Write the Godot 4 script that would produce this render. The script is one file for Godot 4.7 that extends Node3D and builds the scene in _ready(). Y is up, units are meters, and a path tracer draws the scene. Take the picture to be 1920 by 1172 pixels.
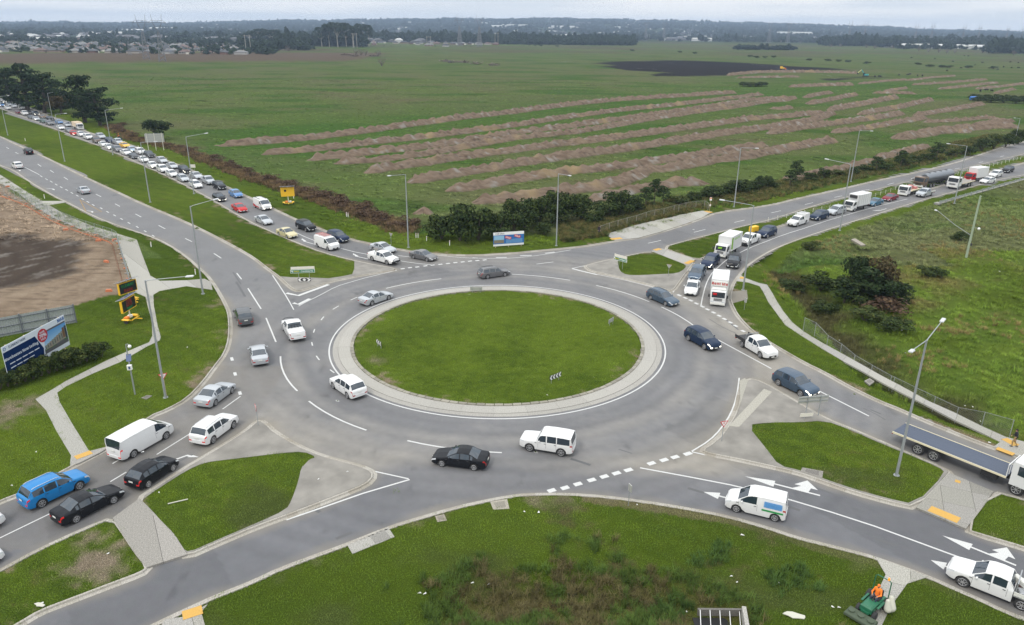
extends Node3D
# A roundabout in farmland at the edge of a suburb, seen from a drone. Metres; the roundabout's middle is the origin.


func _ready() -> void:
	var cam := Camera3D.new()
	cam.name = "camera"
	cam.fov = 45.41
	cam.near = 0.5
	cam.far = 30000.0
	add_child(cam)
	cam.position = CAM
	cam.basis = Basis(Vector3.RIGHT, -0.36427) * Basis(Vector3.BACK, 0.010)
	var env := Environment.new()
	env.background_mode = Environment.BG_SKY
	env.tonemap_mode = Environment.TONE_MAPPER_LINEAR
	env.tonemap_exposure = 1.0
	env.sky = Sky.new()
	env.sky.sky_material = cloudy_sky()
	env.background_energy_multiplier = 1.0
	env.fog_enabled = true
	env.fog_density = 0.00011
	env.fog_light_color = Color(0.76, 0.85, 0.965)
	env.sdfgi_enabled = true
	env.ssao_enabled = true
	env.ssil_enabled = true
	var we := WorldEnvironment.new()
	we.name = "environment"
	we.environment = env
	add_child(we)
	var sun := DirectionalLight3D.new()
	sun.name = "sun"
	sun.light_energy = 0.5
	sun.light_color = Color(1.0, 0.965, 0.91)
	sun.light_angular_distance = 12.0
	sun.shadow_enabled = true
	sun.rotation_degrees = Vector3(-52, -38, 0)
	add_child(sun)
	prepare()
	build_setting()
	place_vehicles()
	furniture()
	vegetation()
	far_country()


func cloudy_sky() -> PanoramaSkyMaterial:
	# a broken stratus deck over the whole sky: noise on a flat cloud layer seen in perspective, brighter and warmer low down
	var w := 2048
	var h := 1024
	var n := FastNoiseLite.new()
	n.noise_type = FastNoiseLite.TYPE_SIMPLEX_SMOOTH
	n.seed = 21
	n.frequency = 1.0
	n.fractal_octaves = 4
	var im := Image.create_empty(w, h, false, Image.FORMAT_RGBF)
	im.fill(Color(0.2, 0.21, 0.19))
	for y in h / 2:
		var el := (0.5 - (y + 0.5) / h) * PI
		var se := sin(el)
		var v := log(1.0 + se * 14.0)
		var low := exp(-se / 0.03)
		var cie := 1.0 + 1.35 * se
		var band := exp(-pow((se - 0.009) / 0.008, 2.0))
		for x in w:
			var az := TAU * (x + 0.5) / w
			var cx := cos(az)
			var sz := sin(az)
			var t := clampf(0.55 + 1.7 * n.get_noise_3d(cx * 3.2, v * 5.5, sz * 2.6) + 0.2 * n.get_noise_3d(cx * 9.0 + 5.0, v * 14.0, sz * 11.0), 0.0, 1.0)
			var c := Color(0.7, 0.765, 0.835).lerp(Color(0.96, 0.97, 0.975), t)
			c = c.lerp(Color(0.97, 0.965, 0.94), 0.55 * low)
			var warm := clampf(0.35 + 1.1 * n.get_noise_3d(cx * 5.0 + 9.0, v * 9.0, sz * 5.0) - 0.5 * cx, 0.0, 1.0)
			c = c.lerp(Color(1.0, 0.96, 0.87), 0.6 * band * warm)
			im.set_pixel(x, y, Color(c.r * cie, c.g * cie, c.b * cie))
	var m := PanoramaSkyMaterial.new()
	m.panorama = ImageTexture.create_from_image(im)
	return m


const NORTH := [-438.4,-525.82,-414.5,-496.92,-366.71,-439.12,-319.97,-382.6,-274.29,-327.36,-239.25,-286.06,-214.84,-258.7,-194.59,-235.87,-178.5,-217.58,-163.8,-200.74,-150.48,-185.34,-141.84,-175.41,-137.87,-170.96,-132,-165.3,-124.24,-158.42,-114.68,-148.09,-103.32,-134.29,-94.67,-124.12,-88.73,-117.56,-84.36,-112.78,-81.54,-109.79,-78.5,-106.02,-75.23,-101.45,-71.11,-96.21,-66.12,-90.27,-61.74,-84.94,-57.97,-80.2,-53.63,-74.78,-48.75,-68.65,-44.59,-63.44,-41.18,-59.13,-38.01,-55.33,-35.08,-52.04,-31.69,-48.47,-27.83,-44.62,-25.02,-42.14,-23.27,-41.02,-21.03,-39.55,-18.31,-37.71,-15.27,-36.13,-11.92,-34.79,-8.79,-34.06,-5.89,-33.94,-2.95,-34.23,0.03,-34.94,2.49,-35.67,4.45,-36.44,6.88,-37.34,9.78,-38.4,11.92,-39.23,13.31,-39.85,15.21,-40.92,17.62,-42.43,20,-43.79,22.33,-45.01,24.55,-46.56,26.66,-48.46,29.08,-50.81,31.82,-53.63,34.21,-56.22,36.24,-58.58,38.54,-61.32,41.12,-64.43,45.42,-67.49,51.44,-70.51,56.44,-73.79,60.45,-77.33,65.58,-81.52,71.84,-86.35,78.62,-91.82,85.94,-97.93,93.48,-103.87,101.25,-109.67,109.94,-116.61,119.55,-124.7,127.77,-132.09,134.59,-138.77,142.51,-146.48,151.53,-155.22,160.01,-162.97,167.95,-169.74,179.91,-180.24,195.86,-194.46,259.83,-251.48,371.81,-351.28,427.8,-401.18]
const EAST := [380.61,-300.26,324.98,-257.77,213.72,-172.79,151.54,-125.3,138.44,-115.29,129.66,-108.92,125.19,-106.17,120,-102.47,114.07,-97.83,108.61,-93.48,103.61,-89.42,98.89,-85.66,94.44,-82.21,90.06,-78.7,85.76,-75.11,80.98,-71.08,75.72,-66.59,70.38,-62.01,64.96,-57.34,59.84,-52.89,55.03,-48.63,50.97,-44.89,47.66,-41.65,44.88,-38.67,42.64,-35.95,40.59,-33.27,38.73,-30.63,37.26,-28.3,36.2,-26.27,35.18,-24.31,34.22,-22.42,33.39,-20.58,32.68,-18.81,32.05,-17.15,31.52,-15.59,31.14,-14.13,30.92,-12.77,30.72,-11.3,30.57,-9.72,30.49,-8.23,30.5,-6.83,30.57,-5.35,30.7,-3.77,30.98,-2.21,31.39,-0.66,31.81,0.73,32.24,1.96,32.78,3.47,33.44,5.26,34.08,6.74,34.7,7.91,35.21,9.05,35.61,10.16,36.08,11.32,36.61,12.52,37.14,13.62,37.68,14.61,38.25,15.51,38.86,16.32,39.5,17.3,40.19,18.46,40.88,19.52,41.6,20.49,42.29,21.43,42.96,22.35,43.59,23.12,44.16,23.74,44.75,24.38,45.36,25.06,46.65,26.45,48.61,28.55,56.43,36.9,70.1,51.5,76.93,58.8]
const SOUTH := [72.18,64.58,63.33,59.93,45.62,50.64,35.93,45.55,34.27,44.67,33.19,44.05,32.71,43.67,32.28,43.28,31.91,42.87,31.44,42.4,30.87,41.88,30.3,41.33,29.73,40.76,28.75,39.99,27.35,39.03,26.3,38.37,25.57,38.04,24.81,37.69,24.02,37.35,23.21,37,22.39,36.64,21.59,36.21,20.8,35.69,19.72,35.08,18.35,34.39,16.97,33.82,15.57,33.37,14.15,32.95,12.7,32.57,11.22,32.22,9.73,31.9,8.21,31.66,6.67,31.51,5.12,31.47,3.57,31.53,2.48,31.63,1.86,31.79,1.16,31.99,0.39,32.24,-0.62,32.62,-1.85,33.11,-3.17,33.73,-4.59,34.47,-5.69,35.05,-6.46,35.47,-7.58,36.21,-9.04,37.27,-10.04,37.98,-10.57,38.33,-11.51,38.94,-12.85,39.83,-13.87,40.58,-14.56,41.21,-15.44,41.92,-16.54,42.71,-17.27,43.27,-17.64,43.6,-18.19,44.08,-18.91,44.72,-19.87,45.6,-21.08,46.74,-22.17,47.79,-23.16,48.75,-29.04,54.45,-39.8,64.9,-45.19,70.12]
const WEST := [-55.54,61.34,-51.48,55.04,-43.34,42.44,-38.75,35.32,-37.69,33.68,-36.92,32.6,-36.44,32.07,-35.96,31.32,-35.49,30.37,-35.06,29.44,-34.66,28.54,-34.27,27.68,-33.87,26.86,-33.49,26.04,-33.12,25.22,-32.68,23.48,-32.18,20.83,-31.66,19.19,-31.15,18.56,-30.65,17.67,-30.16,16.52,-29.9,15.01,-29.85,13.14,-29.88,11.34,-29.99,9.62,-30.08,7.87,-30.16,6.11,-30.45,4.19,-30.95,2.12,-31.64,-0.16,-32.49,-2.64,-33.3,-4.78,-34.04,-6.59,-34.76,-8.16,-35.45,-9.5,-36.33,-11.14,-37.39,-13.07,-38.66,-15.31,-40.13,-17.86,-41.44,-20.02,-42.58,-21.81,-43.73,-23.46,-44.87,-24.97,-46.37,-27.01,-48.22,-29.57,-50.77,-32.78,-54.03,-36.65,-57.08,-39.88,-59.91,-42.48,-63.17,-45.18,-66.84,-47.97,-70.83,-51.19,-75.14,-54.83,-80.35,-59.73,-86.47,-65.89,-90.83,-70.18,-93.44,-72.63,-98.68,-78.02,-106.57,-86.36,-113.24,-93.64,-118.68,-99.86,-123.25,-104.58,-126.96,-107.78,-135.64,-115.83,-149.3,-128.73,-192.47,-169.52,-265.16,-238.2,-301.5,-272.53]
const ISLANDS := {"nw_median": [-274.87,-309.7,-236.12,-267.14,-213.59,-242.4,-207.28,-235.48,-199.09,-226.71,-189.03,-216.1,-179.31,-205.78,-169.95,-195.73,-162.21,-187.44,-156.1,-180.9,-149.76,-174.04,-143.18,-166.88,-138.39,-161.72,-135.39,-158.56,-130.68,-153.54,-124.26,-146.65,-118.85,-140.8,-114.45,-135.99,-109.81,-130.73,-104.92,-125.01,-99.88,-119.1,-94.68,-112.99,-89.76,-107.29,-85.13,-102.01,-80.39,-96.39,-75.53,-90.42,-71.84,-85.87,-69.32,-82.74,-66.01,-78.59,-61.9,-73.41,-57.98,-68.31,-54.23,-63.27,-51.17,-59.21,-48.79,-56.12,-46.21,-52.92,-43.4,-49.62,-40.21,-46.02,-36.63,-42.12,-33.29,-38.65,-30.2,-35.6,-27.33,-33.13,-24.68,-31.25,-22.71,-29.91,-21.4,-29.12,-19.8,-28.24,-17.89,-27.29,-16.67,-26.59,-16.12,-26.14,-16.24,-25.67,-17.04,-25.19,-18.49,-24.28,-20.59,-22.95,-22.35,-21.68,-23.78,-20.48,-24.99,-19.2,-26,-17.83,-26.79,-16.83,-27.36,-16.2,-27.89,-16.1,-28.37,-16.53,-29.05,-17.42,-29.92,-18.78,-30.77,-20.11,-31.6,-21.42,-32.68,-22.94,-33.98,-24.69,-35.57,-26.9,-37.44,-29.59,-39.44,-32.25,-41.59,-34.87,-44.56,-38.32,-48.34,-42.6,-52.3,-46.99,-56.45,-51.47,-61.88,-56.99,-68.59,-63.55,-74.69,-69.67,-80.18,-75.36,-88.13,-83.65,-98.55,-94.54,-109.57,-106.27,-121.17,-118.83,-132.17,-130.4,-142.57,-140.97,-151.64,-150.4,-159.38,-158.69,-176.34,-175.95,-202.51,-202.17,-235.26,-244.21,-274.59,-302.05],
"ne_island": [22.93,-36.16,19.44,-33.77,16.63,-31.77,14.5,-30.14,13.27,-29.07,12.94,-28.58,12.96,-27.78,13.34,-26.66,14.18,-25.66,15.47,-24.8,16.82,-23.8,18.23,-22.66,19.56,-21.54,20.8,-20.44,21.85,-19.39,22.72,-18.38,23.33,-17.82,23.68,-17.72,24.2,-18.43,24.88,-19.96,25.87,-22.25,27.18,-25.3,28.41,-28.05,29.56,-30.49,29.51,-32.46,28.26,-33.95,26.89,-35.36,25.41,-36.69],
"ne_median": [27.76,-40.36,30.07,-42.44,32.65,-44.63,35.51,-46.95,38.33,-49.29,41.11,-51.66,43.63,-53.73,45.87,-55.52,47.81,-57.01,49.45,-58.22,52.16,-60.6,55.95,-64.17,60.5,-68.52,65.81,-73.64,71.22,-78.45,76.74,-82.94,80.7,-86.2,83.1,-88.22,86.7,-91.23,91.49,-95.22,99.21,-101.38,109.88,-109.71,118.32,-116.47,124.56,-121.63,129.71,-125.85,133.76,-129.12,137.95,-132.49,142.25,-135.96,146.7,-139.54,151.28,-143.23,159.25,-149.76,170.62,-159.12,174.57,-160.66,171.13,-154.36,163.23,-146.01,150.87,-135.6,141.71,-127.89,135.74,-122.88,129.26,-117.5,122.3,-111.73,115.91,-106.44,110.1,-101.62,104.53,-97.02,99.19,-92.63,94.22,-88.86,89.64,-85.71,85.83,-82.96,82.8,-80.61,79.02,-77.66,74.51,-74.1,70.24,-70.57,66.21,-67.07,63.04,-64.49,60.73,-62.83,57.89,-60.61,54.51,-57.83,51.14,-55.05,47.78,-52.27,44.79,-49.46,42.17,-46.63,39.65,-43.67,37.23,-40.57,35.2,-37.91,33.56,-35.69,32.25,-34.12,31.28,-33.2,30.26,-33.47,29.21,-34.92,28.17,-36.56,27.13,-38.4],
"se_splitter": [26.55,10.51,27.15,10.9,27.86,11.99,28.68,13.78,29.51,15.64,30.35,17.56,31.28,19.11,32.28,20.28,33.45,21.75,34.79,23.51,36.03,25.14,37.18,26.63,37.75,27.49,37.72,27.71,36.43,28.99,33.89,31.34,32.19,32.31,31.31,31.91,30.34,31.4,29.26,30.78,28.25,30.11,27.3,29.38,26.48,28.73,25.78,28.17,24.86,27.61,23.71,27.07,22.54,26.55,21.35,26.03,20.23,25.58,19.19,25.2,18.56,24.91,18.33,24.72,18.54,24.31,19.21,23.68,19.85,22.96,20.49,22.17,21.43,20.69,22.68,18.51,23.72,16.3,24.54,14.04,25.28,12.26,25.93,10.96],
"se_median": [38.57,31.62,36.12,34,35.19,35.38,35.75,35.74,36.52,36.22,37.48,36.82,38.66,37.61,40.05,38.56,41.85,37.9,44.07,35.61,44.55,33.94,43.28,32.87,42.37,32.14,41.81,31.74,41.09,31.26,40.22,30.7],
"sw_splitter": [-26.53,32.03,-26.16,31.14,-25.7,30.06,-25.17,28.79,-24.75,27.86,-24.44,27.27,-23.96,26.32,-23.32,25.01,-22.72,23.73,-22.17,22.48,-21.83,21.57,-21.71,20.98,-21.61,20.57,-21.55,20.32,-21.3,20.39,-20.89,20.77,-20.41,21.3,-19.88,21.96,-18.94,22.86,-17.6,24.02,-16.31,24.99,-15.08,25.78,-13.85,26.43,-12.62,26.95,-11.52,27.43,-10.55,27.9,-9.92,28.34,-9.65,28.76,-9.61,29.28,-9.8,29.88,-10.3,30.52,-11.1,31.19,-12.23,32.1,-13.68,33.25,-15,34.27,-16.21,35.15,-17.4,36.11,-18.56,37.14,-19.46,37.96,-20.11,38.57,-20.56,38.73,-20.83,38.45,-21.28,37.92,-21.94,37.11,-22.67,36.33,-23.48,35.58,-24.24,34.85,-24.96,34.13,-25.67,33.45,-26.37,32.8],
"sw_median": [-27.9,35.26,-28.5,35.9,-29.28,36.8,-30.25,37.99,-31.06,39.13,-31.72,40.25,-32.65,41.66,-33.86,43.36,-33.32,45.14,-31.04,46.99,-29.44,47.25,-28.52,45.91,-27.9,44.97,-27.57,44.43,-27.12,43.94,-26.54,43.5,-25.73,42.87,-24.68,42.06,-23.81,41.39,-23.13,40.88,-22.76,40.51,-22.68,40.3,-23.06,39.77,-23.92,38.91,-24.7,38.09,-25.42,37.31,-26.23,36.42,-27.14,35.44]}
const POLYS := {"ne_grass": [18.47,-32.58,19.23,-33.71,20.52,-34.87,22.34,-36.07,23.67,-36.61,24.52,-36.49,25.43,-35.58,26.4,-33.89,27.26,-32.17,28.03,-30.42,28.25,-29.07,27.92,-28.1,27.35,-27.02,26.54,-25.81,25.42,-25.09,23.99,-24.85,22.26,-24.54,20.23,-24.16,18.89,-24.21,18.25,-24.7,17.87,-25.53,17.74,-26.7,17.78,-28.47,17.98,-30.83],
"se_grass": [23.82,20.01,24.88,19.77,26.09,19.63,27.46,19.6,28.8,19.48,30.12,19.25,31.2,19.55,32.02,20.37,32.79,21.28,33.51,22.27,34.25,23.22,34.99,24.11,35.86,25.16,36.84,26.35,37.34,27.17,37.37,27.61,36.21,28.93,33.86,31.13,32.25,32.05,31.4,31.69,30.43,31.19,29.35,30.56,28.34,29.88,27.39,29.15,26.57,28.5,25.87,27.93,25.13,27.47,24.36,27.12,23.94,26.39,23.85,25.26,23.68,23.55,23.42,21.27],
"sw_grass": [-26.29,32.24,-25.96,31.35,-25.51,30.3,-24.96,29.08,-24.44,28.19,-23.94,27.62,-23.29,27.23,-22.49,27.01,-21.52,26.75,-20.39,26.46,-19.3,26.17,-18.27,25.88,-17.31,25.67,-16.44,25.55,-15.67,25.7,-15.02,26.13,-14.83,26.45,-15.09,26.66,-15.26,26.95,-15.34,27.32,-15.42,27.63,-15.51,27.87,-15.48,28.47,-15.33,29.43,-15.21,30.57,-15.12,31.9,-15.09,32.84,-15.13,33.42,-15.58,34.13,-16.45,34.98,-17.46,35.92,-18.62,36.97,-19.5,37.78,-20.11,38.36,-20.56,38.55,-20.84,38.36,-21.3,37.87,-21.94,37.1,-22.67,36.33,-23.48,35.58,-24.24,34.85,-24.96,34.13,-25.56,33.57,-26.05,33.16,-26.34,32.88,-26.42,32.75],
"nw_nose": [-22.89,-30.04,-20.75,-28.72,-16.94,-26.81,-15.84,-25.92,-17.44,-24.95,-21.64,-22.28,-24.49,-19.88,-26.51,-17.15,-27.65,-15.88,-28.62,-16.74,-30.35,-19.46,-32.02,-22.07,-30.36,-21.63,-27.65,-21.59,-24.75,-21.32,-23.18,-22.23,-21.85,-23.27,-22.08,-25.97],
"se_gap": [37.7,27.82,32.56,32.65,34.9,35.2,39.79,30.42],
"sw_gap": [-27.52,34.95,-26.72,32.48,-25.32,33.77,-23.88,35.2,-22.27,36.71,-20.43,38.87,-22.61,40.25,-24.35,38.48,-25.79,36.89],
"path_west": [-135.56,-111.36,-121.02,-97.3,-103.07,-78.33,-94.26,-69.25,-82.65,-57.28,-73.44,-49.37,-67.24,-44.98,-61.59,-40.84,-57.58,-33.8,-50.62,-21.72,-48.2,-19.37,-44.57,-19.73,-42.31,-20.52,-40.87,-19.13,-39.36,-15.75,-43.53,-17.19,-46.3,-15.09,-46.48,-13.57,-44.49,-9.33,-43.01,-6.5,-41.01,-2.62,-39.07,0.89,-38.75,1.91,-39.42,3.76,-40.36,7.92,-41.75,10.72,-42.84,13.7,-42.95,15.1,-41.56,17.08,-37.99,21.31,-34.12,25.78,-34.6,27.86,-35.27,26.48,-38.72,22.57,-41.95,18.68,-44.27,16.48,-43.91,14.89,-43.51,12.51,-41.98,7.55,-40.63,4.38,-39.71,2.47,-40.23,0.52,-42.58,-4.5,-44.14,-7.21,-47.15,-12.71,-49.21,-14.35,-53.35,-21.63,-57.99,-29.4,-63.86,-39.09,-65.55,-40.86,-74.87,-47.61,-84.16,-55.53,-94.01,-65.59,-104.91,-77.97,-114.11,-86.57,-128.68,-101.12],
"path_west_ramp": [-34.46,28.09,-34.91,26.97,-34.12,25.78,-32.76,24.89,-33.05,25.93,-33.94,27.6],
"path_nwlot": [-94.26,-69.25,-89.81,-69.45,-88.99,-68,-90.98,-65.49,-92.01,-65.45],
"path_east": [33.88,-21.96,35.34,-25.25,35.72,-23.24,37.01,-21.09,37.94,-20.41,37.52,-16.74,37.02,-13.19,36.63,-9.48,36.44,-5.75,36.8,-2.72,37.68,0.51,39.08,4.62,39.71,6.57,40.59,9.34,41.53,11.82,42.61,15.01,43.91,17.42,44.98,19.94,46.06,21.93,45.01,22.87,44.26,21.17,43.1,18.88,42.04,16.12,40.8,13.33,39.86,10.94,39,8.21,38.03,5.71,36.99,2.31,36.02,-1.45,35.26,-4.83,35.53,-9.07,35.8,-13.16,36.33,-16.7,36.65,-19.66,35.46,-21.28],
"path_east_ramp": [43.86,23.61,46.06,21.93,47.31,22.83,49.31,24.39,46.61,26.38,45.01,24.98],
"ne_walk": [24.18,-37.02,26.22,-38.67,30.55,-32.45,28.22,-29.82],
"bus_pad": [17.94,-47.37,22.98,-53.04,28.78,-58.14,34.9,-63.16,39.35,-66.54,41.28,-65.7,37.46,-59.77,33.15,-54.84,27.65,-49.03,23.45,-45.26,19.13,-43.36],
"drain_pad": [-9.71,37.75,-9.19,38.64,-6.58,36.76,-7.2,35.68],
"drain_lid": [-8.32,36.79,-7.81,37.54,-6.82,36.89,-7.36,36.11],
"pit2": [-3.94,34.3,-3.71,35,-3.02,34.8,-3.29,34.07],
"pit3": [0.08,32.44,0.35,33.45,1.56,33.3,1.38,32.07],
"pit4": [25.46,27.8,25.83,27.24,27.36,27.77,26.88,28.79],
"pit_w": [-34.28,16.04,-33.97,15.47,-33.41,15.57,-33.62,16.36],
"pit_e": [38.21,10.67,39.05,10.02,39.22,10.77,38.33,11.65],
"pit_ne": [60.11,-44.73,61.08,-45.28,61.07,-41.23,60.19,-40.87],
"drive_s": [26.84,38.38,29.5,40.37,27.74,41.06,26.57,42.25,25.85,42.97,24.2,44.97,23.74,44.54,25.83,41.34,26.73,40.2],
"drive_sw": [-19.35,44.86,-18.39,44.67,-17.24,43.57,-17.39,44.21,-16.66,45.43,-18.06,46.37,-19.31,46.39],
"nose_e": [32.06,-17.24,31.26,-14.81,30.91,-12.5,33.4,-14.24,34.35,-17.99],
"se_strip": [27.16,12.74,27.75,13.44,22.43,20.59,21.55,20.41],
"se_strip2": [25.18,10.96,25.91,10.32,26.07,10.94,24.79,13.85,23.83,16.13],
"dirt_lot": [-210.15,-165.77,-136.11,-108.18,-113.73,-85.98,-93.73,-65.13,-83.92,-55.12,-74.67,-47.24,-65.38,-40.53,-63.46,-38.29,-57.72,-28.85,-53.12,-21.15,-49.77,-14.77,-53.05,-12.32,-54.66,-8.84,-54.85,-6.17,-59.7,-2.12,-86.52,3.12],
"black_field": [82.32,-738.54,118.06,-799.9,200,-849.35,267.03,-779.87,282.25,-722.35,296.97,-703.27,315.5,-696.35,310.22,-655.33,259.26,-627.41,220.01,-594.64,179.87,-549.21,149.61,-530.09,111.02,-523.74,111.34,-544.84,129.67,-578.53,99.95,-606.58,85.99,-670.87,100.62,-706.78],
"black2": [231.22,-504.11,300.57,-569.53,294.68,-546.94,232.14,-486.31]}
const LINES := {"ditch_e": [43.91,-32.9,43.44,-29.5,42.84,-24.22,42.67,-19.38,42.36,-14.5,41.61,-8.85,41.37,-4.82,41.05,-0.13,41.15,3.25,41.18,6.53,42.06,9.57,43.73,12.85,45.08,16.22],
"ditch_r": [58.98,-38.89,64.41,-45.06,72.73,-52.69,85.79,-64.43,99,-74.52,117.62,-87.89,135.2,-99.32],
"ditch_s": [-0.92,42.83,1.12,42.94,3.5,42.34,6.6,42.1,9.36,42.06,12.06,42.31,13.59,43.1,14.6,43.77],
"scrub_n": [-142.28,-191.03,-118.97,-158.65,-95.79,-139.15,-75.69,-114.06,-59.18,-95.18,-46.88,-82.21,-36.39,-71.4,-30.54,-64.88,-22.26,-54.39,-17.06,-48.77]}
const MOUNDS := [
["m", [-86.46,-145,-78.53,-149.9,-66.31,-158.8,-52.76,-174.97,-37.77,-196.39,-20.18,-221.53,0.77,-245.02,25.57,-279.8,54.44,-310.22,85.73,-332.3,110.46,-352.15,128.97,-365.28], 3, 2.2],
["m", [-69,-130.12,-57.49,-137.61,-44.63,-151.1,-30.02,-165.03,-13.73,-182.03,0.93,-199.51,22.36,-228.99,47.67,-258.12,76.43,-284.99,107.92,-319.09,141.35,-355.82], 2.7, 1.9],
["m", [-53.98,-121.17,-44.84,-128.84,-38.49,-134.9,-27.37,-143.65,-12.48,-160.21,1,-178.99,20.39,-197.94,43.16,-223.37,64.36,-246.71,92.67,-279.04,120.35,-314.45,149.66,-336.33], 2.8, 1.9],
["m", [-45.78,-116.62,-35.95,-120.54,-25.69,-130.03,-11.78,-147.85,1.05,-166.02,23.17,-183.43,45.91,-213.03,76.41,-249.93,105.46,-280.31,134.47,-315.99], 2.6, 1.8],
["m", [-34.89,-103.4,-28.83,-111.21,-21.38,-118.05,-10.76,-130.03,1.14,-140.39,17.7,-155.35,40.49,-175.23,67.94,-201.73,95.23,-227.85,117,-241.28,137.92,-257.78], 3, 2.1],
["m", [-22.83,-91.88,-14.25,-100.28,-6.81,-107.88,1.23,-116.09,16.15,-130.76,32.77,-143.44,52.31,-162.36,75.24,-184.56,95.23,-200.78,120.42,-226.34,140.68,-255.87], 3, 2.2],
["m", [-13.36,-82.7,-5.94,-87.77,1.3,-95.71,14.59,-106.11,26.03,-112.76,38.83,-123.27,52.59,-133,68.8,-147.85,81.5,-157.41], 2.8, 2],
["m", [-6.87,-71.24,1.37,-74.67,8.28,-79.26,16.86,-85.33,26.32,-93.76,35.26,-110.21,42.74,-113.7,55.2,-125.09,67.99,-133.95,81.27,-146.57,98.76,-163.2,107.81,-168.64], 3, 2.2],
["m", [-17.66,-60.92,-15.86,-63.23,-14.06,-61.07], 2, 1.6],
["m", [16.98,-73.33,27.35,-83.53,38.57,-92.48,47.84,-94.86], 2.6, 2],
["m", [90.46,-185.7,107.36,-201.73,130.66,-220.08,154.72,-240.66,172.42,-258.81], 2.8, 2.2],
["m", [114.67,-190.35,131.16,-202.05,152.46,-221.9,174.58,-242.41], 2.6, 1.8],
["m", [144.96,-269.73,175.34,-303.17,210.33,-343.22], 3.2, 2.4],
["m", [146.43,-300.16,168.41,-325.75,196.65,-362.4], 2.8, 2],
["m", [158.04,-337.28,174.34,-359.75,186.9,-372.34], 2.6, 1.8],
["m", [177.31,-416.83,198.95,-429.06,229.25,-442.94], 3.4, 2.4],
["m", [150.91,-252.54,181.56,-282.9,223.34,-331.8], 2.8, 2],
["m", [174.13,-250.47,202.53,-275.26,237.37,-309.63], 2.8, 1.8],
["m", [129.72,-309.63,140.14,-316.6,152.64,-336.67], 2.4, 1.8],
["m", [119.31,-276.76,124.03,-272.41,132.6,-283.03], 2.2, 1.5],
["m", [165.36,-226.53,180.91,-231.49,201.79,-244.81,203.81,-233.44], 2.2, 1.4],
["m", [130.2,-175.23,148.64,-190.06,166.5,-201.73,183.84,-210.97,194.54,-211.82], 4, 2.6],
["m", [162.16,-193.95,185.73,-221.17,206.11,-233.64], 2.8, 1.6],
["m", [211.57,-375.34,224.6,-373.13,235.86,-370.75], 2.6, 1.8],
["m", [225.64,-388.83,252.72,-417.78], 2.4, 1.6],
["m", [271.56,-448.82,311.37,-475.42,363.21,-518.2], 2.6, 1.6],
["m", [269.69,-411.16,295.1,-432.59,348.8,-480.81], 2.6, 1.6],
["m", [295.17,-414.45,321.85,-436.17,362.28,-471.88], 2.6, 1.6],
["m", [286.74,-380.64,320.99,-417.78], 2.4, 1.4],
["m", [237.7,-454.27,270.84,-486.31,296.99,-508.07], 2.6, 1.4],
["m", [290.62,-495.08,325.18,-531.52,364.76,-565.53], 2.6, 1.4],
["m", [171.15,-540.61,207.71,-584.38,239.58,-598.14,275.82,-596.39,293.32,-583.53], 3.6, 2.6],
["m", [168.12,-506.74,195.57,-517.51,224.03,-528.67], 2.6, 1.8],
["m", [66.89,-99.12,76.07,-106.55,88.07,-116.25,102.1,-128.75], 2.4, 1.6],
["m", [103.76,-132.44,120.47,-148.06,132.96,-159.74], 2.4, 1.6],
["m", [-88.41,-145.94,-85.99,-147.19], 1.6, 1]]
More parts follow.
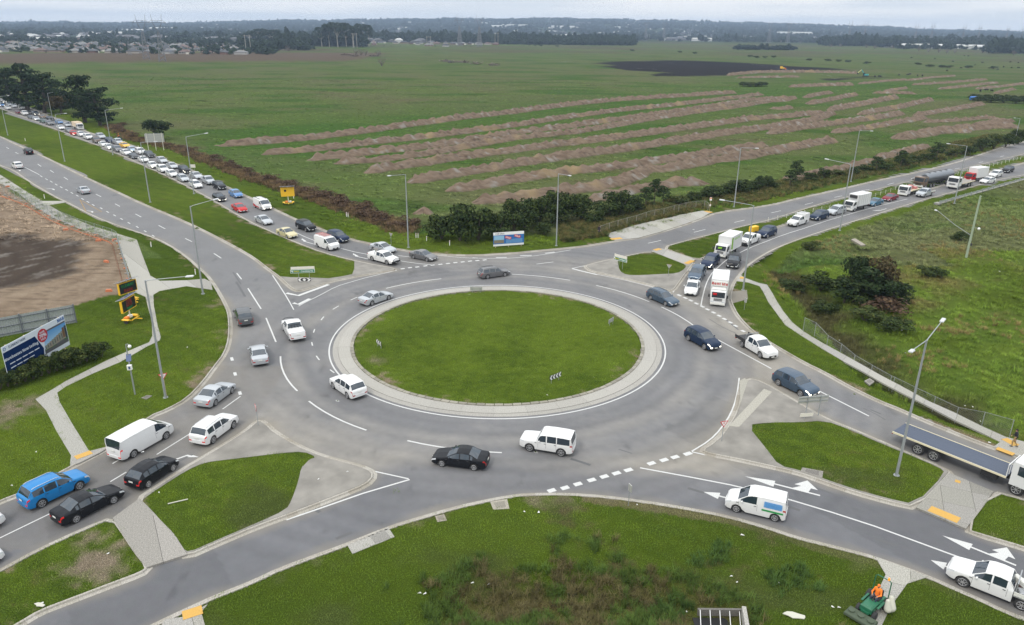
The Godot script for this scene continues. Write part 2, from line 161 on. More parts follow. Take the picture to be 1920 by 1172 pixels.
const MARKS := [
["lane_dash",0.17,[-28.96,-5.78,-25.49,1.73]],
["lane_dash",0.17,[-23.8,5.71,-23.34,7.2,-22.78,8.66,-22.14,10.07,-21.41,11.44,-20.59,12.75,-19.69,14.01]],
["lane_dash",0.17,[-17.98,16.14,-17.03,17.2,-16.01,18.21,-14.94,19.15,-13.81,20.04,-12.63,20.85,-11.4,21.6]],
["lane_dash",0.17,[-7.47,23.34,-6.15,23.84,-4.79,24.26,-3.41,24.61,-2,24.88,-0.58,25.06,0.86,25.17]],
["lane_dash",0.17,[-15.92,-17.47,-14.83,-18.4,-13.68,-19.26,-12.49,-20.04,-11.25,-20.76,-9.97,-21.39,-8.66,-21.95]],
["lane_dash",0.17,[-34.93,-16.89,-30.59,-8.94]],
["lane_dash",0.17,[1.55,-24.41,3.02,-24.19,4.47,-23.88,5.9,-23.49,7.29,-23.01,8.64,-22.45,9.96,-21.81]],
["lane_dash",0.17,[13.48,-19.65,14.71,-18.74,15.89,-17.75,17,-16.69,18.05,-15.56,19.01,-14.36,19.9,-13.11]],
["lane_dash",0.17,[21.17,-11.11,21.75,-10.11,22.29,-9.08,22.78,-8.02,23.21,-6.94,23.6,-5.83,23.93,-4.71]],
["lane_dash",0.17,[25.81,-0.22,29.56,7.62]],
["lane_dash",0.17,[32.44,12.33,35.46,18.02]],
["lane_dash",0.17,[36.99,20.4,38,22]],
["lane_dash",0.14,[-21.92,-6.43,-22,-5.24]],
["lane_dash",0.14,[-22.04,-2.27,-21.9,-1.18]],
["lane_dash",0.14,[-21.39,1.7,-21.04,2.69]],
["lane_dash",0.14,[-19.93,5.48,-19.3,6.59]],
["lane_dash",0.14,[-17.58,9,-16.96,9.77]],
["lane_dash",0.14,[-19.84,-12.57,-19.19,-13.75]],
["lane_dash",0.14,[-21.4,-9.01,-20.93,-10.3]],
["lane_dash",0.16,[-121.12,-112.61,-118.21,-109.21]],
["lane_dash",0.16,[-113.05,-104.18,-110.32,-101.05]],
["lane_dash",0.16,[-104.69,-95.44,-101.97,-92.27]],
["lane_dash",0.16,[-87.39,-76.88,-84.92,-74.31]],
["lane_dash",0.16,[-78.84,-67.97,-76.72,-65.65]],
["lane_dash",0.16,[-70.73,-59.52,-68.44,-57.03]],
["lane_dash",0.16,[-62.47,-50.97,-60.21,-48.57]],
["lane_dash",0.16,[-54.08,-42.32,-52.15,-40.36]],
["lane_dash",0.16,[-45.94,-33.61,-43.81,-31.03]],
["lane_dash",0.16,[-38.81,-23.61,-37.15,-20.8]],
["lane_dash",0.16,[-121.87,-108.22,-112.09,-98.13]],
["lane_dash",0.16,[-146.61,-139.91,-143.98,-137]],
["lane_dash",0.16,[-138.35,-130.94,-135.78,-128.25]],
["lane_dash",0.18,[-111.25,-97,-109.7,-95.31]],
["lane_dash",0.18,[-107.91,-93.47,-106.41,-91.84]],
["lane_dash",0.18,[-105.19,-90.68,-103.74,-89.1]],
["lane_dash",0.18,[-102.15,-87.37,-100.75,-85.85]],
["lane_dash",0.18,[-99.35,-84.47,-98,-83]],
["lane_dash",0.18,[-96.59,-81.67,-95.27,-80.24]],
["lane_dash",0.18,[-93.68,-78.54,-92.41,-77.16]],
["lane_dash",0.18,[-91.09,-75.92,-89.86,-74.58]],
["lane_dash",0.18,[-88.24,-72.74,-87.05,-71.45]],
["lane_dash",0.18,[-85.68,-70.04,-84.54,-68.8]],
["lane_dash",0.18,[-83.15,-67.31,-82.04,-66.11]],
["lane_dash",0.18,[-80.06,-64.47,-78.99,-63.3]],
["lane_dash",0.18,[-77.27,-61.49,-76.25,-60.37]],
["lane_dash",0.18,[-74.54,-58.73,-73.55,-57.65]],
["lane_dash",0.18,[-71.85,-55.96,-70.9,-54.92]],
["lane_dash",0.18,[-69.02,-53,-68.11,-52]],
["lane_dash",0.18,[-66.16,-50.16,-65.28,-49.2]],
["lane_dash",0.18,[-63.37,-47.25,-62.53,-46.32]],
["lane_dash",0.18,[-60.61,-44.27,-59.8,-43.39]],
["lane_dash",0.16,[5.32,-29.6,7.97,-30.81]],
["lane_dash",0.16,[24.61,-42.21,27.19,-44.18]],
["lane_dash",0.16,[34.11,-49.84,36.69,-52.03]],
["lane_dash",0.16,[43.49,-57.5,45.98,-59.49]],
["lane_dash",0.16,[53.1,-65.75,55.67,-67.72]],
["lane_dash",0.16,[62.66,-73.64,65.04,-75.53]],
["lane_dash",0.16,[71.87,-81.17,74.29,-82.95]],
["lane_dash",0.16,[81.18,-88.78,83.6,-90.4]],
["lane_dash",0.16,[90.57,-96.39,93.08,-98.48]],
["lane_dash",0.16,[99.99,-104.28,102.47,-106.17]],
["lane_dash",0.16,[106.5,-108.55,113.92,-114.58]],
["lane_dash",0.16,[118.88,-118.79,121.12,-120.53]],
["lane_dash",0.16,[131.54,-129.61,133.85,-131.53]],
["lane_dash",0.16,[144.13,-140.54,146.51,-142.64]],
["edge_line",0.15,[-36.51,-46.9,-34.18,-44.12,-31.94,-41.79]],
["edge_line",0.15,[-26.52,-37.24,-23.95,-35.3,-21.45,-33.87]],
["edge_line",0.15,[-16.54,-33.45,-14.48,-32.63]],
["edge_line",0.15,[-15.87,-30.57,-13.24,-29.39,-10.48,-28.51]],
["edge_line",0.13,[-10.39,-33.81,-9.3,-33.48,-7.13,-32.82,-4.79,-32.42,-2.26,-32.29,-0.36,-32.32,0.89,-32.51,2.59,-33.01,4.72,-33.83,7.12,-35.09,9.8,-36.8,11.14,-37.65]],
["edge_line",0.3,[2.8,-33.98,4.68,-34.34]],
["edge_line",0.3,[6.86,-35.54,8.45,-36.27]],
["edge_line",0.3,[-4.71,-32.59,-3.86,-32.42]],
["edge_line",0.3,[-1.01,-32.81,0.68,-33.02]],
["edge_line",0.13,[-15.65,-25.66,-16.54,-24.87,-18.31,-23.28,-19.71,-21.92,-20.72,-20.79,-21.67,-19.68,-22.57,-18.6,-23.38,-17.04,-24.12,-15.02,-24.77,-13.38,-25.33,-12.11,-25.73,-11.12,-25.96,-10.41,-26.07,-10.05]],
["edge_line",0.55,[-29.09,-15.07,-27.18,-14.15,-24.24,-18.83]],
["edge_line",0.5,[-27.09,-11.23,-26.26,-10.75,-25.35,-12.93]],
["edge_line",0.14,[-33.32,-22.78,-32.59,-21.37,-31.15,-18.55,-29.87,-16.04,-28.77,-13.84,-27.75,-11.75,-26.81,-9.76,-26.34,-8.77]],
["edge_line",0.15,[26.45,-11.56,26.71,-12.45,27.23,-14.24,27.92,-16.44,28.76,-19.06,29.64,-21.56,30.57,-23.93,31.47,-25.91,32.35,-27.52,33.5,-29.55,34.92,-31.98,36.31,-34.05,37.67,-35.75,39.12,-37.49,40.65,-39.29,42.08,-40.87,43.42,-42.25,45.53,-44.4,48.4,-47.32,51.31,-50.08,54.25,-52.66,57.32,-55.45,60.54,-58.45,63.8,-61.34,67.09,-64.12,70.69,-67.14,74.6,-70.39,79.25,-74.08,84.64,-78.2,87.34,-80.26]],
["edge_line",0.13,[23.87,-16.99,27.28,-24.99,30,-31.14]],
["edge_line",0.14,[10.64,-27.54,12.66,-28.96,15.51,-31.07]],
["edge_line",0.3,[10.67,-27.46,11.95,-26.31,14.17,-24.56]],
["edge_line",0.12,[14.19,-24.69,18.14,-21.95,21.3,-19.19,23.53,-16.76]],
["edge_line",0.16,[12.36,27.32,16.07,28.56,19.24,29.68,21.12,30.53,23.45,31.7,25.95,33.19,28.44,34.83,32.09,37.68,33.71,38.93,35.97,40.53]],
["edge_line",0.14,[17.24,24.64,17.73,24.19,18.71,23.28,19.6,22.29,20.4,21.21,21.2,19.97,22.02,18.57,22.8,17.04,23.53,15.39,24.29,13.42,25.06,11.15,25.44,10.01]],
["edge_line",0.14,[17.22,24.73,18.51,25.31]],
["edge_line",0.16,[27.12,13.22,29.01,14.45]],
["edge_line",0.14,[-31.32,27.48,-30.79,26.4]],
["edge_line",0.12,[-28.31,26.01,-26.95,22.62]],
["edge_line",0.12,[-25.7,17.92,-24.92,15.28]],
["edge_line",0.12,[-34.99,37.96,-34.39,37.17,-32.38,34.12]],
["edge_line",0.12,[-30.17,30.1,-29.57,28.71]],
["edge_line",0.14,[-14.1,26.29,-10.69,27.82,-6.59,29.27]],
["edge_line",0.16,[-6.49,29.38,-9.88,31.35,-12.72,33.33,-14.85,34.77]],
["faded_orange_line",0.16,[-87.91,-71.56,-80.33,-59.99]],
["faded_orange_line",0.16,[-87.05,-70.58,-77.92,-60.99]],
["faded_orange_line",0.14,[-80.33,-59.99,-77.92,-60.99]],
["give_way_dash",0.4,[-15.16,-26.4,-14.62,-26.68]],
["give_way_dash",0.4,[-14.14,-26.97,-13.59,-27.25]],
["give_way_dash",0.4,[-13.08,-27.34,-12.53,-27.63]],
["give_way_dash",0.4,[-11.93,-27.92,-11.38,-28.21]],
["give_way_dash",0.4,[-10.86,-28.36,-10.31,-28.66]],
["give_way_dash",0.4,[-9.73,-28.81,-9.16,-29.11]],
["give_way_dash",0.4,[-8.6,-29.27,-8.03,-29.57]],
["give_way_dash",0.4,[-7.51,-29.79,-6.94,-30.09]],
["give_way_dash",0.4,[-6.41,-30.18,-5.83,-30.48]],
["give_way_dash",0.4,[-5.3,-30.64,-4.72,-30.95]],
["give_way_dash",0.4,[-4.17,-30.97,-3.59,-31.27]],
["give_way_dash",0.4,[-3.05,-31.36,-2.46,-31.67]],
["give_way_dash",0.4,[24.29,-16.11,24.63,-15.47]],
["give_way_dash",0.4,[24.91,-15.04,25.24,-14.41]],
["give_way_dash",0.4,[25.44,-14.04,25.77,-13.42]],
["give_way_dash",0.4,[25.93,-12.88,26.25,-12.27]],
["give_way_dash",0.4,[26.47,-11.7,26.78,-11.11]],
["give_way_dash",0.4,[26.88,-10.67,27.19,-10.09]],
["give_way_dash",0.4,[27.4,-9.54,27.7,-8.97]],
["give_way_dash",0.4,[27.83,-8.4,28.12,-7.84]],
["give_way_dash",0.4,[28.22,-7.28,28.51,-6.73]],
["give_way_dash",0.4,[28.64,-6.11,28.92,-5.57]],
["give_way_dash",0.4,[28.99,-4.96,29.26,-4.44]],
["give_way_dash",0.4,[29.43,-3.27,29.7,-2.77]],
["give_way_dash",0.45,[4.57,30.85,5.17,30.55]],
["give_way_dash",0.45,[5.64,30.47,6.25,30.16]],
["give_way_dash",0.45,[6.7,29.92,7.32,29.61]],
["give_way_dash",0.45,[7.85,29.33,8.48,29.02]],
["give_way_dash",0.45,[8.92,28.82,9.56,28.5]],
["give_way_dash",0.45,[9.97,28.32,10.62,27.99]],
["give_way_dash",0.45,[11.01,27.83,11.68,27.5]],
["give_way_dash",0.45,[13.1,26.78,13.74,26.44]],
["give_way_dash",0.45,[14.25,26.25,14.91,25.9]],
["give_way_dash",0.45,[15.27,25.77,15.93,25.42]],
["give_way_dash",0.45,[16.47,25.22,17.15,24.86]],
["give_way_dash",0.3,[-29.05,6.12,-28.64,6.96]],
["give_way_dash",0.3,[-27.38,9.88,-27.01,10.64]],
["give_way_dash",0.3,[-25.37,14.25,-25.03,14.94]],
["tar_mark",0.12,[26.44,-6.94,26.65,-6.31,27.07,-5.07,27.58,-3.9,28.2,-2.8,28.5,-2.25]],
["tar_mark",0.21,[28.51,-6.63,28.66,-5.83,28.95,-4.25,29.1,-3.45]],
["tar_mark",0.3,[29.4,8.82,29.62,9.2,30.07,9.96,30.3,10.34]],
["tar_mark",0.12,[35.6,16.42,35.76,16.69,36.09,17.21,36.37,17.78,36.59,18.4,36.7,18.71]],
["tar_mark",0.21,[36.18,16.73,36.34,16.94,36.66,17.36,36.82,17.57]],
["tar_mark",0.3,[6.69,26.03,6.91,26.15,7.34,26.4,7.74,26.64,8.09,26.87,8.27,26.99]],
["tar_mark",0.12,[10.96,24.41,11.23,24.58,11.76,24.92,12.02,25.09]],
["tar_mark",0.21,[27.79,36.28,28.09,36.46,28.69,36.8,28.99,36.98]],
["tar_mark",0.3,[15.72,30.18,16,30.34,16.56,30.66,16.84,30.82]],
["tar_mark",0.12,[-0.25,33.46,-0.05,33.54,0.36,33.7,0.56,33.77]],
["tar_mark",0.21,[-33.88,34.28,-33.77,34.09,-33.55,33.73,-33.44,33.54]],
["tar_mark",0.3,[-13.83,32.95,-13.53,33.16,-12.92,33.58,-12.61,33.79]],
["tar_mark",0.12,[-2.71,-22.76,-2.22,-22.59,-1.24,-22.25,-0.75,-22.08]],
["tar_mark",0.21,[24.93,29.28,25.27,29.51,25.95,29.99,26.56,30.45,27.12,30.91,27.39,31.14]],
["tar_mark",0.3,[21.95,31.86,22.36,32.15,23.19,32.71,23.6,33]],
["tar_mark",0.12,[-26.14,27.3,-25.92,26.96,-25.49,26.29,-25.27,25.96]],
["tar_mark",0.21,[-39.53,-24.1,-38.76,-22.71,-37.23,-19.95,-36.46,-18.56]],
["tar_mark",0.3,[-37.53,-19.71,-36.69,-18.16,-35,-15.06,-34.16,-13.51]],
["tar_mark",0.12,[5.87,-36.99,6.4,-36.7,7.46,-36.12,7.99,-35.83]],
["tar_mark",0.21,[14.44,-40.18,15.05,-40.61,16.26,-41.49,16.87,-41.92]],
["tar_mark",0.3,[-10.72,36.89,-10.47,36.7,-9.98,36.34,-9.74,36.15]],
["tar_mark",0.12,[17.31,0.48,17.33,1.24,17.38,2.77,17.4,3.54]],
["tar_mark",0.21,[-20.13,37.03,-19.85,36.76,-19.3,36.21,-19.02,35.93]]]
const ARROWS := [
["turn",[-31.36,-39.48,-35.22,-42.52]],
["turn",[-21,-31.39,-24.66,-33.76]],
["both",[25.87,31.02,20.75,28.43]],
["straight",[19.01,31.74,16.83,30.68]],
["both",[36.22,39,32.88,35.84]],
["straight",[31.97,39.76,30.63,38.54]],
["turn",[78.34,-70.63,74.79,-67.62]],
["turn",[36.39,-29.26,34.24,-27.04]],
["turn",[-26.39,26.73,-25.18,25.61]],
["turn",[-101.11,-82.43,-97.95,-81.43]],
["turn",[-81.22,-61.74,-78.83,-60.95]],
["turn",[-121.89,-104.8,-118.87,-103.12]],
["turn",[114.2,-115.37,108.57,-111.25]]]
const VEHICLES := [
["suv","white",-228.96,-268.09,-0.85,"white SUV, 30th of the kerbside queue lane, behind a silver hatchback","q",1],
["hatch","silver",-219.75,-257.15,-0.82,"silver hatchback, 29th of the kerbside queue lane, behind a silver hatchback","q",0],
["hatch","silver",-213,-249.92,-0.85,"silver hatchback, 28th of the kerbside queue lane, behind a white van","q",0],
["van","white",-205.44,-242.87,-0.82,"white van, 27th of the kerbside queue lane, behind a grey sedan","q",0],
["sedan","grey",-192.31,-226.21,-0.83,"grey sedan, 26th of the kerbside queue lane, behind a dark grey SUV","q",0],
["suv","dark grey",-186.93,-221.73,-0.84,"dark grey SUV, 25th of the kerbside queue lane, behind a bronze sedan","q",1],
["sedan","bronze",-178.58,-212.22,-0.8,"bronze sedan, 24th of the kerbside queue lane, behind a black SUV","q",0],
["suv","black",-171.49,-205.11,-0.82,"black SUV, 23rd of the kerbside queue lane, behind a blue hatchback","q",0],
["hatch","blue",-162.82,-195.68,-0.79,"blue hatchback, 22nd of the kerbside queue lane, behind a silver sedan","q",0],
["sedan","silver",-155.95,-188.57,-0.82,"silver sedan, 21st of the kerbside queue lane, behind a white light truck","q",0],
["lorry","white",-148.04,-181.33,-0.83,"white light truck, twentieth of the kerbside queue lane, behind a silver SUV","q",1],
["suv","silver",-129.21,-159.71,-0.82,"silver SUV, nineteenth of the kerbside queue lane, behind a dark blue SUV","q",0],
["suv","dark blue",-121.85,-150.99,-0.84,"dark blue SUV, eighteenth of the kerbside queue lane, behind a silver ute","q",0],
["ute","silver",-117.89,-147.95,-0.85,"silver ute, seventeenth of the kerbside queue lane, behind a yellow taxi","q",0],
["taxi","yellow",-113.1,-142.33,-0.82,"yellow taxi, sixteenth of the kerbside queue lane, behind a pale blue hatchback","q",0],
["hatch","pale blue",-107.07,-134.42,-0.85,"pale blue hatchback, fifteenth of the kerbside queue lane, behind a white SUV","q",1],
["suv","white",-103.06,-130.74,-0.85,"white SUV, fourteenth of the kerbside queue lane, behind a charcoal SUV","q",0],
["suv","charcoal",-98.07,-125.38,-0.85,"charcoal SUV, thirteenth of the kerbside queue lane, behind a silver hatchback","q",0],
["hatch","silver",-90.8,-116.71,-0.86,"silver hatchback, twelfth of the kerbside queue lane, behind a silver sedan","q",0],
["sedan","silver",-84.72,-108.82,-0.88,"silver sedan, eleventh of the kerbside queue lane, behind a black SUV","q",0],
["suv","black",-79.19,-102.82,-0.88,"black SUV, tenth of the kerbside queue lane, behind a silver sedan","q",1],
["sedan","silver",-73.49,-95.94,-0.87,"silver sedan, ninth of the kerbside queue lane, behind a silver ute","q",0],
["ute","silver",-68.22,-89.47,-0.89,"silver ute, eighth of the kerbside queue lane, behind a black SUV","q",0],
["suv","black",-63.58,-83.83,-0.88,"black SUV, seventh of the kerbside queue lane, behind a blue hatchback","q",0],
["hatch","blue",-57.12,-75.85,-0.89,"blue hatchback, sixth of the kerbside queue lane, behind a white van","q",0],
["vanred","white",-48.07,-65.05,-0.87,"white van with red stripes, fifth of the kerbside queue lane, behind a black SUV","q",1],
["suv","black",-35.25,-48.99,-0.81,"black SUV, fourth of the kerbside queue lane, behind a dark blue SUV","q",0],
["suv","dark blue",-27.97,-41.92,-0.75,"dark blue SUV, third of the kerbside queue lane, behind a silver sedan","q",0],
["sedan","silver",-19.35,-35.78,-0.65,"silver sedan, second of the kerbside queue lane, behind a grey sedan","q",0],
["sedan","grey",-12.33,-31.71,-0.58,"grey sedan, first of the kerbside queue lane","q",0],
["hatch","blue",-221.02,-253.85,-0.85,"blue hatchback, 31st of the median side queue lane, behind a white sedan","q",1],
["sedan","white",-210.92,-242.32,-0.82,"white sedan, 30th of the median side queue lane, behind a maroon hatchback","q",0],
["hatch","maroon",-196.04,-225.46,-0.84,"maroon hatchback, 29th of the median side queue lane, behind a white ute","q",0],
["ute","white",-191.45,-221.9,-0.83,"white ute, 28th of the median side queue lane, behind a charcoal sedan","q",0],
["sedan","charcoal",-181.37,-209.59,-0.81,"charcoal sedan, 27th of the median side queue lane, behind a silver sedan","q",0],
["sedan","silver",-177.06,-205.5,-0.83,"silver sedan, 26th of the median side queue lane, behind a dark green sedan","q",1],
["sedan","dark green",-170.19,-198.36,-0.81,"dark green sedan, 25th of the median side queue lane, behind a grey SUV","q",0],
["suv","grey",-164.33,-192.3,-0.81,"grey SUV, 24th of the median side queue lane, behind a white sedan","q",0],
["sedan","white",-153.83,-180.86,-0.83,"white sedan, 23rd of the median side queue lane, behind a grey sedan","q",0],
["sedan","grey",-147.36,-174.19,-0.81,"grey sedan, 22nd of the median side queue lane, behind a red hatchback","q",0],
["hatch","red",-141.61,-167.01,-0.81,"red hatchback, 21st of the median side queue lane, behind a white hatchback","q",1],
["hatch","white",-138.14,-164.78,-0.83,"white hatchback, twentieth of the median side queue lane, behind a white SUV","q",0],
["suv","white",-132.41,-158.24,-0.82,"white SUV, nineteenth of the median side queue lane, behind a brown SUV","q",0],
["suv","brown",-125.78,-150.71,-0.86,"brown SUV, eighteenth of the median side queue lane, behind a white sedan","q",0],
["sedan","white",-120.27,-144,-0.85,"white sedan, seventeenth of the median side queue lane, behind a white hatchback","q",0],
["hatch","white",-115.7,-138.55,-0.84,"white hatchback, sixteenth of the median side queue lane, behind a grey SUV","q",1],
["suv","grey",-111.19,-134.15,-0.83,"grey SUV, fifteenth of the median side queue lane, behind a white sedan","q",0],
["sedan","white",-106.29,-129.08,-0.81,"white sedan, fourteenth of the median side queue lane, behind a charcoal sedan","q",0],
["sedan","charcoal",-101.47,-123.33,-0.86,"charcoal sedan, thirteenth of the median side queue lane, behind a white sedan","q",0],
["sedan","white",-96.21,-117.92,-0.87,"white sedan, twelfth of the median side queue lane, behind a white hatchback","q",0],
["hatch","white",-89.87,-109.23,-0.87,"white hatchback, eleventh of the median side queue lane, behind a white SUV","q",1],
["suv","white",-84.89,-103.76,-0.88,"white SUV, tenth of the median side queue lane, behind a white hatchback","q",0],
["hatch","white",-80.16,-97.94,-0.86,"white hatchback, ninth of the median side queue lane, behind a silver wagon","q",0],
["wagon","silver",-75.21,-92.48,-0.89,"silver wagon, eighth of the median side queue lane, behind a white wagon","q",0],
["wagon","white",-69.38,-85.35,-0.89,"white wagon, seventh of the median side queue lane, behind a black hatchback","q",0],
["hatch","black",-59.21,-72.02,-0.9,"black hatchback, sixth of the median side queue lane, behind a red sedan","q",1],
["sedan","red",-51.9,-62.99,-0.91,"red sedan, fifth of the median side queue lane, behind a silver sedan","q",0],
["sedan","silver",-44.22,-53.5,-0.85,"silver sedan, fourth of the median side queue lane, behind a beige sedan","q",0],
["sedan","beige",-37.31,-44.38,-0.78,"beige sedan, third of the median side queue lane, behind a white van","q",0],
["vanrack","white",-28.78,-37.41,-0.74,"white van with red ladders, second of the median side queue lane, behind a white ute","q",0],
["utecanopy","white",-18.33,-29.99,-0.65,"white ute, first of the median side queue lane","q",1],
["suv","black",130.46,-114.91,-2.39,"black SUV at the far right end of the right hand queue","r",0],
["suv","white",123.13,-108.03,-2.47,"white SUV second from the far end of the right hand queue","r",0],
["lorryred","red",114.81,-102.54,-2.63,"red truck behind the white flatbed truck in the right hand queue","r",0],
["tanker","silver",101.07,-95.74,-2.54,"long silver tanker truck beyond the white tray trucks on the right","r",0],
["traytruck","white",90.12,-85.42,-2.4,"white tray truck behind the dark red sedan in the right queue","r",0],
["sedan","dark red",82.89,-78.97,-2.41,"dark red sedan between the teal sedan and a white tray truck","r",0],
["sedan","teal blue",77.3,-73.95,-2.45,"teal blue sedan just behind the white refrigerated truck","r",0],
["fridge","white",71.59,-69.61,-2.5,"white refrigerated truck with grooved square box in the right hand queue","r",0],
["suv","silver",65.81,-65.43,-2.47,"silver SUV directly in front of the white refrigerated truck","r",0],
["suv","navy",60.7,-60.91,-2.44,"navy SUV between the silver SUV and the white ute with canopy box","r",0],
["utebox","white",54.9,-56.2,-2.4,"white ute with a tall white canopy box over its tray","r",0],
["suv","dark blue",46.49,-47.84,-2.34,"dark blue SUV behind the white sports ute on the right arm","r",0],
["utecanopy","white",41.95,-42.78,-2.29,"white ute with smooth lid, right behind the green striped box truck","r",0],
["boxgreen","white",36.42,-36.23,-2.21,"white box truck with a green panel on its side","r",0],
["suv","dark blue",32.04,-29.58,-2.12,"dark blue SUV ahead of the green striped box truck","r",1],
["suv","grey blue",28.62,-23.58,-2,"grey blue SUV tailing the white sedan at the right give way line","r",0],
["sedan","white",26.58,-17.54,-1.9,"white sedan first at the give way line of the right arm","r",0],
["hatch","white",116.05,-99.46,-2.64,"white hatchback behind the white flatbed truck in the right queue","r",0],
["flatbed","white",106.64,-94.31,-2.48,"white flatbed truck with long empty grey tray and high cab","r",0],
["utetrailer","silver",92.66,-83.51,-2.48,"silver ute towing a loaded trailer beside the white tray truck","r",0],
["suv","black",35.76,-29.99,-1.94,"black SUV behind the red lettered hire truck","r",0],
["rent","white",29.44,-14.33,-1.87,"white box truck with red lettering above its cab, at the give way line","r",0],
["sedan","silver",-27.09,15.78,1.33,"silver sedan with red tail lights beside the lower left give way line","s",0],
["suvrail","white",-24.63,22.56,1.27,"white SUV next to the concrete nose, brake lights on","s",0],
["hiace","white",-30.13,24.67,1.14,"long white panel van with dark rear window beside the grass","s",0],
["hatch","black",-27.07,29.37,1.19,"black hatchback in front of the black sedan","s",0],
["suvrail","bright blue",-33.44,31.93,0.99,"bright blue SUV with silver roof rails","s",0],
["sedan","black",-29.87,33.74,1,"black sedan with chrome window trim behind the black hatchback","s",0],
["suv","white",-36.8,37.02,0.99,"white car cut by the left edge behind the blue SUV","s",0],
["hatch","white",-34.28,40.69,1,"white car cut by the left edge behind the black sedan","s",0],
["suv","black",-133.07,-128.46,2.29,"black SUV with red tail lights at the upper left exit","x",0],
["suv","white",-122.58,-106.63,2.34,"white SUV driving away near the left edge","x",0],
["sedan","silver",-90.62,-78.07,2.33,"silver sedan alone between the dashed lines of the exit road","x",0],
["suv","dark grey",-31.36,-4.74,2.04,"dark grey SUV leaving towards the upper left exit","m",0],
["sedan","silver",-25.93,6.33,1.96,"silver sedan left of the dashed line on the roundabout's left side","m",0],
["utecanopy","white",-24.06,-0.58,2.05,"white ute with dark open tray on the roundabout's left side","m",0],
["suv","white",-14.63,13.96,2.3,"white SUV beside the lower left edge of the concrete apron","m",0],
["sedan","black",-2.53,26.92,2.94,"black sedan with chrome trim at the bottom of the roundabout","m",0],
["fourwd","white",4.79,24.53,2.86,"boxy old white four wheel drive at the bottom of the roundabout","m",0],
["wagon","grey",-1.1,-23.37,0.47,"grey wagon with roof rails above the top of the island","m",0],
["sedan","silver",-16.37,-12.19,0.87,"silver sedan on the upper left curve beside the white edge line","m",0],
["wagon","blue grey",21.69,-13.14,-1,"blue grey wagon entering the right side of the roundabout","m",0],
["suv","navy",23.61,1.1,-1.12,"dark blue SUV with lit headlights on the right side of the roundabout","m",1],
["trayute","white",29.34,3.09,-1.2,"white ute with dark flat tray beside the right kerb","m",0],
["suv","grey blue",30.38,12.47,-1.05,"grey blue SUV leaving past the lower right splitter","m",1],
["minivan","white",20.19,33.04,2.73,"small white van with blue and green side panels","m",0],
["tradeute","white",33.14,41.52,2.45,"white trade ute with tools in its open tray at the lower right","m",0],
["bigflat","white",39.56,26.61,-0.89,"long flatbed truck with blue grey deck and white cab","m",0]]
const LAMPS := [
["double",33.17,28.21,0.84,4.2,12,"tall grey lamp post with two arms on the lower right splitter"],
["single",-15.51,-37.79,-2.07,4.2,12,"grey lamp post on the upper verge beside the silver sedan"],
["single",8.88,-39.65,-1.2,4.2,12,"grey lamp post right of the real estate billboard"],
["single",-40.07,-14.19,0.71,3.43,12,"grey lamp post where the footpath meets the left kerb"],
["single",-31.97,15.88,-0.01,4.2,12,"grey lamp post behind the give way sign on the left verge"],
["single",33.82,-17.97,2.88,4.2,12,"grey lamp post at the right footpath ramp beside the hire truck"],
["single",46.87,-70.2,-1.06,4.2,12,"grey lamp post beyond the bus stop on the far right verge"],
["single",83.04,-99.29,-1.33,4.2,12,"grey lamp post among shrubs, third along the far right verge"],
["single",61.06,-51.84,2.52,4.2,12,"grey lamp post beside the road edge right of the navy SUV"],
["single",95.14,-75.87,-3.06,4.2,12,"grey lamp post at the end of the guard rail"],
["single",165.2,-167.77,-2.53,4.2,8,"grey lamp post farthest along the right hand road"],
["single",-116.38,-116.59,-0.45,4.2,12,"median lamp post nearest the black SUV on the exit road"],
["single",-161.57,-164.23,-0.35,4.2,12,"median lamp post at the left edge of the photo"],
["single",-109.25,-127.59,0.29,4.2,12,"median lamp post in front of the yellow taxi"],
["single",-66.85,-77.87,0.59,4.2,12,"median lamp post next to the white road sign board"],
["single",-72.3,-69.26,-0.4,4.2,12,"median lamp post beside the exit road, third from the roundabout"],
["single",-168.6,-201.73,0.45,4.2,10,"verge lamp post in front of the dark pines"],
["single",-234.14,-278.65,1.26,4.2,8,"verge lamp post farthest along the long queue"]]
const BUSHES := [
["t",-10.57,-43.28,4.39,4.61],
["t",-7.38,-42.03,7.06,6.01],
["t",-4.25,-42.83,7,5.31],
["t",-1.45,-43.97,4.77,4.61],
["t",1.66,-46.92,5.88,4.9],
["t",3.78,-51.49,5.28,4.87],
["t",6.15,-53.15,5.74,4.93],
["t",8.98,-54.86,5.78,5.19],
["t",11.66,-56.6,5.64,5.06],
["t",14.42,-58.39,5.11,4.51],
["t",16.54,-55.17,2.41,3.02],
["t",19.92,-60.33,3.31,4.59],
["t",22.21,-62.17,5.11,4.66],
["t",24.91,-64.99,3.39,3.89],
["t",7.1,-46.77,2.49,2.83],
["t",43.93,-78.77,2.51,4.09],
["t",46.82,-81.09,2.57,4.16],
["t",51.92,-84.72,3.15,5.03],
["t",55.58,-87.82,2.27,4.37],
["t",59.48,-91.04,2.67,4.21],
["t",77.81,-102.41,2.69,3.45],
["t",73.45,-99.46,2.25,3.66],
["t",82.9,-106.92,1.56,3.85],
["t",92.42,-113.39,1.87,3.72],
["t",98.83,-115.29,1.87,3.79],
["t",107.39,-121.38,2.05,4.28],
["t",112.66,-127.62,2.27,4.09],
["t",118.36,-131.5,2.27,4.19],
["t",130.38,-139.69,2.49,4.41],
["t",136.14,-142.98,2.81,5.26],
["t",144.57,-150.66,4.03,5.87],
["t",150.97,-155.37,4.71,6.03],
["t",157.81,-160.27,4.43,5.37],
["t",166.48,-167.86,4.91,6],
["t",35.68,-72.17,1.99,4.12],
["t",39.84,-75.93,2.15,3.53]]
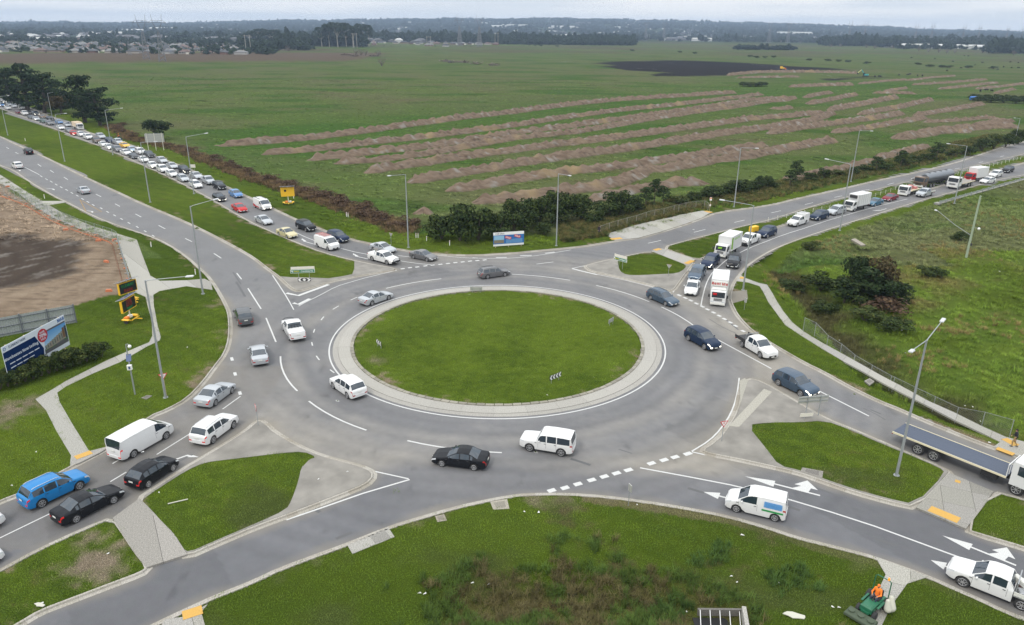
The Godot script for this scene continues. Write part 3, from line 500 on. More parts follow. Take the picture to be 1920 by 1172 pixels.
const SLIM_TREES := [
["t",30.86,-72.45,5.09,2.73],
["t",28.67,-69.88,3.95,2.91],
["t",32.76,-72.54,3.65,2.51],
["t",68.57,-96.57,5.11,3.02],
["t",65.94,-92.6,3.45,2.68],
["t",95.53,-113.56,3.67,3.43],
["t",104.81,-119.6,4.35,3.25],
["t",121.18,-132.58,4.71,4.23],
["t",56.63,-86.1,3.55,2.04],
["t",87.64,-108.63,1.87,2.71]]
const PINES := [
["t",-222.26,-261.79,14.78,14.66],
["t",-201.81,-240.7,17.95,19.09],
["t",-188.06,-229.45,14.88,15.64],
["t",-155.58,-199.51,16.53,14.77],
["t",-145.56,-190.77,12.74,13.31]]
const DARK_TREES := [
["t",-110.58,-156.86,6.86,9.84],
["t",-179.35,-226.27,7.28,11.25],
["t",-192.02,-243.84,9.75,10.84],
["t",50.96,-13.91,6,5.6],
["t",48.24,-15.96,6.32,4.18],
["t",48.7,-13.01,4.73,6.61],
["t",51.25,-11.47,4.17,4.71],
["t",46.17,-13.77,3.33,3.92]]
const FAR_GUMS := [
["t",-330.21,-1283.82,32.44,26.09],
["t",-318.48,-1288.71,38.39,30.14],
["t",-297.34,-1259.89,40.1,31.4],
["t",-291.33,-1300.01,39.72,32.27],
["t",-272.28,-1270.04,36.37,27.57],
["t",-267.22,-1310.06,38.31,26.31],
["t",-261.84,-1352.5,36.81,20.82],
["t",-448.01,-1312.95,29.49,31.39],
["t",-417.26,-1285.91,27.28,34.72],
["t",-386.06,-1260.56,21.81,27.93],
["t",-376.01,-1303.58,18.23,26.65],
["t",-486.2,-1383.04,23.69,26.45],
["t",-534.71,-988.15,7.94,22.22],
["t",-580.27,-1052.25,9.77,18.2]]
const FIELD_SHRUBS := [357.58,-872.23,375.84,-861.24,383.25,-848.05,389.08,-834.9,393.12,-794.81,441.92,-779.87,429.51,-730.12,436.49,-720.53,439.09,-710.33,460.23,-714.5,474.86,-696.58,257.93,-1148.87,270.62,-1102.01,193.33,-1211.62,33.4,-1549.46,42.77,-1529.41,53.32,-1487.52,83.33,-1456.07,319.12,-984.73,316.08,-946.08,328.18,-949.26,346.97,-972.92,149.94,-422.38,152.81,-420.43,156.75,-420.97,161.8,-424,62.91,-24.86,63.93,-24.39,79.54,-45.63,50.92,-38.6]
const LOGS := [-206.2,-895.53,-189.86,-863.41,-168.56,-869.33,-70.69,-741.73,-60.56,-718.7,-49.87,-721.13,-36.32,-688.64,-17.58,-670.55,-345.7,-1081.39,-325.79,-1060.99]
const BARE_TREES := [-202.4,-936.25,-189.32,-900.4,-183.65,-902.03,-163.03,-870.86,-379.7,-1127.43,-319,-1037.05,-119.88,-638.64,791.47,-2278.56,718.37,-1720.57,744.61,-1731.5,765.7,-1643.7,740.93,-1547.49,783.51,-1563.45,758.35,-1404.15,739.48,-1332.84,743.01,-1303.6,740.91,-1273.81,757.44,-1278.98,815.78,-2475.25,792.09,-2120.59,815.73,-1297.18,799.96,-1185.6]
const CATTLE := [316.29,-560.78,325.96,-566.03,330.74,-572.37,328.05,-553.79,331.2,-552.54,284.11,-532.96,288.05,-533.59,283.98,-390.86,292.43,-399.01,292.69,-393.95,542.11,-995.01,559.29,-967.22,532.49,-874.68,677.78,-1108.73,673.8,-1091.1,551.45,-846.3,502.79,-776.73,445.02,-700.52,508.06,-734.28,507.9,-720.68,511.84,-716.15,600.1,-871.68,600.76,-857.37,400.56,-643.99,467.48,-677.36,-236.27,-1361.37,-220.76,-1347.43,-207.67,-1373.61,-192.71,-1309.88,-144.61,-1379.55,-134.94,-1495.47,-92.84,-1478.86,-80.96,-1406.4,-71.53,-1731.49]
const AT := {"blue_tank":[245.37,-331.11],"excavator":[281.79,-544.84],"dozer":[248.31,-643.59],"vms_a":[-48.91,-11.2],"vms_b":[-44.87,-3.56],"vms_c":[-43.15,-65.73],"cctv":[-35.22,15.27],"give_way_sw":[-31.87,15.88],"give_way_se":[20.2,23.17],"give_way_ne":[24.58,-24.14],"give_way_nose":[-21.3,21.17],"sign_pole":[10.61,32.74],"give_way_nw":[-18.55,-39.29],"give_way_nw2":[-19.4,-29.88],"sign_nw_l":[-28.45,-18.58],"sign_nw_r":[-27.04,-18.62],"sign_ne":[15.88,-29.96],"chev_se":[6,12.85],"chev_w":[-13.03,4.14],"chev_ne":[13.69,-4.08],"chev_n":[-3.31,-15.73],"sign_se_l":[28.93,18.77],"sign_se_r":[30.4,18.33],"bb_l":[-1.68,-38.94],"bb_r":[3.46,-40.1],"bigbb_l":[-49.58,12.16],"bigbb_r":[-48.52,2.93],"board_l":[-103.34,-135.64],"board_m":[-101.03,-136.29],"board_r":[-98.86,-136.93],"ped_e":[45.62,23.49],"ped_n":[16.73,-47.51],"ped_w":[-116.28,-150.66],"mower":[24.32,43.46],"pole_t":[74.64,-35.14],"pole_tip":[87.15,-68.63],"bus_stop":[40.74,-65.68],"hire_box":[44.44,-48.21],"culvert_l":[13.16,44.24],"culvert_r":[15.83,44.47],"hoard_l":[-57.23,5.38],"hoard_r":[-52.85,-2.64],"white_sign":[-77.45,-103.96],"guard_l":[91,-74.66],"guard_r":[130.42,-105.89],"ladder":[-77.84,-103.94],"pylon_a":[-373.69,-721.74],"pylon_b":[-343.42,-690.1],"pylon_c":[-449.19,-843.51],"fence_n_l":[17.01,-47.52],"fence_n_r":[40.67,-68.49],"fence_e0":[36.76,-2.97],"fence_e1":[48.27,20.95],"small_sign_e":[31.72,-10.12]}
const TEMP_FENCE := [-107.26,-75.93,-98.48,-69.05,-93.31,-64.44,-83.69,-54.72,-74.48,-46.88,-65.13,-40.04,-63.46,-38.29,-59.95,-32.22,-55.69,-24.86,-51.51,-17.63,-50.29,-15.41]
const FENCE_E := [36.76,-2.97,37.5,-1.33,38.09,1.05,39.02,2.71,39.37,5.46,40.4,7.51,41.25,10.1,41.47,10.34,42.31,12.88,43.34,14.82,44.4,16.99,45.38,19.34,46.42,21.74]
const FENCE_N := [17.01,-47.52,18.88,-49.81,20.67,-51.78,22.6,-53.81,24.66,-55.7,26.91,-58.48,28.88,-60.49,30.85,-61.66,33.37,-64.44,34.52,-65.41,36.26,-67.11,38.59,-68.39,40.51,-69.2,40.76,-67.07]
const LITTER := [-29.47,25.95,-34.73,3.94,-38.45,26.03,-37.39,30.96,-4.16,42.11,-3.82,42.05,3.76,33.72,2.68,33.67,18.29,36.19,16.39,40.35,16.64,40.86,13.07,42.4,-25.56,31.69,-27.75,43.76,-27.56,43.62,-25.83,38.89,11.28,32.66,21.96,43.26,22.34,43.3,-11.63,28.55,-13.71,29.66,10.16,10.55,5.17,14.62,34.31,-51.17,-0.83,40.66,0.27,40.74,19.28,41.08,41.66,-3.61,46.16,3.13,46.79,14.3,46.71,17.15,47.28,14.74,43.92,22.89,-4.2,-14.83,86.77,-56.8,-58.82,-97.22,-57.05,-101.48,75.4,-27.59,48.84,-3.29,13.05,-51.09]
const TACTILE := [
[[33.51,32.77,34.92,34.25], 0.9, 0.155, "t"],
[[-34.69,26.88,-33.85,25.95], 0.7, 0.145, "t"],
[[-18.39,44.58,-17.39,44.03], 0.8, 0.160, "t"],
[[24.87,-37.51,25.99,-38.34], 0.8, 0.160, "t"],
[[28.45,-30.1,29.91,-31.85], 0.8, 0.160, "t"],
[[34.92,-23.47,35.56,-23.24], 0.9, 0.145, "t"],
[[45.65,22.22,46.01,23.39], 0.7, 0.160, "t"],
[[43.99,23.87,44.83,24.9], 0.6, 0.160, "t"],
[[18.48,-44.03,20.42,-44.8], 1, 0.160, "t"],
[[39.99,-66.11,40.94,-64.77], 0.9, 0.160, "t"],
[[37.54,28.98,37.85,29.2], 0.4, 0.155, "t"]]
const MARKERS := [
["pair of short white posts in the brown scrub, left one", [-30.07,-58.65]],
["pair of short white posts in the brown scrub, right one", [-29.68,-58.24]],
["short white post left of the dark bushes, nearest the lamp post", [-15.02,-43.8]],
["short white post left of the dark bushes, beside its twin", [-14.66,-43.82]],
["white post standing alone left of the dark bushes", [-12.97,-41.82]],
["white post on the grass below the dark bushes", [-8.88,-39.32]],
["white post between the path and the upper left exit road", [-95.28,-71.73]],
["white post on the grass beside the concrete path", [-57.24,-36.6]],
["white post where the path meets the left kerb", [-44.36,-22.42]],
["white post on the median near the left edge", [-148.31,-151.85]],
["white post behind the queue beside the direction board", [-107.71,-139.39]],
["white post at the back of the yellow message trailer", [-44.41,-74.11]]]
const BARRIERS := [
["orange barrier lying at the upper part of the dirt lot", [-76.66,-46.43], 0.4],
["orange barrier at the middle of the dirt lot's fence", [-67.5,-39.78], 0.2],
["orange barrier out in the open dirt", [-60.11,-27.94], -0.3],
["orange barrier near the message trailers", [-52.98,-14.67], 0.1],
["red orange barrier close to the fence corner", [-65.04,-40.21], 1.2],
["orange barrier at the far end of the dirt lot", [-109.78,-82.59], 0.5]]
const PYLONS := [
["p",-379.4,-734.12,42.97],
["p",-343.42,-690.1,42.85],
["p",-449.19,-843.51,23.67],
["p",-105.46,-1464.03,56.03],
["p",-63.92,-1394.73,55.39],
["p",397.24,-2326.99,60],
["p",459.06,-2364.09,60],
["p",716.8,-2158.07,60],
["p",780.66,-2191.09,60],
["p",919.52,-2110.74,59.72],
["p",973.58,-2136.89,60],
["p",1112.73,-2132.34,55.91],
["p",1171.62,-2159.94,57.79],
["p",1239.4,-2122.4,53.62],
["p",1297.56,-2148.83,54.08],
["p",1296.59,-2020.17,50.71],
["p",1350.73,-2043.37,51.09]]
const HPOLES := [
["p",-376.88,-1043.17,21.24],
["p",-263.95,-1237.42,23.31],
["p",-158.51,-1396.77,17.77],
["p",-36.7,-1593.69,24.25],
["p",105.04,-1947.36,20.96],
["p",246.25,-2063.64,21.4],
["p",445.69,-2569.33,18.01],
["p",692.88,-3075.41,20.3],
["p",691.52,-2310.99,20.46],
["p",-647.4,-948.85,12.76]]

# ---------------------------------------------------------------- mesh builder
class MB:
	var v := PackedVector3Array()
	var c := PackedColorArray()
	var i := PackedInt32Array()
	var uv := PackedVector2Array()
	var col := Color.WHITE
	func vert(p: Vector3) -> int:
		v.append(p)
		c.append(col)
		return v.size() - 1
	func tri(a: Vector3, b: Vector3, d: Vector3) -> void:
		var n := v.size()
		v.append(a); v.append(b); v.append(d)
		c.append(col); c.append(col); c.append(col)
		i.append(n); i.append(n + 1); i.append(n + 2)
	func quad(a: Vector3, b: Vector3, d: Vector3, e: Vector3) -> void:
		# a b d e run clockwise as seen from the front
		var n := v.size()
		v.append(a); v.append(b); v.append(d); v.append(e)
		c.append(col); c.append(col); c.append(col); c.append(col)
		i.append_array([n, n + 1, n + 2, n, n + 2, n + 3])
	func box(at: Vector3, size: Vector3, yaw := 0.0, ch := 0.0) -> void:
		boxt(Transform3D(Basis(Vector3.UP, yaw), at), size, ch)
	func boxt(t: Transform3D, s: Vector3, ch := 0.0) -> void:
		# a box of size s round the middle of t, its upper edges chamfered by ch
		var h := s * 0.5
		var lo := [Vector3(-h.x, -h.y, -h.z), Vector3(h.x, -h.y, -h.z), Vector3(h.x, -h.y, h.z), Vector3(-h.x, -h.y, h.z)]
		var mid := []
		var top := []
		for k in 4:
			mid.append(Vector3(lo[k].x, h.y - ch, lo[k].z))
			top.append(Vector3(lo[k].x - signf(lo[k].x) * ch, h.y, lo[k].z - signf(lo[k].z) * ch))
		for k in 4:
			var k2 := (k + 1) % 4
			quad(t * lo[k2], t * lo[k], t * mid[k], t * mid[k2])
			if ch > 0.0:
				quad(t * mid[k2], t * mid[k], t * top[k], t * top[k2])
		quad(t * top[0], t * top[1], t * top[2], t * top[3])
		quad(t * lo[3], t * lo[2], t * lo[1], t * lo[0])
	func bar(a: Vector3, b: Vector3, w: float, d: float) -> void:
		var x := (b - a)
		var l := x.length()
		if l < 1e-5:
			return
		x /= l
		var up := Vector3.UP if absf(x.y) < 0.95 else Vector3.RIGHT
		var z := x.cross(up).normalized()
		var y := z.cross(x)
		boxt(Transform3D(Basis(x, y, z), (a + b) * 0.5), Vector3(l, w, d))
	func tube(pts: Array, radii: Array, n := 8, cap := true) -> void:
		var rings := []
		for k in pts.size():
			var dir: Vector3 = (pts[mini(k + 1, pts.size() - 1)] - pts[maxi(k - 1, 0)]).normalized()
			var up := Vector3.UP if absf(dir.y) < 0.9 else Vector3.RIGHT
			var x := dir.cross(up).normalized()
			var y := x.cross(dir)
			var r: float = radii[mini(k, radii.size() - 1)]
			var ring := []
			for q in n:
				var a := TAU * q / n
				ring.append(vert(pts[k] + (x * cos(a) + y * sin(a)) * r))
			rings.append(ring)
		for k in pts.size() - 1:
			for q in n:
				var q2 := (q + 1) % n
				i.append_array([rings[k][q], rings[k][q2], rings[k + 1][q2], rings[k][q], rings[k + 1][q2], rings[k + 1][q]])
		if cap:
			for e in 2:
				var k: int = 0 if e == 0 else pts.size() - 1
				var m := vert(pts[k])
				var ring := []
				for q in n:
					ring.append(vert(v[rings[k][q]]))
				for q in n:
					var q2 := (q + 1) % n
					if e == 0:
						i.append_array([m, ring[q2], ring[q]])
					else:
						i.append_array([m, ring[q], ring[q2]])
	func cyl(at: Vector3, r: float, h: float, n := 12, r2 := -1.0) -> void:
		tube([at, at + Vector3(0, h, 0)], [r, r if r2 < 0.0 else r2], n)
	func wheel(at: Vector3, r: float, w: float, n := 16, axis := Vector3(0, 0, 1)) -> void:
		tube([at - axis * w * 0.5, at - axis * w * 0.36, at + axis * w * 0.36, at + axis * w * 0.5], [r * 0.9, r, r, r * 0.9], n)
	func prism(poly: PackedVector2Array, y0: float, y1: float, sides := true) -> void:
		var p := poly
		if not Geometry2D.is_polygon_clockwise(p):
			p = p.duplicate()
			p.reverse()
		var t := Geometry2D.triangulate_polygon(p)
		var n := v.size()
		for q in p:
			vert(Vector3(q.x, y1, q.y))
		for k in range(0, t.size(), 3):
			var a := p[t[k]]
			var b := p[t[k + 1]]
			var d := p[t[k + 2]]
			if (b - a).cross(d - a) > 0.0:
				i.append_array([n + t[k], n + t[k + 1], n + t[k + 2]])
			else:
				i.append_array([n + t[k], n + t[k + 2], n + t[k + 1]])
		if sides:
			for k in p.size():
				var a := p[k]
				var b := p[(k + 1) % p.size()]
				quad(Vector3(a.x, y1, a.y), Vector3(b.x, y1, b.y), Vector3(b.x, y0, b.y), Vector3(a.x, y0, a.y))
	func plate(t: Transform3D, poly: PackedVector2Array, depth: float) -> void:
		# an upright plate: poly in the x-y plane of t, thickness along z
		var p := poly
		if Geometry2D.is_polygon_clockwise(p):
			p = p.duplicate()
			p.reverse()
		var tr := Geometry2D.triangulate_polygon(p)
		for s in 2:
			var n := v.size()
			for q in p:
				vert(t * Vector3(q.x, q.y, depth * (0.5 if s == 0 else -0.5)))
			for k in range(0, tr.size(), 3):
				var a := p[tr[k]]
				var b := p[tr[k + 1]]
				var d := p[tr[k + 2]]
				var ccw := (b - a).cross(d - a) > 0.0
				if ccw == (s == 0):
					i.append_array([n + tr[k], n + tr[k + 2], n + tr[k + 1]])
				else:
					i.append_array([n + tr[k], n + tr[k + 1], n + tr[k + 2]])
		for k in p.size():
			var a := p[k]
			var b := p[(k + 1) % p.size()]
			quad(t * Vector3(a.x, a.y, depth * 0.5), t * Vector3(b.x, b.y, depth * 0.5), t * Vector3(b.x, b.y, -depth * 0.5), t * Vector3(a.x, a.y, -depth * 0.5))
	func ball(at: Vector3, r: Vector3, n := 8, m := 6) -> void:
		var k0 := v.size()
		for a in m + 1:
			var th := PI * a / m
			for b in n:
				var ph := TAU * b / n
				vert(at + Vector3(sin(th) * cos(ph) * r.x, cos(th) * r.y, sin(th) * sin(ph) * r.z))
		for a in m:
			for b in n:
				var b2 := (b + 1) % n
				var p := k0 + a * n
				i.append_array([p + b, p + b2, p + n + b2, p + b, p + n + b2, p + n + b])
	func mesh() -> ArrayMesh:
		var nm := PackedVector3Array()
		nm.resize(v.size())
		for k in range(0, i.size(), 3):
			var a := v[i[k]]
			var n := (v[i[k + 2]] - a).cross(v[i[k + 1]] - a)
			nm[i[k]] += n
			nm[i[k + 1]] += n
			nm[i[k + 2]] += n
		for k in nm.size():
			nm[k] = nm[k].normalized() if nm[k].length_squared() > 1e-20 else Vector3.UP
		var arr := []
		arr.resize(Mesh.ARRAY_MAX)
		arr[Mesh.ARRAY_VERTEX] = v
		arr[Mesh.ARRAY_NORMAL] = nm
		arr[Mesh.ARRAY_COLOR] = c
		arr[Mesh.ARRAY_INDEX] = i
		if uv.size() == v.size():
			arr[Mesh.ARRAY_TEX_UV] = uv
		var am := ArrayMesh.new()
		if i.size() > 0:
			am.add_surface_from_arrays(Mesh.PRIMITIVE_TRIANGLES, arr)
		return am


# ---------------------------------------------------------------- naming
var used := {}
var R := RandomNumberGenerator.new()
var M := {}


func numbered(called: String) -> String:
	var n: int = used.get(called, 0)
	used[called] = n + 1
	return called if n == 0 else "%s_%03d" % [called, n]


func tag(o: Node, label := "", category := "", group := "", kind := "") -> void:
	if label:
		o.set_meta("label", label)
	if category:
		o.set_meta("category", category)
	if group:
		o.set_meta("group", group)
	if kind:
		o.set_meta("kind", kind)


func thing(called: String, label: String, category: String, at := Vector3.ZERO, turn := 0.0, group := "") -> Node3D:
	var o := Node3D.new()
	o.name = numbered(called)
	add_child(o)
	o.position = at
	o.rotation.y = turn
	tag(o, label, category, group)
	return o


func obj(called: String, m, mat: Material, parent: Node = null) -> MeshInstance3D:
	var o := MeshInstance3D.new()
	o.mesh = m.mesh() if m is MB else m
	o.material_override = mat
	if parent == null:
		o.name = numbered(called)
		add_child(o)
	else:
		o.name = called
		parent.add_child(o, true)
	return o


func struct(called: String, m, mat: Material, parent: Node = null) -> MeshInstance3D:
	var o := obj(called, m, mat, parent)
	if parent == null:
		o.set_meta("kind", "structure")
	return o


func group_node(called: String) -> Node3D:
	var o := Node3D.new()
	o.name = numbered(called)
	add_child(o)
	o.set_meta("kind", "structure")
	return o


func dup(root: Node3D, at: Vector3, turn: float, label := "", group := "") -> Node3D:
	var r: Node3D = root.duplicate()
	r.name = numbered(String(root.name).rstrip("0123456789").rstrip("_"))
	add_child(r)
	r.position = at
	r.rotation.y = turn
	tag(r, label, "", group)
	return r


func pv(a: Array) -> PackedVector2Array:
	var p := PackedVector2Array()
	for k in range(0, a.size(), 2):
		p.append(Vector2(a[k], a[k + 1]))
	return p


# ---------------------------------------------------------------- materials
func lin(r: float, g: float, b: float) -> Color:
	return Color(r, g, b).linear_to_srgb()


func mat(called: String, c: Color, rough := 0.7, metal := 0.0) -> StandardMaterial3D:
	if M.has(called):
		return M[called]
	var m := StandardMaterial3D.new()
	m.resource_name = called
	m.albedo_color = c
	m.roughness = rough
	m.metallic = metal
	M[called] = m
	return m


func noise_tex(freq: float, lo: float, hi: float, size := 512, sd := 1, oct := 4, kind := FastNoiseLite.TYPE_SIMPLEX_SMOOTH, normal := 0.0) -> NoiseTexture2D:
	var n := FastNoiseLite.new()
	n.noise_type = kind
	n.frequency = freq
	n.seed = sd
	n.fractal_octaves = oct
	var t := NoiseTexture2D.new()
	t.width = size
	t.height = size
	t.seamless = true
	t.noise = n
	if normal > 0.0:
		t.as_normal_map = true
		t.bump_strength = normal
	else:
		var g := Gradient.new()
		g.set_color(0, Color(lo, lo, lo))
		g.set_color(1, Color(hi, hi, hi))
		t.color_ramp = g
	return t


func ground_mat(called: String, tile: float, lo: float, freq: float, rough: float, bump: float, vcol := true, c := Color.WHITE, sd := 1) -> StandardMaterial3D:
	var m := mat(called, c, rough)
	m.vertex_color_use_as_albedo = vcol
	m.albedo_texture = noise_tex(freq, lo, 1.0, 1024, sd, 5)
	m.uv1_triplanar = true
	m.uv1_world_triplanar = true
	m.uv1_scale = Vector3.ONE / tile
	if bump > 0.0:
		m.normal_enabled = true
		m.normal_texture = noise_tex(freq, 0, 1, 1024, sd, 5, FastNoiseLite.TYPE_SIMPLEX_SMOOTH, bump)
		m.normal_scale = 0.6
	return m


# ---------------------------------------------------------------- the lie of the land
var road_outer := PackedVector2Array()
var islands := {}
var polys := {}
var lines := {}
var seg_cells := {}
var nA := FastNoiseLite.new()
var nB := FastNoiseLite.new()
var nC := FastNoiseLite.new()
var nD := FastNoiseLite.new()
var isl_box := {}
var poly_box := {}
const CAM := Vector3(1.61, 34.0, 80.64)
const APRON_OUT := 18.9
const APRON_IN := 16.6


func box_of(p: PackedVector2Array) -> Rect2:
	var r := Rect2(p[0], Vector2.ZERO)
	for q in p:
		r = r.expand(q)
	return r


func prepare() -> void:
	R.seed = 7
	for k in [[nA, 0.7, 11], [nB, 0.11, 12], [nC, 0.018, 13], [nD, 0.0035, 14]]:
		k[0].noise_type = FastNoiseLite.TYPE_SIMPLEX_SMOOTH
		k[0].frequency = k[1]
		k[0].seed = k[2]
		k[0].fractal_octaves = 3
	for part in [NORTH, EAST, SOUTH, WEST]:
		road_outer.append_array(pv(part))
	for k in ISLANDS:
		islands[k] = pv(ISLANDS[k])
		isl_box[k] = box_of(islands[k])
	for k in POLYS:
		polys[k] = pv(POLYS[k])
		poly_box[k] = box_of(polys[k])
	for k in LINES:
		lines[k] = pv(LINES[k])
	add_segments(road_outer)
	for k in islands:
		add_segments(islands[k])


func add_segments(p: PackedVector2Array) -> void:
	for k in p.size():
		var a := p[k]
		var b := p[(k + 1) % p.size()]
		var n := int(a.distance_to(b) / 2.0) + 1
		var last := Vector2i(999999, 0)
		for q in n + 1:
			var w := a.lerp(b, float(q) / n)
			var cell := Vector2i(floori(w.x / 4.0), floori(w.y / 4.0))
			if cell == last:
				continue
			last = cell
			for dx in [-1, 0, 1]:
				for dy in [-1, 0, 1]:
					var cc := cell + Vector2i(dx, dy)
					if not seg_cells.has(cc):
						seg_cells[cc] = {}
					seg_cells[cc][[a, b]] = true


func in_road(p: Vector2) -> bool:
	if not Geometry2D.is_point_in_polygon(p, road_outer):
		return false
	if p.length_squared() < APRON_IN * APRON_IN:
		return false
	for k in islands:
		if isl_box[k].has_point(p) and Geometry2D.is_point_in_polygon(p, islands[k]):
			return false
	return true


func edge_dist(p: Vector2) -> float:
	var d := 3.0
	d = minf(d, absf(p.length() - APRON_IN))
	var cell := Vector2i(floori(p.x / 4.0), floori(p.y / 4.0))
	if seg_cells.has(cell):
		for s in seg_cells[cell]:
			d = minf(d, Geometry2D.get_closest_point_to_segment(p, s[0], s[1]).distance_to(p))
	return d


func road_d(p: Vector2) -> float:
	# distance to the kerb line, positive inside the road, at most 3
	return edge_dist(p) if in_road(p) else -edge_dist(p)


func line_dist(p: Vector2, l: PackedVector2Array) -> float:
	var d := 1e9
	for k in l.size() - 1:
		d = minf(d, Geometry2D.get_closest_point_to_segment(p, l[k], l[k + 1]).distance_squared_to(p))
	return sqrt(d)


func in_poly(k: String, p: Vector2) -> bool:
	return poly_box[k].has_point(p) and Geometry2D.is_point_in_polygon(p, polys[k])


func hills(x: float, z: float) -> float:
	# low wooded rises far out
	var r := Vector2(x - CAM.x, z - CAM.z).length()
	if r < 2600.0:
		return 0.0
	var az := (x - CAM.x) / maxf(1.0, CAM.z - z)      # -0.7 left edge, 0.7 right edge
	var top := 12.0 + 10.0 * clampf(az * 3.0, 0.0, 1.0) + 80.0 * exp(-pow((az - 0.02) / 0.4, 2.0)) + 10.0 * nD.get_noise_2d(az * 900.0, 50.0)
	var t := clampf((r - 2600.0) / 4200.0, 0.0, 1.0)
	return top * t * t * (3.0 - 2.0 * t) + 20.0 * t * nD.get_noise_2d(x * 0.5, z * 0.5)


func swale(p: Vector2) -> float:
	var h := 0.0
	if p.x > 38.0 and p.y < 40.0:
		var d := line_dist(p, lines.ditch_e)
		h -= 1.5 * exp(-pow(d / 3.2, 2.0))
		d = line_dist(p, lines.ditch_r)
		h -= 0.9 * exp(-pow(d / 3.0, 2.0))
		if p.x > 50.0:
			h += 0.25 * nB.get_noise_2d(p.x, p.y)
	elif p.y > 30.0:
		var d := line_dist(p, lines.ditch_s)
		h -= 1.3 * exp(-pow(d / 2.6, 2.0))
	return h


func land_y(p: Vector2) -> float:
	return 0.1 + swale(p) + hills(p.x, p.y)


const GRASS := Color(0.122, 0.18, 0.023)


func mixc(a: Color, b: Color, t: float) -> Color:
	return a.lerp(b, clampf(t, 0.0, 1.0))


const WORN := [-26.1,39.4,2.0,-28.0,37.3,1.5,-25.2,40.7,1.2,-45.5,18.4,2.6,-44.5,16.7,1.6,-46.3,20.2,2.5,-13.1,39.9,0.8,-11.6,39.3,0.7,-13.5,41.4,0.9,3.8,32.0,1.2,5.7,32.1,1.2,9.2,31.9,0.9,12.6,33.5,1.0,25.3,39.0,1.2,-37.6,-9.5,0.8,-12.8,6.9,1.0,13.6,14.3,0.8,24.4,35.7,0.7]


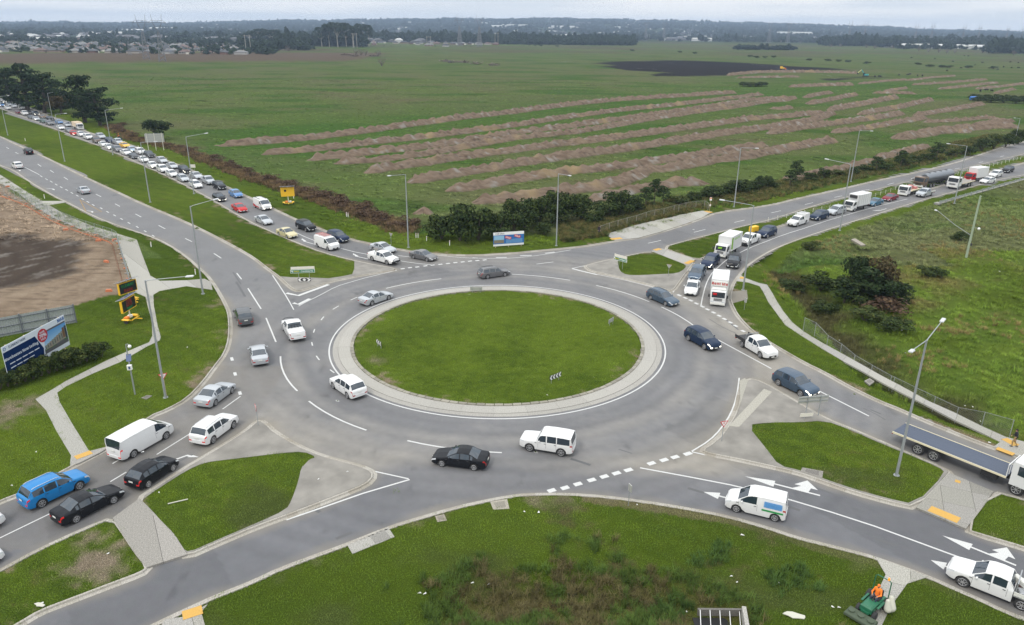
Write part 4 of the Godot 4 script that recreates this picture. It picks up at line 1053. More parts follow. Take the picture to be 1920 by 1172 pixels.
func ground_color(p: Vector2, d: float) -> Color:
	# the plants and soils that grow and lie here; d is the distance to the road
	var a := nA.get_noise_2d(p.x, p.y)
	var b := nB.get_noise_2d(p.x, p.y)
	var c := nC.get_noise_2d(p.x, p.y)
	var e := nD.get_noise_2d(p.x, p.y)
	var r := Vector2(p.x - CAM.x, p.y - CAM.z).length()
	if in_poly("dirt_lot", p) or (p.x < -95.0 and p.y < -20.0 and p.y > -75.0 and p.x < -110.0):
		var k := Color(0.35, 0.262, 0.185)
		k = mixc(k, Color(0.47, 0.365, 0.265), 0.5 + a * 0.9 + b * 0.6)
		k = mixc(k, Color(0.25, 0.185, 0.13), (nA.get_noise_2d(p.x * 0.22 + 40.0, p.y * 1.5) - 0.12) * 2.2)
		var wet := p.distance_to(Vector2(-81, -25)) + 5.0 * b
		k = mixc(k, Color(0.125, 0.098, 0.078), (18.0 - wet) * 0.35)
		var ring := sin((p.distance_to(Vector2(-86, -22)) + 0.8 * b) * 1.5)
		k = mixc(k, k * 0.72, ring * 0.5 * clampf((30.0 - wet) * 0.1, 0.0, 1.0) + 0.1)
		k.a = 1.0
		if wet < 18.0:
			k = mixc(k, Color(0.3, 0.27, 0.24), (nA.get_noise_2d(p.x * 0.5 + p.y * 0.3, p.y * 0.15) - 0.2) * 2.6)
		return k
	var k := GRASS
	var kind := 0
	if p.x > 40.0 and d < -2.9 and p.y > -75.0:
		kind = 2
	if p.y < -30.0 and not in_rd_side(p):
		kind = 1
	if kind == 0:
		k = mixc(k, Color(0.148, 0.208, 0.027), 0.4 + b * 0.9 + a * 0.3)
		k = mixc(k, Color(0.082, 0.13, 0.018), 0.3 - c * 1.3 - a * 0.6)
		k = mixc(k, Color(0.13, 0.115, 0.045), (a + b * 0.6 - 0.42) * 1.4)
		if p.length() < 17.0:
			k = mixc(k, Color(0.155, 0.225, 0.028), 0.42 + 0.08 * sin(p.length() * 2.1 + 6.0 * b + p.x * 0.4) + 0.75 * b + 0.3 * a)
		else:
			var g := 0.07 * sin((p.x * 0.55 - p.y * 0.83) * 2.3 + 2.0 * b)
			k = Color(k.r * (1.0 + g), k.g * (1.0 + g), k.b)
		if p.y > 18.0 and p.x > 7.0 and d > -0.85 + 0.4 * b and Geometry2D.is_point_in_polygon(p, road_outer) == false:
			k = mixc(k, Color(0.27, 0.205, 0.14), 0.85)
		if d > -1.6:
			k = mixc(k, Color(0.33, 0.265, 0.18), (b * 1.0 + a * 0.8 - 0.42 + 0.3 * (d + 1.0)) * 2.4)
		for q in range(0, WORN.size(), 3):
			var dw: float = Vector2(p.x - WORN[q], p.y - WORN[q + 1]).length() / WORN[q + 2]
			if dw < 1.6:
				k = mixc(k, Color(0.3, 0.245, 0.175), (1.15 - dw + 0.9 * a + 0.9 * b) * 0.9)
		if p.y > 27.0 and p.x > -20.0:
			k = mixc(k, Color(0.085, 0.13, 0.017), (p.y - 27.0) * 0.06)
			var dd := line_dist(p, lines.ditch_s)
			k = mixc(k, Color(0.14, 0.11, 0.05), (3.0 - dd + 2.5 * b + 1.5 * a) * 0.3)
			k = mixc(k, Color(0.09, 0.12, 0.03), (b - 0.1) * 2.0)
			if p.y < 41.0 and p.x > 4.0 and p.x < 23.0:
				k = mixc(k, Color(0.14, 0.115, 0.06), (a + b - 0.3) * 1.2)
	elif kind == 1:
		k = mixc(Color(0.14, 0.192, 0.054), Color(0.163, 0.18, 0.076), 0.5 + c * 0.9 + e * 0.7)
		k = mixc(k, Color(0.17, 0.138, 0.085), (nB.get_noise_2d(p.x * 0.12, p.y * 0.45) + 0.25 * a - 0.28) * 1.5)
		k = mixc(k, Color(0.085, 0.155, 0.032), (nC.get_noise_2d(p.x * 0.6 + 90.0, p.y * 1.3) - 0.02) * 2.4)
		k = mixc(k, Color(0.04, 0.066, 0.016), (a * 0.5 + nB.get_noise_2d(p.x * 0.5, p.y * 0.5) - 0.4) * 1.6)
		# greener where the mounds stand
		var mz := clampf(1.0 - absf((p.y + 0.95 * p.x + 225.0)) / 120.0, 0.0, 1.0)
		if p.x > -90.0 and r < 620.0:
			k = mixc(k, Color(0.085, 0.168, 0.032), mz * (0.75 + b * 0.3))
		if r > 780.0 and r < 1100.0 and p.x < -170.0:
			k = mixc(k, Color(0.17, 0.128, 0.088), (r - 800.0) / 60.0 + b)
		if r > 1150.0:
			k = mixc(k, Color(0.14, 0.122, 0.07), 0.35 + e + c * 0.5)
		if r > 2000.0:
			k = mixc(k, Color(0.05, 0.075, 0.03), (r - 2000.0) / 600.0)
		for q in ["black_field", "black2"]:
			if in_poly(q, p):
				k = Color(0.034, 0.03, 0.03) * (1.0 + 0.35 * a)
				k.a = 1.0
		# the dead scrub along the verge
		if p.x < -20.0 and p.x > -190.0:
			var dd := line_dist(p, lines.scrub_n)
			k = mixc(k, Color(0.19, 0.14, 0.08), (3.2 - dd + 2.0 * b) * 0.5)
	else:
		k = mixc(Color(0.15, 0.215, 0.034), Color(0.108, 0.17, 0.028), 0.5 + b * 1.2 + a * 0.7)
		k = mixc(k, Color(0.19, 0.165, 0.06), (c * 1.1 + b * 0.7 + a * 0.25 - 0.25) * 1.5)
		k = mixc(k, Color(0.1, 0.145, 0.02), (nC.get_noise_2d(p.x * 2.0 + 50.0, p.y * 2.0) - 0.15) * 2.5)
		var dd := minf(line_dist(p, lines.ditch_e) * 0.8, line_dist(p, lines.ditch_r))
		k = mixc(k, Color(0.085, 0.082, 0.034), (3.0 - dd + 2.2 * b) * 0.45)
	return k


func in_rd_side(p: Vector2) -> bool:
	# true on the mown verges, medians and islands, false in the open field to the north
	if Geometry2D.is_point_in_polygon(p, road_outer):
		return true
	if p.x > -20.0 and p.x < 22.0 and p.y > -46.0:
		return true
	return edge_dist(p) < 2.95 or verge_band(p)


var north_line := PackedVector2Array()


func verge_band(p: Vector2) -> bool:
	if p.x > 70.0:
		return p.y > -40.0
	return line_dist(p, north_line) < (9.0 if p.x < 0.0 else 4.0)


func asphalt_color(p: Vector2) -> Color:
	var a := nA.get_noise_2d(p.x * 1.4, p.y * 1.4)
	var b := nB.get_noise_2d(p.x, p.y)
	var c := nC.get_noise_2d(p.x * 1.5, p.y * 1.5)
	var k := Color(0.222, 0.221, 0.226)
	var r := p.length()
	var th := atan2(p.y, p.x)
	if r < 40.0:
		# dust on the outer lane, tyre polish on the inner ones
		var dust := 0.0
		dust += exp(-pow((r - 29.5 - 1.5 * sin(th * 2.0)) / 3.0, 2.0)) * (0.55 + 0.45 * cos(th - 0.75))
		dust += 0.35 * exp(-pow((r - 33.5) / 2.6, 2.0))
		dust += 0.28 * exp(-pow((r - 23.4) / 1.1, 2.0))
		dust += b * 0.28 + a * 0.08
		k = mixc(k, Color(0.345, 0.322, 0.284), dust)
		k = mixc(k, Color(0.195, 0.195, 0.202), exp(-pow((r - 21.6 - 0.4 * b) / 0.8, 2.0)) * 0.4)
	else:
		k = mixc(k, Color(0.25, 0.24, 0.225), c * 0.6 + b * 0.3)
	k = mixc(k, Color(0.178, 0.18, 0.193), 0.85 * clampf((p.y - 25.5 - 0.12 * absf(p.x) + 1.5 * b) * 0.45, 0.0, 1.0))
	if r < 42.0:
		# tyre tracks swept round the circle
		var tr := nB.get_noise_2d(r * 3.4, th * 5.0)
		k *= 1.0 + 0.1 * tr + 0.05 * sin(r * 3.3 + 2.0 * b)
	if p.x < -22.0 and p.y > 8.0 and p.y < 32.0 - p.x * 0.2:
		k = mixc(k, Color(0.225, 0.212, 0.195), 0.5 + 0.5 * b)
	if p.x < -28.0 and p.y < 6.0:
		k = mixc(k, Color(0.235, 0.235, 0.238), 0.6)
	# patched strips and joins between the pours
	var q := p.x * 0.8 - p.y * 0.6
	if fposmod(q, 47.0) < 9.0 and r > 26.0:
		k = mixc(k, k * 0.86, 0.8)
	k *= 1.0 + 0.07 * a + 0.08 * b
	# oil and rubber where the traffic stands and turns
	var oil := nB.get_noise_2d(p.x * 3.4 + 300.0, p.y * 1.6)
	if oil > 0.5:
		k = mixc(k, k * 0.72, (oil - 0.5) * 4.0)
	var de := edge_dist(p)
	if de < 1.3:
		k = mixc(k, Color(0.31, 0.28, 0.23), (1.3 - de) * 0.55 + b * 0.4)
	k.a = 1.0
	return k


var land := MB.new()
var road_mesh := MB.new()


func tile(x0: float, z0: float, s: float) -> void:
	var mid := Vector2(x0 + s * 0.5, z0 + s * 0.5)
	var dx := maxf(0.0, absf(mid.x - CAM.x) - s * 0.5)
	var dz := maxf(0.0, absf(mid.y - CAM.z) - s * 0.5)
	var dist := maxf(40.0, Vector2(dx, dz).length())
	var want := dist * (0.085 if dist < 190.0 else (0.15 if dist < 600.0 else 0.3))
	# outside the picture's view (with a wide margin) coarse tiles do
	var fwd := CAM.z + 60.0 - (mid.y - s * 0.5)
	if absf(mid.x - CAM.x) - s * 0.7 > maxf(0.0, fwd) * 0.85 + 30.0 or fwd < -40.0:
		want = maxf(want, 256.0)
	if s > want * 1.42 and s > 4.0:
		var h := s * 0.5
		tile(x0, z0, h)
		tile(x0 + h, z0, h)
		tile(x0, z0 + h, h)
		tile(x0 + h, z0 + h, h)
		return
	var n := 16
	var cell := s / n
	var base := land.v.size()
	var near := dist < 420.0
	var dd := PackedFloat32Array()
	var any := false
	for j in n + 1:
		for i in n + 1:
			var p := Vector2(x0 + i * cell, z0 + j * cell)
			var d := road_d(p) if near else -3.0
			dd.append(d)
			if d > -0.25 - cell:
				any = true
			var y := land_y(p)
			if d > 0.0:
				y = lerpf(0.1, -0.2 - cell * 0.35, minf(1.0, d / 0.3))
			elif near:
				y += 0.035 * nB.get_noise_2d(p.x * 3.0, p.y * 3.0) * minf(1.0, -d)
			if p.length() < APRON_IN:
				y += 0.45 * (1.0 - pow(p.length() / APRON_IN, 2.0))
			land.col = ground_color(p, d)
			land.vert(Vector3(p.x, y, p.y))
	for j in n:
		for i in n:
			var q := base + j * (n + 1) + i
			land.i.append_array([q, q + 1, q + n + 2, q, q + n + 2, q + n + 1])
	if any:
		var rb := road_mesh.v.size()
		for j in n + 1:
			for i in n + 1:
				var p := Vector2(x0 + i * cell, z0 + j * cell)
				road_mesh.col = asphalt_color(p) if dd[j * (n + 1) + i] > -0.3 - cell * 1.5 else Color.GRAY
				road_mesh.vert(Vector3(p.x, 0.0, p.y))
		for j in n:
			for i in n:
				var q := j * (n + 1) + i
				var m := maxf(maxf(dd[q], dd[q + 1]), maxf(dd[q + n + 1], dd[q + n + 2]))
				if m > 0.0:
					q += rb
					road_mesh.i.append_array([q, q + 1, q + n + 2, q, q + n + 2, q + n + 1])


func strip(m: MB, p: PackedVector2Array, width: float, y: float, closed := false) -> void:
	var n := p.size()
	var last := -1
	var first := -1
	for k in n:
		var a := p[(k - 1 + n) % n] if closed or k > 0 else p[k]
		var b := p[(k + 1) % n] if closed or k < n - 1 else p[k]
		var t := (b - a).normalized()
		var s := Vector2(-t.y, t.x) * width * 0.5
		var l := m.vert(Vector3(p[k].x - s.x, y, p[k].y - s.y))
		m.vert(Vector3(p[k].x + s.x, y, p[k].y + s.y))
		if last >= 0:
			m.i.append_array([last, l, l + 1, last, l + 1, last + 1])
		else:
			first = l
		last = l
	if closed:
		m.i.append_array([last, first, first + 1, last, first + 1, last + 1])


func kerb(p: PackedVector2Array, closed: bool, side: float, called := "kerb") -> void:
	# swept kerb and channel in pours about 3 m long with open joints; side is +1 when the road lies to the left of the line
	var m := MB.new()
	var path := PackedVector2Array(p)
	if closed:
		path.append(p[0])
	var fine := PackedVector2Array()
	for k in path.size() - 1:
		var n := int(path[k].distance_to(path[k + 1]) / 1.6) + 1
		for q in n:
			fine.append(path[k].lerp(path[k + 1], float(q) / n))
	fine.append(path[path.size() - 1])
	var prof := [[-0.04, -0.1], [-0.03, 0.125], [-0.005, 0.14], [0.11, 0.14], [0.135, 0.125], [0.18, 0.022], [0.47, 0.01], [0.48, -0.06]]
	var offs := []
	for k in fine.size():
		var a := fine[maxi(0, k - 1)]
		var b := fine[mini(fine.size() - 1, k + 1)]
		if closed and (k == 0 or k == fine.size() - 1):
			a = fine[fine.size() - 2]
			b = fine[1]
		var t := (b - a).normalized()
		offs.append(Vector2(-t.y, t.x) * side)
	for k in fine.size() - 1:
		var a := fine[k]
		var b := fine[k + 1]
		if a.distance_to(Vector2(CAM.x, CAM.z)) > 420.0:
			continue
		var g := 0.012 if (k % 2 == 1) else 0.0
		var dir := (b - a).normalized()
		b -= dir * g
		for q in prof.size() - 1:
			var t := 0.5 + 0.9 * nB.get_noise_2d(a.x * 3.0, a.y * 3.0)
			m.col = mixc(Color(0.52, 0.49, 0.435), Color(0.36, 0.325, 0.265), t - 0.15 if q > 2 else t - 0.4)
			var o0: float = prof[q][0]
			var o1: float = prof[q + 1][0]
			var A := Vector3(a.x + offs[k].x * o0, prof[q][1], a.y + offs[k].y * o0)
			var B := Vector3(b.x + offs[k + 1].x * o0, prof[q][1], b.y + offs[k + 1].y * o0)
			var C := Vector3(b.x + offs[k + 1].x * o1, prof[q + 1][1], b.y + offs[k + 1].y * o1)
			var D := Vector3(a.x + offs[k].x * o1, prof[q + 1][1], a.y + offs[k].y * o1)
			if side > 0.0:
				m.quad(A, D, C, B)
			else:
				m.quad(A, B, C, D)
	struct(called, m, M.concrete)


func slabs(called: String, poly: PackedVector2Array, y: float, along: Vector2, pitch: float, across := 0.0, tint := Color(0.44, 0.42, 0.38), part := "concrete_slab") -> Node3D:
	# a paved area in slabs with open joints, each slab a part
	var g := group_node(called)
	var t := along.normalized()
	var s := Vector2(-t.y, t.x)
	var u0 := 1e9
	var u1 := -1e9
	var w0 := 1e9
	var w1 := -1e9
	for p in poly:
		u0 = minf(u0, p.dot(t)); u1 = maxf(u1, p.dot(t))
		w0 = minf(w0, p.dot(s)); w1 = maxf(w1, p.dot(s))
	if across <= 0.0:
		across = w1 - w0 + 1.0
	var u := u0 - 0.3
	while u < u1:
		var w := w0 - 0.02
		while w < w1:
			var q := PackedVector2Array()
			for e in [[0.012, 0.012], [pitch - 0.012, 0.012], [pitch - 0.012, across - 0.012], [0.012, across - 0.012]]:
				q.append(t * (u + e[0]) + s * (w + e[1]))
			for piece in Geometry2D.intersect_polygons(poly, q):
				if piece.size() < 3:
					continue
				var m := MB.new()
				var k := R.randf_range(0.86, 1.1)
				m.col = Color(tint.r * k, tint.g * k, tint.b * k * R.randf_range(0.96, 1.02))
				var yy := y + R.randf_range(-0.004, 0.004)
				m.prism(piece, yy - 0.16, yy)
				obj(part, m, M.concrete, g)
			w += across
		u += pitch
	return g


func build_setting() -> void:
	ground_mat("grass_ground", 3.2, 0.42, 0.03, 0.95, 6.0, true, Color.WHITE, 3)
	ground_mat("asphalt", 1.1, 0.7, 0.09, 0.88, 2.0, true, Color.WHITE, 4)
	ground_mat("concrete", 2.2, 0.66, 0.02, 0.85, 1.2, true, Color.WHITE, 5)
	ground_mat("worn_concrete", 11.0, 0.8, 0.004, 0.9, 0.0, true, Color.WHITE, 15)
	ground_mat("soil", 2.6, 0.5, 0.03, 0.98, 7.0, true, Color.WHITE, 6)
	ground_mat("road_paint", 1.7, 0.6, 0.035, 0.7, 0.0, false, lin(0.8, 0.8, 0.78), 8)
	ground_mat("worn_paint", 1.0, 0.35, 0.05, 0.75, 0.0, false, lin(0.6, 0.59, 0.55), 9)
	mat("tar", lin(0.09, 0.09, 0.092), 0.8)
	ground_mat("orange_paint", 1.0, 0.4, 0.05, 0.75, 0.0, false, lin(0.55, 0.34, 0.1), 10)
	M.grass_ground.metallic_specular = 0.08
	M.soil.metallic_specular = 0.1
	M.asphalt.metallic_specular = 0.25
	M.concrete.metallic_specular = 0.3
	north_line = pv(NORTH)
	tile(-8192, -7936, 8192)
	tile(0, -7936, 8192)
	struct("ground", land, M.grass_ground)
	var rd := group_node("road")
	obj("asphalt", road_mesh, M.asphalt, rd)
	# kerbs
	for part in [NORTH, EAST, SOUTH, WEST]:
		kerb(pv(part), false, 1.0 if Geometry2D.is_polygon_clockwise(road_outer) == false else -1.0)
	for k in islands:
		kerb(islands[k], true, -1.0 if Geometry2D.is_polygon_clockwise(islands[k]) == false else 1.0)
	# painted lines, each a part of the road
	var ring := PackedVector2Array()
	for k in 120:
		ring.append(Vector2(cos(TAU * k / 120.0), sin(TAU * k / 120.0)) * 19.27)
	var rm := MB.new()
	strip(rm, ring, 0.16, 0.006, true)
	obj("edge_line", rm, M.road_paint, rd)
	for e in MARKS:
		var m := MB.new()
		strip(m, pv(e[2]), e[1], 0.003 if e[0] == "tar_mark" else 0.006)
		obj(e[0], m, M.get({"faded_orange_line": "orange_paint", "tar_mark": "tar"}.get(e[0], "road_paint")), rd)
	for e in ARROWS:
		var p := pv(e[1])
		var l := p[0].distance_to(p[1])
		var t := (p[1] - p[0]) / l
		var s := Vector2(-t.y, t.x)
		var shape: Array
		if e[0] == "straight":
			shape = [[0, -0.09], [l * 0.5, -0.09], [l * 0.5, -0.46], [l, 0], [l * 0.5, 0.46], [l * 0.5, 0.09], [0, 0.09]]
		elif e[0] == "both":
			shape = [[0, -0.09], [l * 0.6, -0.09], [l * 0.6, -0.46], [l, 0], [l * 0.6, 0.46], [l * 0.6, 0.09], [l * 0.36, 0.09], [l * 0.26, 0.7], [l * 0.35, 0.7], [l * 0.2, 1.75], [l * 0.04, 0.7], [l * 0.13, 0.7], [l * 0.15, 0.09], [0, 0.09]]
		else:
			shape = [[0, -0.08], [l * 0.6, -0.08], [l * 0.72, 0.3], [l * 0.8, 0.3], [l * 0.95, 0.95], [l * 0.5, 0.3], [l * 0.58, 0.3], [l * 0.52, 0.1], [0, 0.1]]
		var poly := PackedVector2Array()
		for q in shape:
			poly.append(p[0] + t * q[0] + s * q[1])
		var m := MB.new()
		m.prism(poly, 0.0, 0.0065, false)
		obj("lane_arrow", m, M.road_paint, rd)
	# the roundabout's mountable apron in radial slabs, and its inner kerb stones
	var ap := group_node("roundabout_apron")
	var steps := 36
	for k in steps:
		var m := MB.new()
		var t := R.randf_range(0.94, 1.04)
		m.col = Color(0.5 * t, 0.48 * t, 0.435 * t)
		wedge(m, 16.95, 18.28, TAU * k / steps + 0.0004, TAU * (k + 1) / steps - 0.0004, 0.1, 0.07)
		obj("apron_slab", m, M.concrete, ap)
		m = MB.new()
		m.col = Color(0.46 * t, 0.44 * t, 0.4 * t)
		wedge(m, 18.3, APRON_OUT, TAU * k / steps + 0.0004, TAU * (k + 1) / steps - 0.0004, 0.03, 0.012)
		obj("channel_slab", m, M.concrete, ap)
	for k in 120:
		var m := MB.new()
		var t := R.randf_range(0.75, 1.1)
		m.col = Color(0.4 * t, 0.375 * t, 0.31 * t)
		var dr := R.randf_range(-0.03, 0.03)
		wedge(m, 16.58 + dr, 16.93, TAU * k / 120.0 + 0.002, TAU * (k + 1) / 120.0 - 0.002, 0.19 + R.randf_range(-0.02, 0.015), 0.17)
		obj("kerb_stone", m, M.concrete, ap)
	# paved and concreted areas
	var pale := Color(0.46, 0.445, 0.405)
	slabs("footpath", polys.path_west, 0.13, Vector2(0.75, -0.65), 3.0, 0.0, pale)
	slabs("footpath", polys.path_west_ramp, 0.135, Vector2(0.75, -0.65), 5.0, 0.0, pale)
	slabs("driveway", polys.path_nwlot, 0.14, Vector2(1, 0), 4.0, 0.0, pale)
	slabs("footpath", polys.path_east, 0.13, Vector2(0.8, 0.6), 3.0, 0.0, pale)
	slabs("footpath", polys.path_east_ramp, 0.15, Vector2(0.9, 0.5), 3.0, 0.0, pale)
	slabs("crossing_pad", polys.ne_walk, 0.15, Vector2(0.9, 0.4), 2.6, 0.0, pale)
	slabs("crossing_pad", polys.se_gap, 0.15, Vector2(0.9, 0.4), 2.2, 2.4, Color(0.37, 0.355, 0.32))
	slabs("crossing_pad", polys.sw_gap, 0.15, Vector2(0.85, -0.5), 2.9, 0.0, Color(0.38, 0.36, 0.33))
	slabs("bus_stop_pad", polys.bus_pad, 0.15, Vector2(0.9, -0.4), 3.0, 0.0, pale)
	slabs("driveway", polys.drive_s, 0.15, Vector2(0.4, -0.9), 2.5, 2.5, pale)
	slabs("driveway", polys.drive_sw, 0.15, Vector2(0.8, -0.5), 2.5, 0.0, pale)
	for q in [["drain_pad", pale, 0.14], ["pit2", Color(0.4, 0.36, 0.3), 0.13], ["pit3", Color(0.44, 0.41, 0.34), 0.135], ["pit4", Color(0.33, 0.31, 0.28), 0.15], ["pit_w", Color(0.3, 0.28, 0.25), 0.14], ["pit_e", Color(0.36, 0.34, 0.3), 0.14], ["pit_ne", Color(0.42, 0.38, 0.32), 0.4], ["se_strip", Color(0.5, 0.475, 0.41), 0.147], ["se_strip2", Color(0.46, 0.44, 0.38), 0.147], ["nose_e", Color(0.3, 0.275, 0.235), 0.125]]:
		var g := group_node("drain_pit_cover" if not q[0] in ["nose_e", "se_strip", "se_strip2"] else "worn_concrete_patch")
		var m := MB.new()
		m.col = q[1]
		m.prism(polys[q[0]], 0.0, q[2])
		obj("concrete_surround", m, M.concrete, g)
		if not q[0] in ["nose_e", "pit_ne", "se_strip", "se_strip2"]:
			var inner := PackedVector2Array()
			var ctr := Vector2.ZERO
			for p in polys[q[0]]:
				ctr += p / polys[q[0]].size()
			for p in polys[q[0]]:
				inner.append(ctr.lerp(p, 0.62))
			m = MB.new()
			m.col = q[1] * 0.72
			m.prism(inner if q[0] != "drain_pad" else polys.drain_lid, 0.1, q[2] + 0.012)
			obj("lid", m, M.concrete, g)
	# the concrete noses of the traffic islands: whole islands paved a little below the kerb top, with turf laid in
	var worn := Color(0.262, 0.246, 0.217)
	for k in ["ne_island", "se_splitter", "sw_splitter", "nw_nose"]:
		var src: PackedVector2Array = islands[k] if islands.has(k) else polys[k]
		var inset: Array = Geometry2D.offset_polygon(src, -0.05)
		var area: PackedVector2Array = inset[0] if inset.size() > 0 else src
		var turf := {"ne_island": "ne_grass", "se_splitter": "se_grass", "sw_splitter": "sw_grass"}
		var pieces: Array = [area]
		if turf.has(k):
			pieces = cut_hole(area, polys[turf[k]])
		var m := MB.new()
		m.col = worn
		for pc in pieces:
			m.prism(pc, 0.0, 0.135)
		struct("island_paving", m, M.worn_concrete)
	tactile()


func cut_hole(area: PackedVector2Array, hole: PackedVector2Array) -> Array:
	# cut along a line through the hole so that no piece has a hole in it
	var c := Vector2.ZERO
	for p in hole:
		c += p / hole.size()
	var out := []
	for s in [-1.0, 1.0]:
		var half := PackedVector2Array([c + Vector2(0, -200), c + Vector2(200 * s, -200), c + Vector2(200 * s, 200), c + Vector2(0, 200)])
		for part in Geometry2D.intersect_polygons(area, half):
			for q in Geometry2D.clip_polygons(part, hole):
				if not Geometry2D.is_polygon_clockwise(q) or Geometry2D.clip_polygons(part, hole).size() == 1:
					out.append(q)
	return out


func wedge(m: MB, r0: float, r1: float, a0: float, a1: float, y0: float, y1: float) -> void:
	# a ring segment whose top slopes from y0 at the inner to y1 at the outer radius
	var p := func(r: float, a: float, y: float) -> Vector3: return Vector3(cos(a) * r, y, sin(a) * r)
	var n := 2
	for k in n:
		var b0 := lerpf(a0, a1, float(k) / n)
		var b1 := lerpf(a0, a1, float(k + 1) / n)
		m.quad(p.call(r0, b0, y0), p.call(r1, b0, y1), p.call(r1, b1, y1), p.call(r0, b1, y0))
		m.quad(p.call(r1, b0, y1), p.call(r1, b0, -0.1), p.call(r1, b1, -0.1), p.call(r1, b1, y1))
		m.quad(p.call(r0, b1, y0), p.call(r0, b1, -0.1), p.call(r0, b0, -0.1), p.call(r0, b0, y0))
	m.quad(p.call(r0, a0, y0), p.call(r0, a0, -0.1), p.call(r1, a0, -0.1), p.call(r1, a0, y1))
	m.quad(p.call(r1, a1, y1), p.call(r1, a1, -0.1), p.call(r0, a1, -0.1), p.call(r0, a1, y0))


func tactile() -> void:
	ground_mat("tactile_yellow", 0.8, 0.75, 0.05, 0.8, 0.0, false, lin(0.68, 0.4, 0.09), 14)
	for e in TACTILE:
		var p := pv(e[0])
		var m := MB.new()
		m.bar(Vector3(p[0].x, e[2], p[0].y), Vector3(p[1].x, e[2], p[1].y), 0.02, e[1])
		# raised studs in rows
		var l := p[0].distance_to(p[1])
		var t := (p[1] - p[0]) / l
		var s := Vector2(-t.y, t.x)
		for i in int(l / 0.12):
			for j in int(e[1] / 0.12):
				var q: Vector2 = p[0] + t * (0.06 + i * 0.12) + s * (-e[1] * 0.5 + 0.06 + j * 0.12)
				m.box(Vector3(q.x, e[2] + 0.0125, q.y), Vector3(0.04, 0.009, 0.04))
		struct("tactile_paving", m, M.tactile_yellow)


# ---------------------------------------------------------------- vehicles
const PAINTS := {"white": [0.63, 0.63, 0.625], "silver": [0.42, 0.44, 0.46], "grey": [0.16, 0.16, 0.165], "dark grey": [0.075, 0.08, 0.085], "charcoal": [0.05, 0.055, 0.06], "black": [0.012, 0.013, 0.016], "blue": [0.08, 0.19, 0.4], "bright blue": [0.012, 0.17, 0.42], "pale blue": [0.3, 0.4, 0.5], "dark blue": [0.014, 0.026, 0.06], "navy": [0.015, 0.028, 0.058], "teal blue": [0.03, 0.11, 0.18], "grey blue": [0.055, 0.085, 0.125], "blue grey": [0.06, 0.09, 0.125], "red": [0.42, 0.018, 0.02], "dark red": [0.17, 0.012, 0.022], "maroon": [0.1, 0.012, 0.02], "brown": [0.1, 0.07, 0.055], "bronze": [0.17, 0.12, 0.085], "beige": [0.5, 0.45, 0.27], "yellow": [0.75, 0.42, 0.02], "dark green": [0.02, 0.06, 0.045]}
var protos := {}


func paint(called: String) -> StandardMaterial3D:
	var key := "paint_" + called.replace(" ", "_")
	if not M.has(key):
		var p: Array = PAINTS[called]
		var m := mat(key, lin(p[0], p[1], p[2]), 0.32, 0.35 if called in ["silver", "grey", "pale blue", "bronze", "grey blue", "blue grey"] else 0.0)
		m.metallic_specular = 0.3 if p[1] > 0.06 else 0.18
		m.clearcoat_enabled = true
		m.clearcoat = 0.35 if p[1] > 0.06 else 0.2
		m.clearcoat_roughness = 0.06
	return M[key]


func vehicle_mats() -> void:
	mat("glass", lin(0.02, 0.032, 0.045), 0.04).metallic_specular = 1.0
	mat("tyre", lin(0.025, 0.025, 0.026), 0.85)
	mat("rim", lin(0.42, 0.42, 0.43), 0.35, 0.6)
	mat("black_plastic", lin(0.028, 0.028, 0.03), 0.6)
	mat("underbody", lin(0.015, 0.015, 0.016), 0.9)
	mat("lamp_clear", lin(0.62, 0.64, 0.66), 0.12, 0.2)
	mat("tail_red", lin(0.33, 0.012, 0.012), 0.2)
	mat("plate", lin(0.62, 0.62, 0.58), 0.5)
	mat("chrome", lin(0.6, 0.6, 0.61), 0.2, 0.9)
	mat("steel", lin(0.33, 0.34, 0.35), 0.5, 0.5)
	mat("timber_deck", lin(0.2, 0.165, 0.13), 0.85)
	mat("orange", lin(0.75, 0.2, 0.02), 0.6)
	mat("rust", lin(0.23, 0.1, 0.05), 0.9)
	var lit := mat("lamp_lit", lin(0.9, 0.9, 0.86), 0.2)
	lit.emission_enabled = true
	lit.emission = Color(1.0, 0.97, 0.88)
	lit.emission_energy_multiplier = 2.2
	var br := mat("brake_lit", lin(0.5, 0.02, 0.02), 0.2)
	br.emission_enabled = true
	br.emission = Color(1.0, 0.07, 0.04)
	br.emission_energy_multiplier = 0.12


func lerp_pts(a: Array, x: float) -> float:
	# a: [[x, y] ...] with falling x
	if x >= a[0][0]:
		return a[0][1]
	for k in a.size() - 1:
		if x >= a[k + 1][0]:
			return lerpf(a[k + 1][1], a[k][1], (x - a[k + 1][0]) / maxf(1e-5, a[k][0] - a[k + 1][0]))
	return a[a.size() - 1][1]


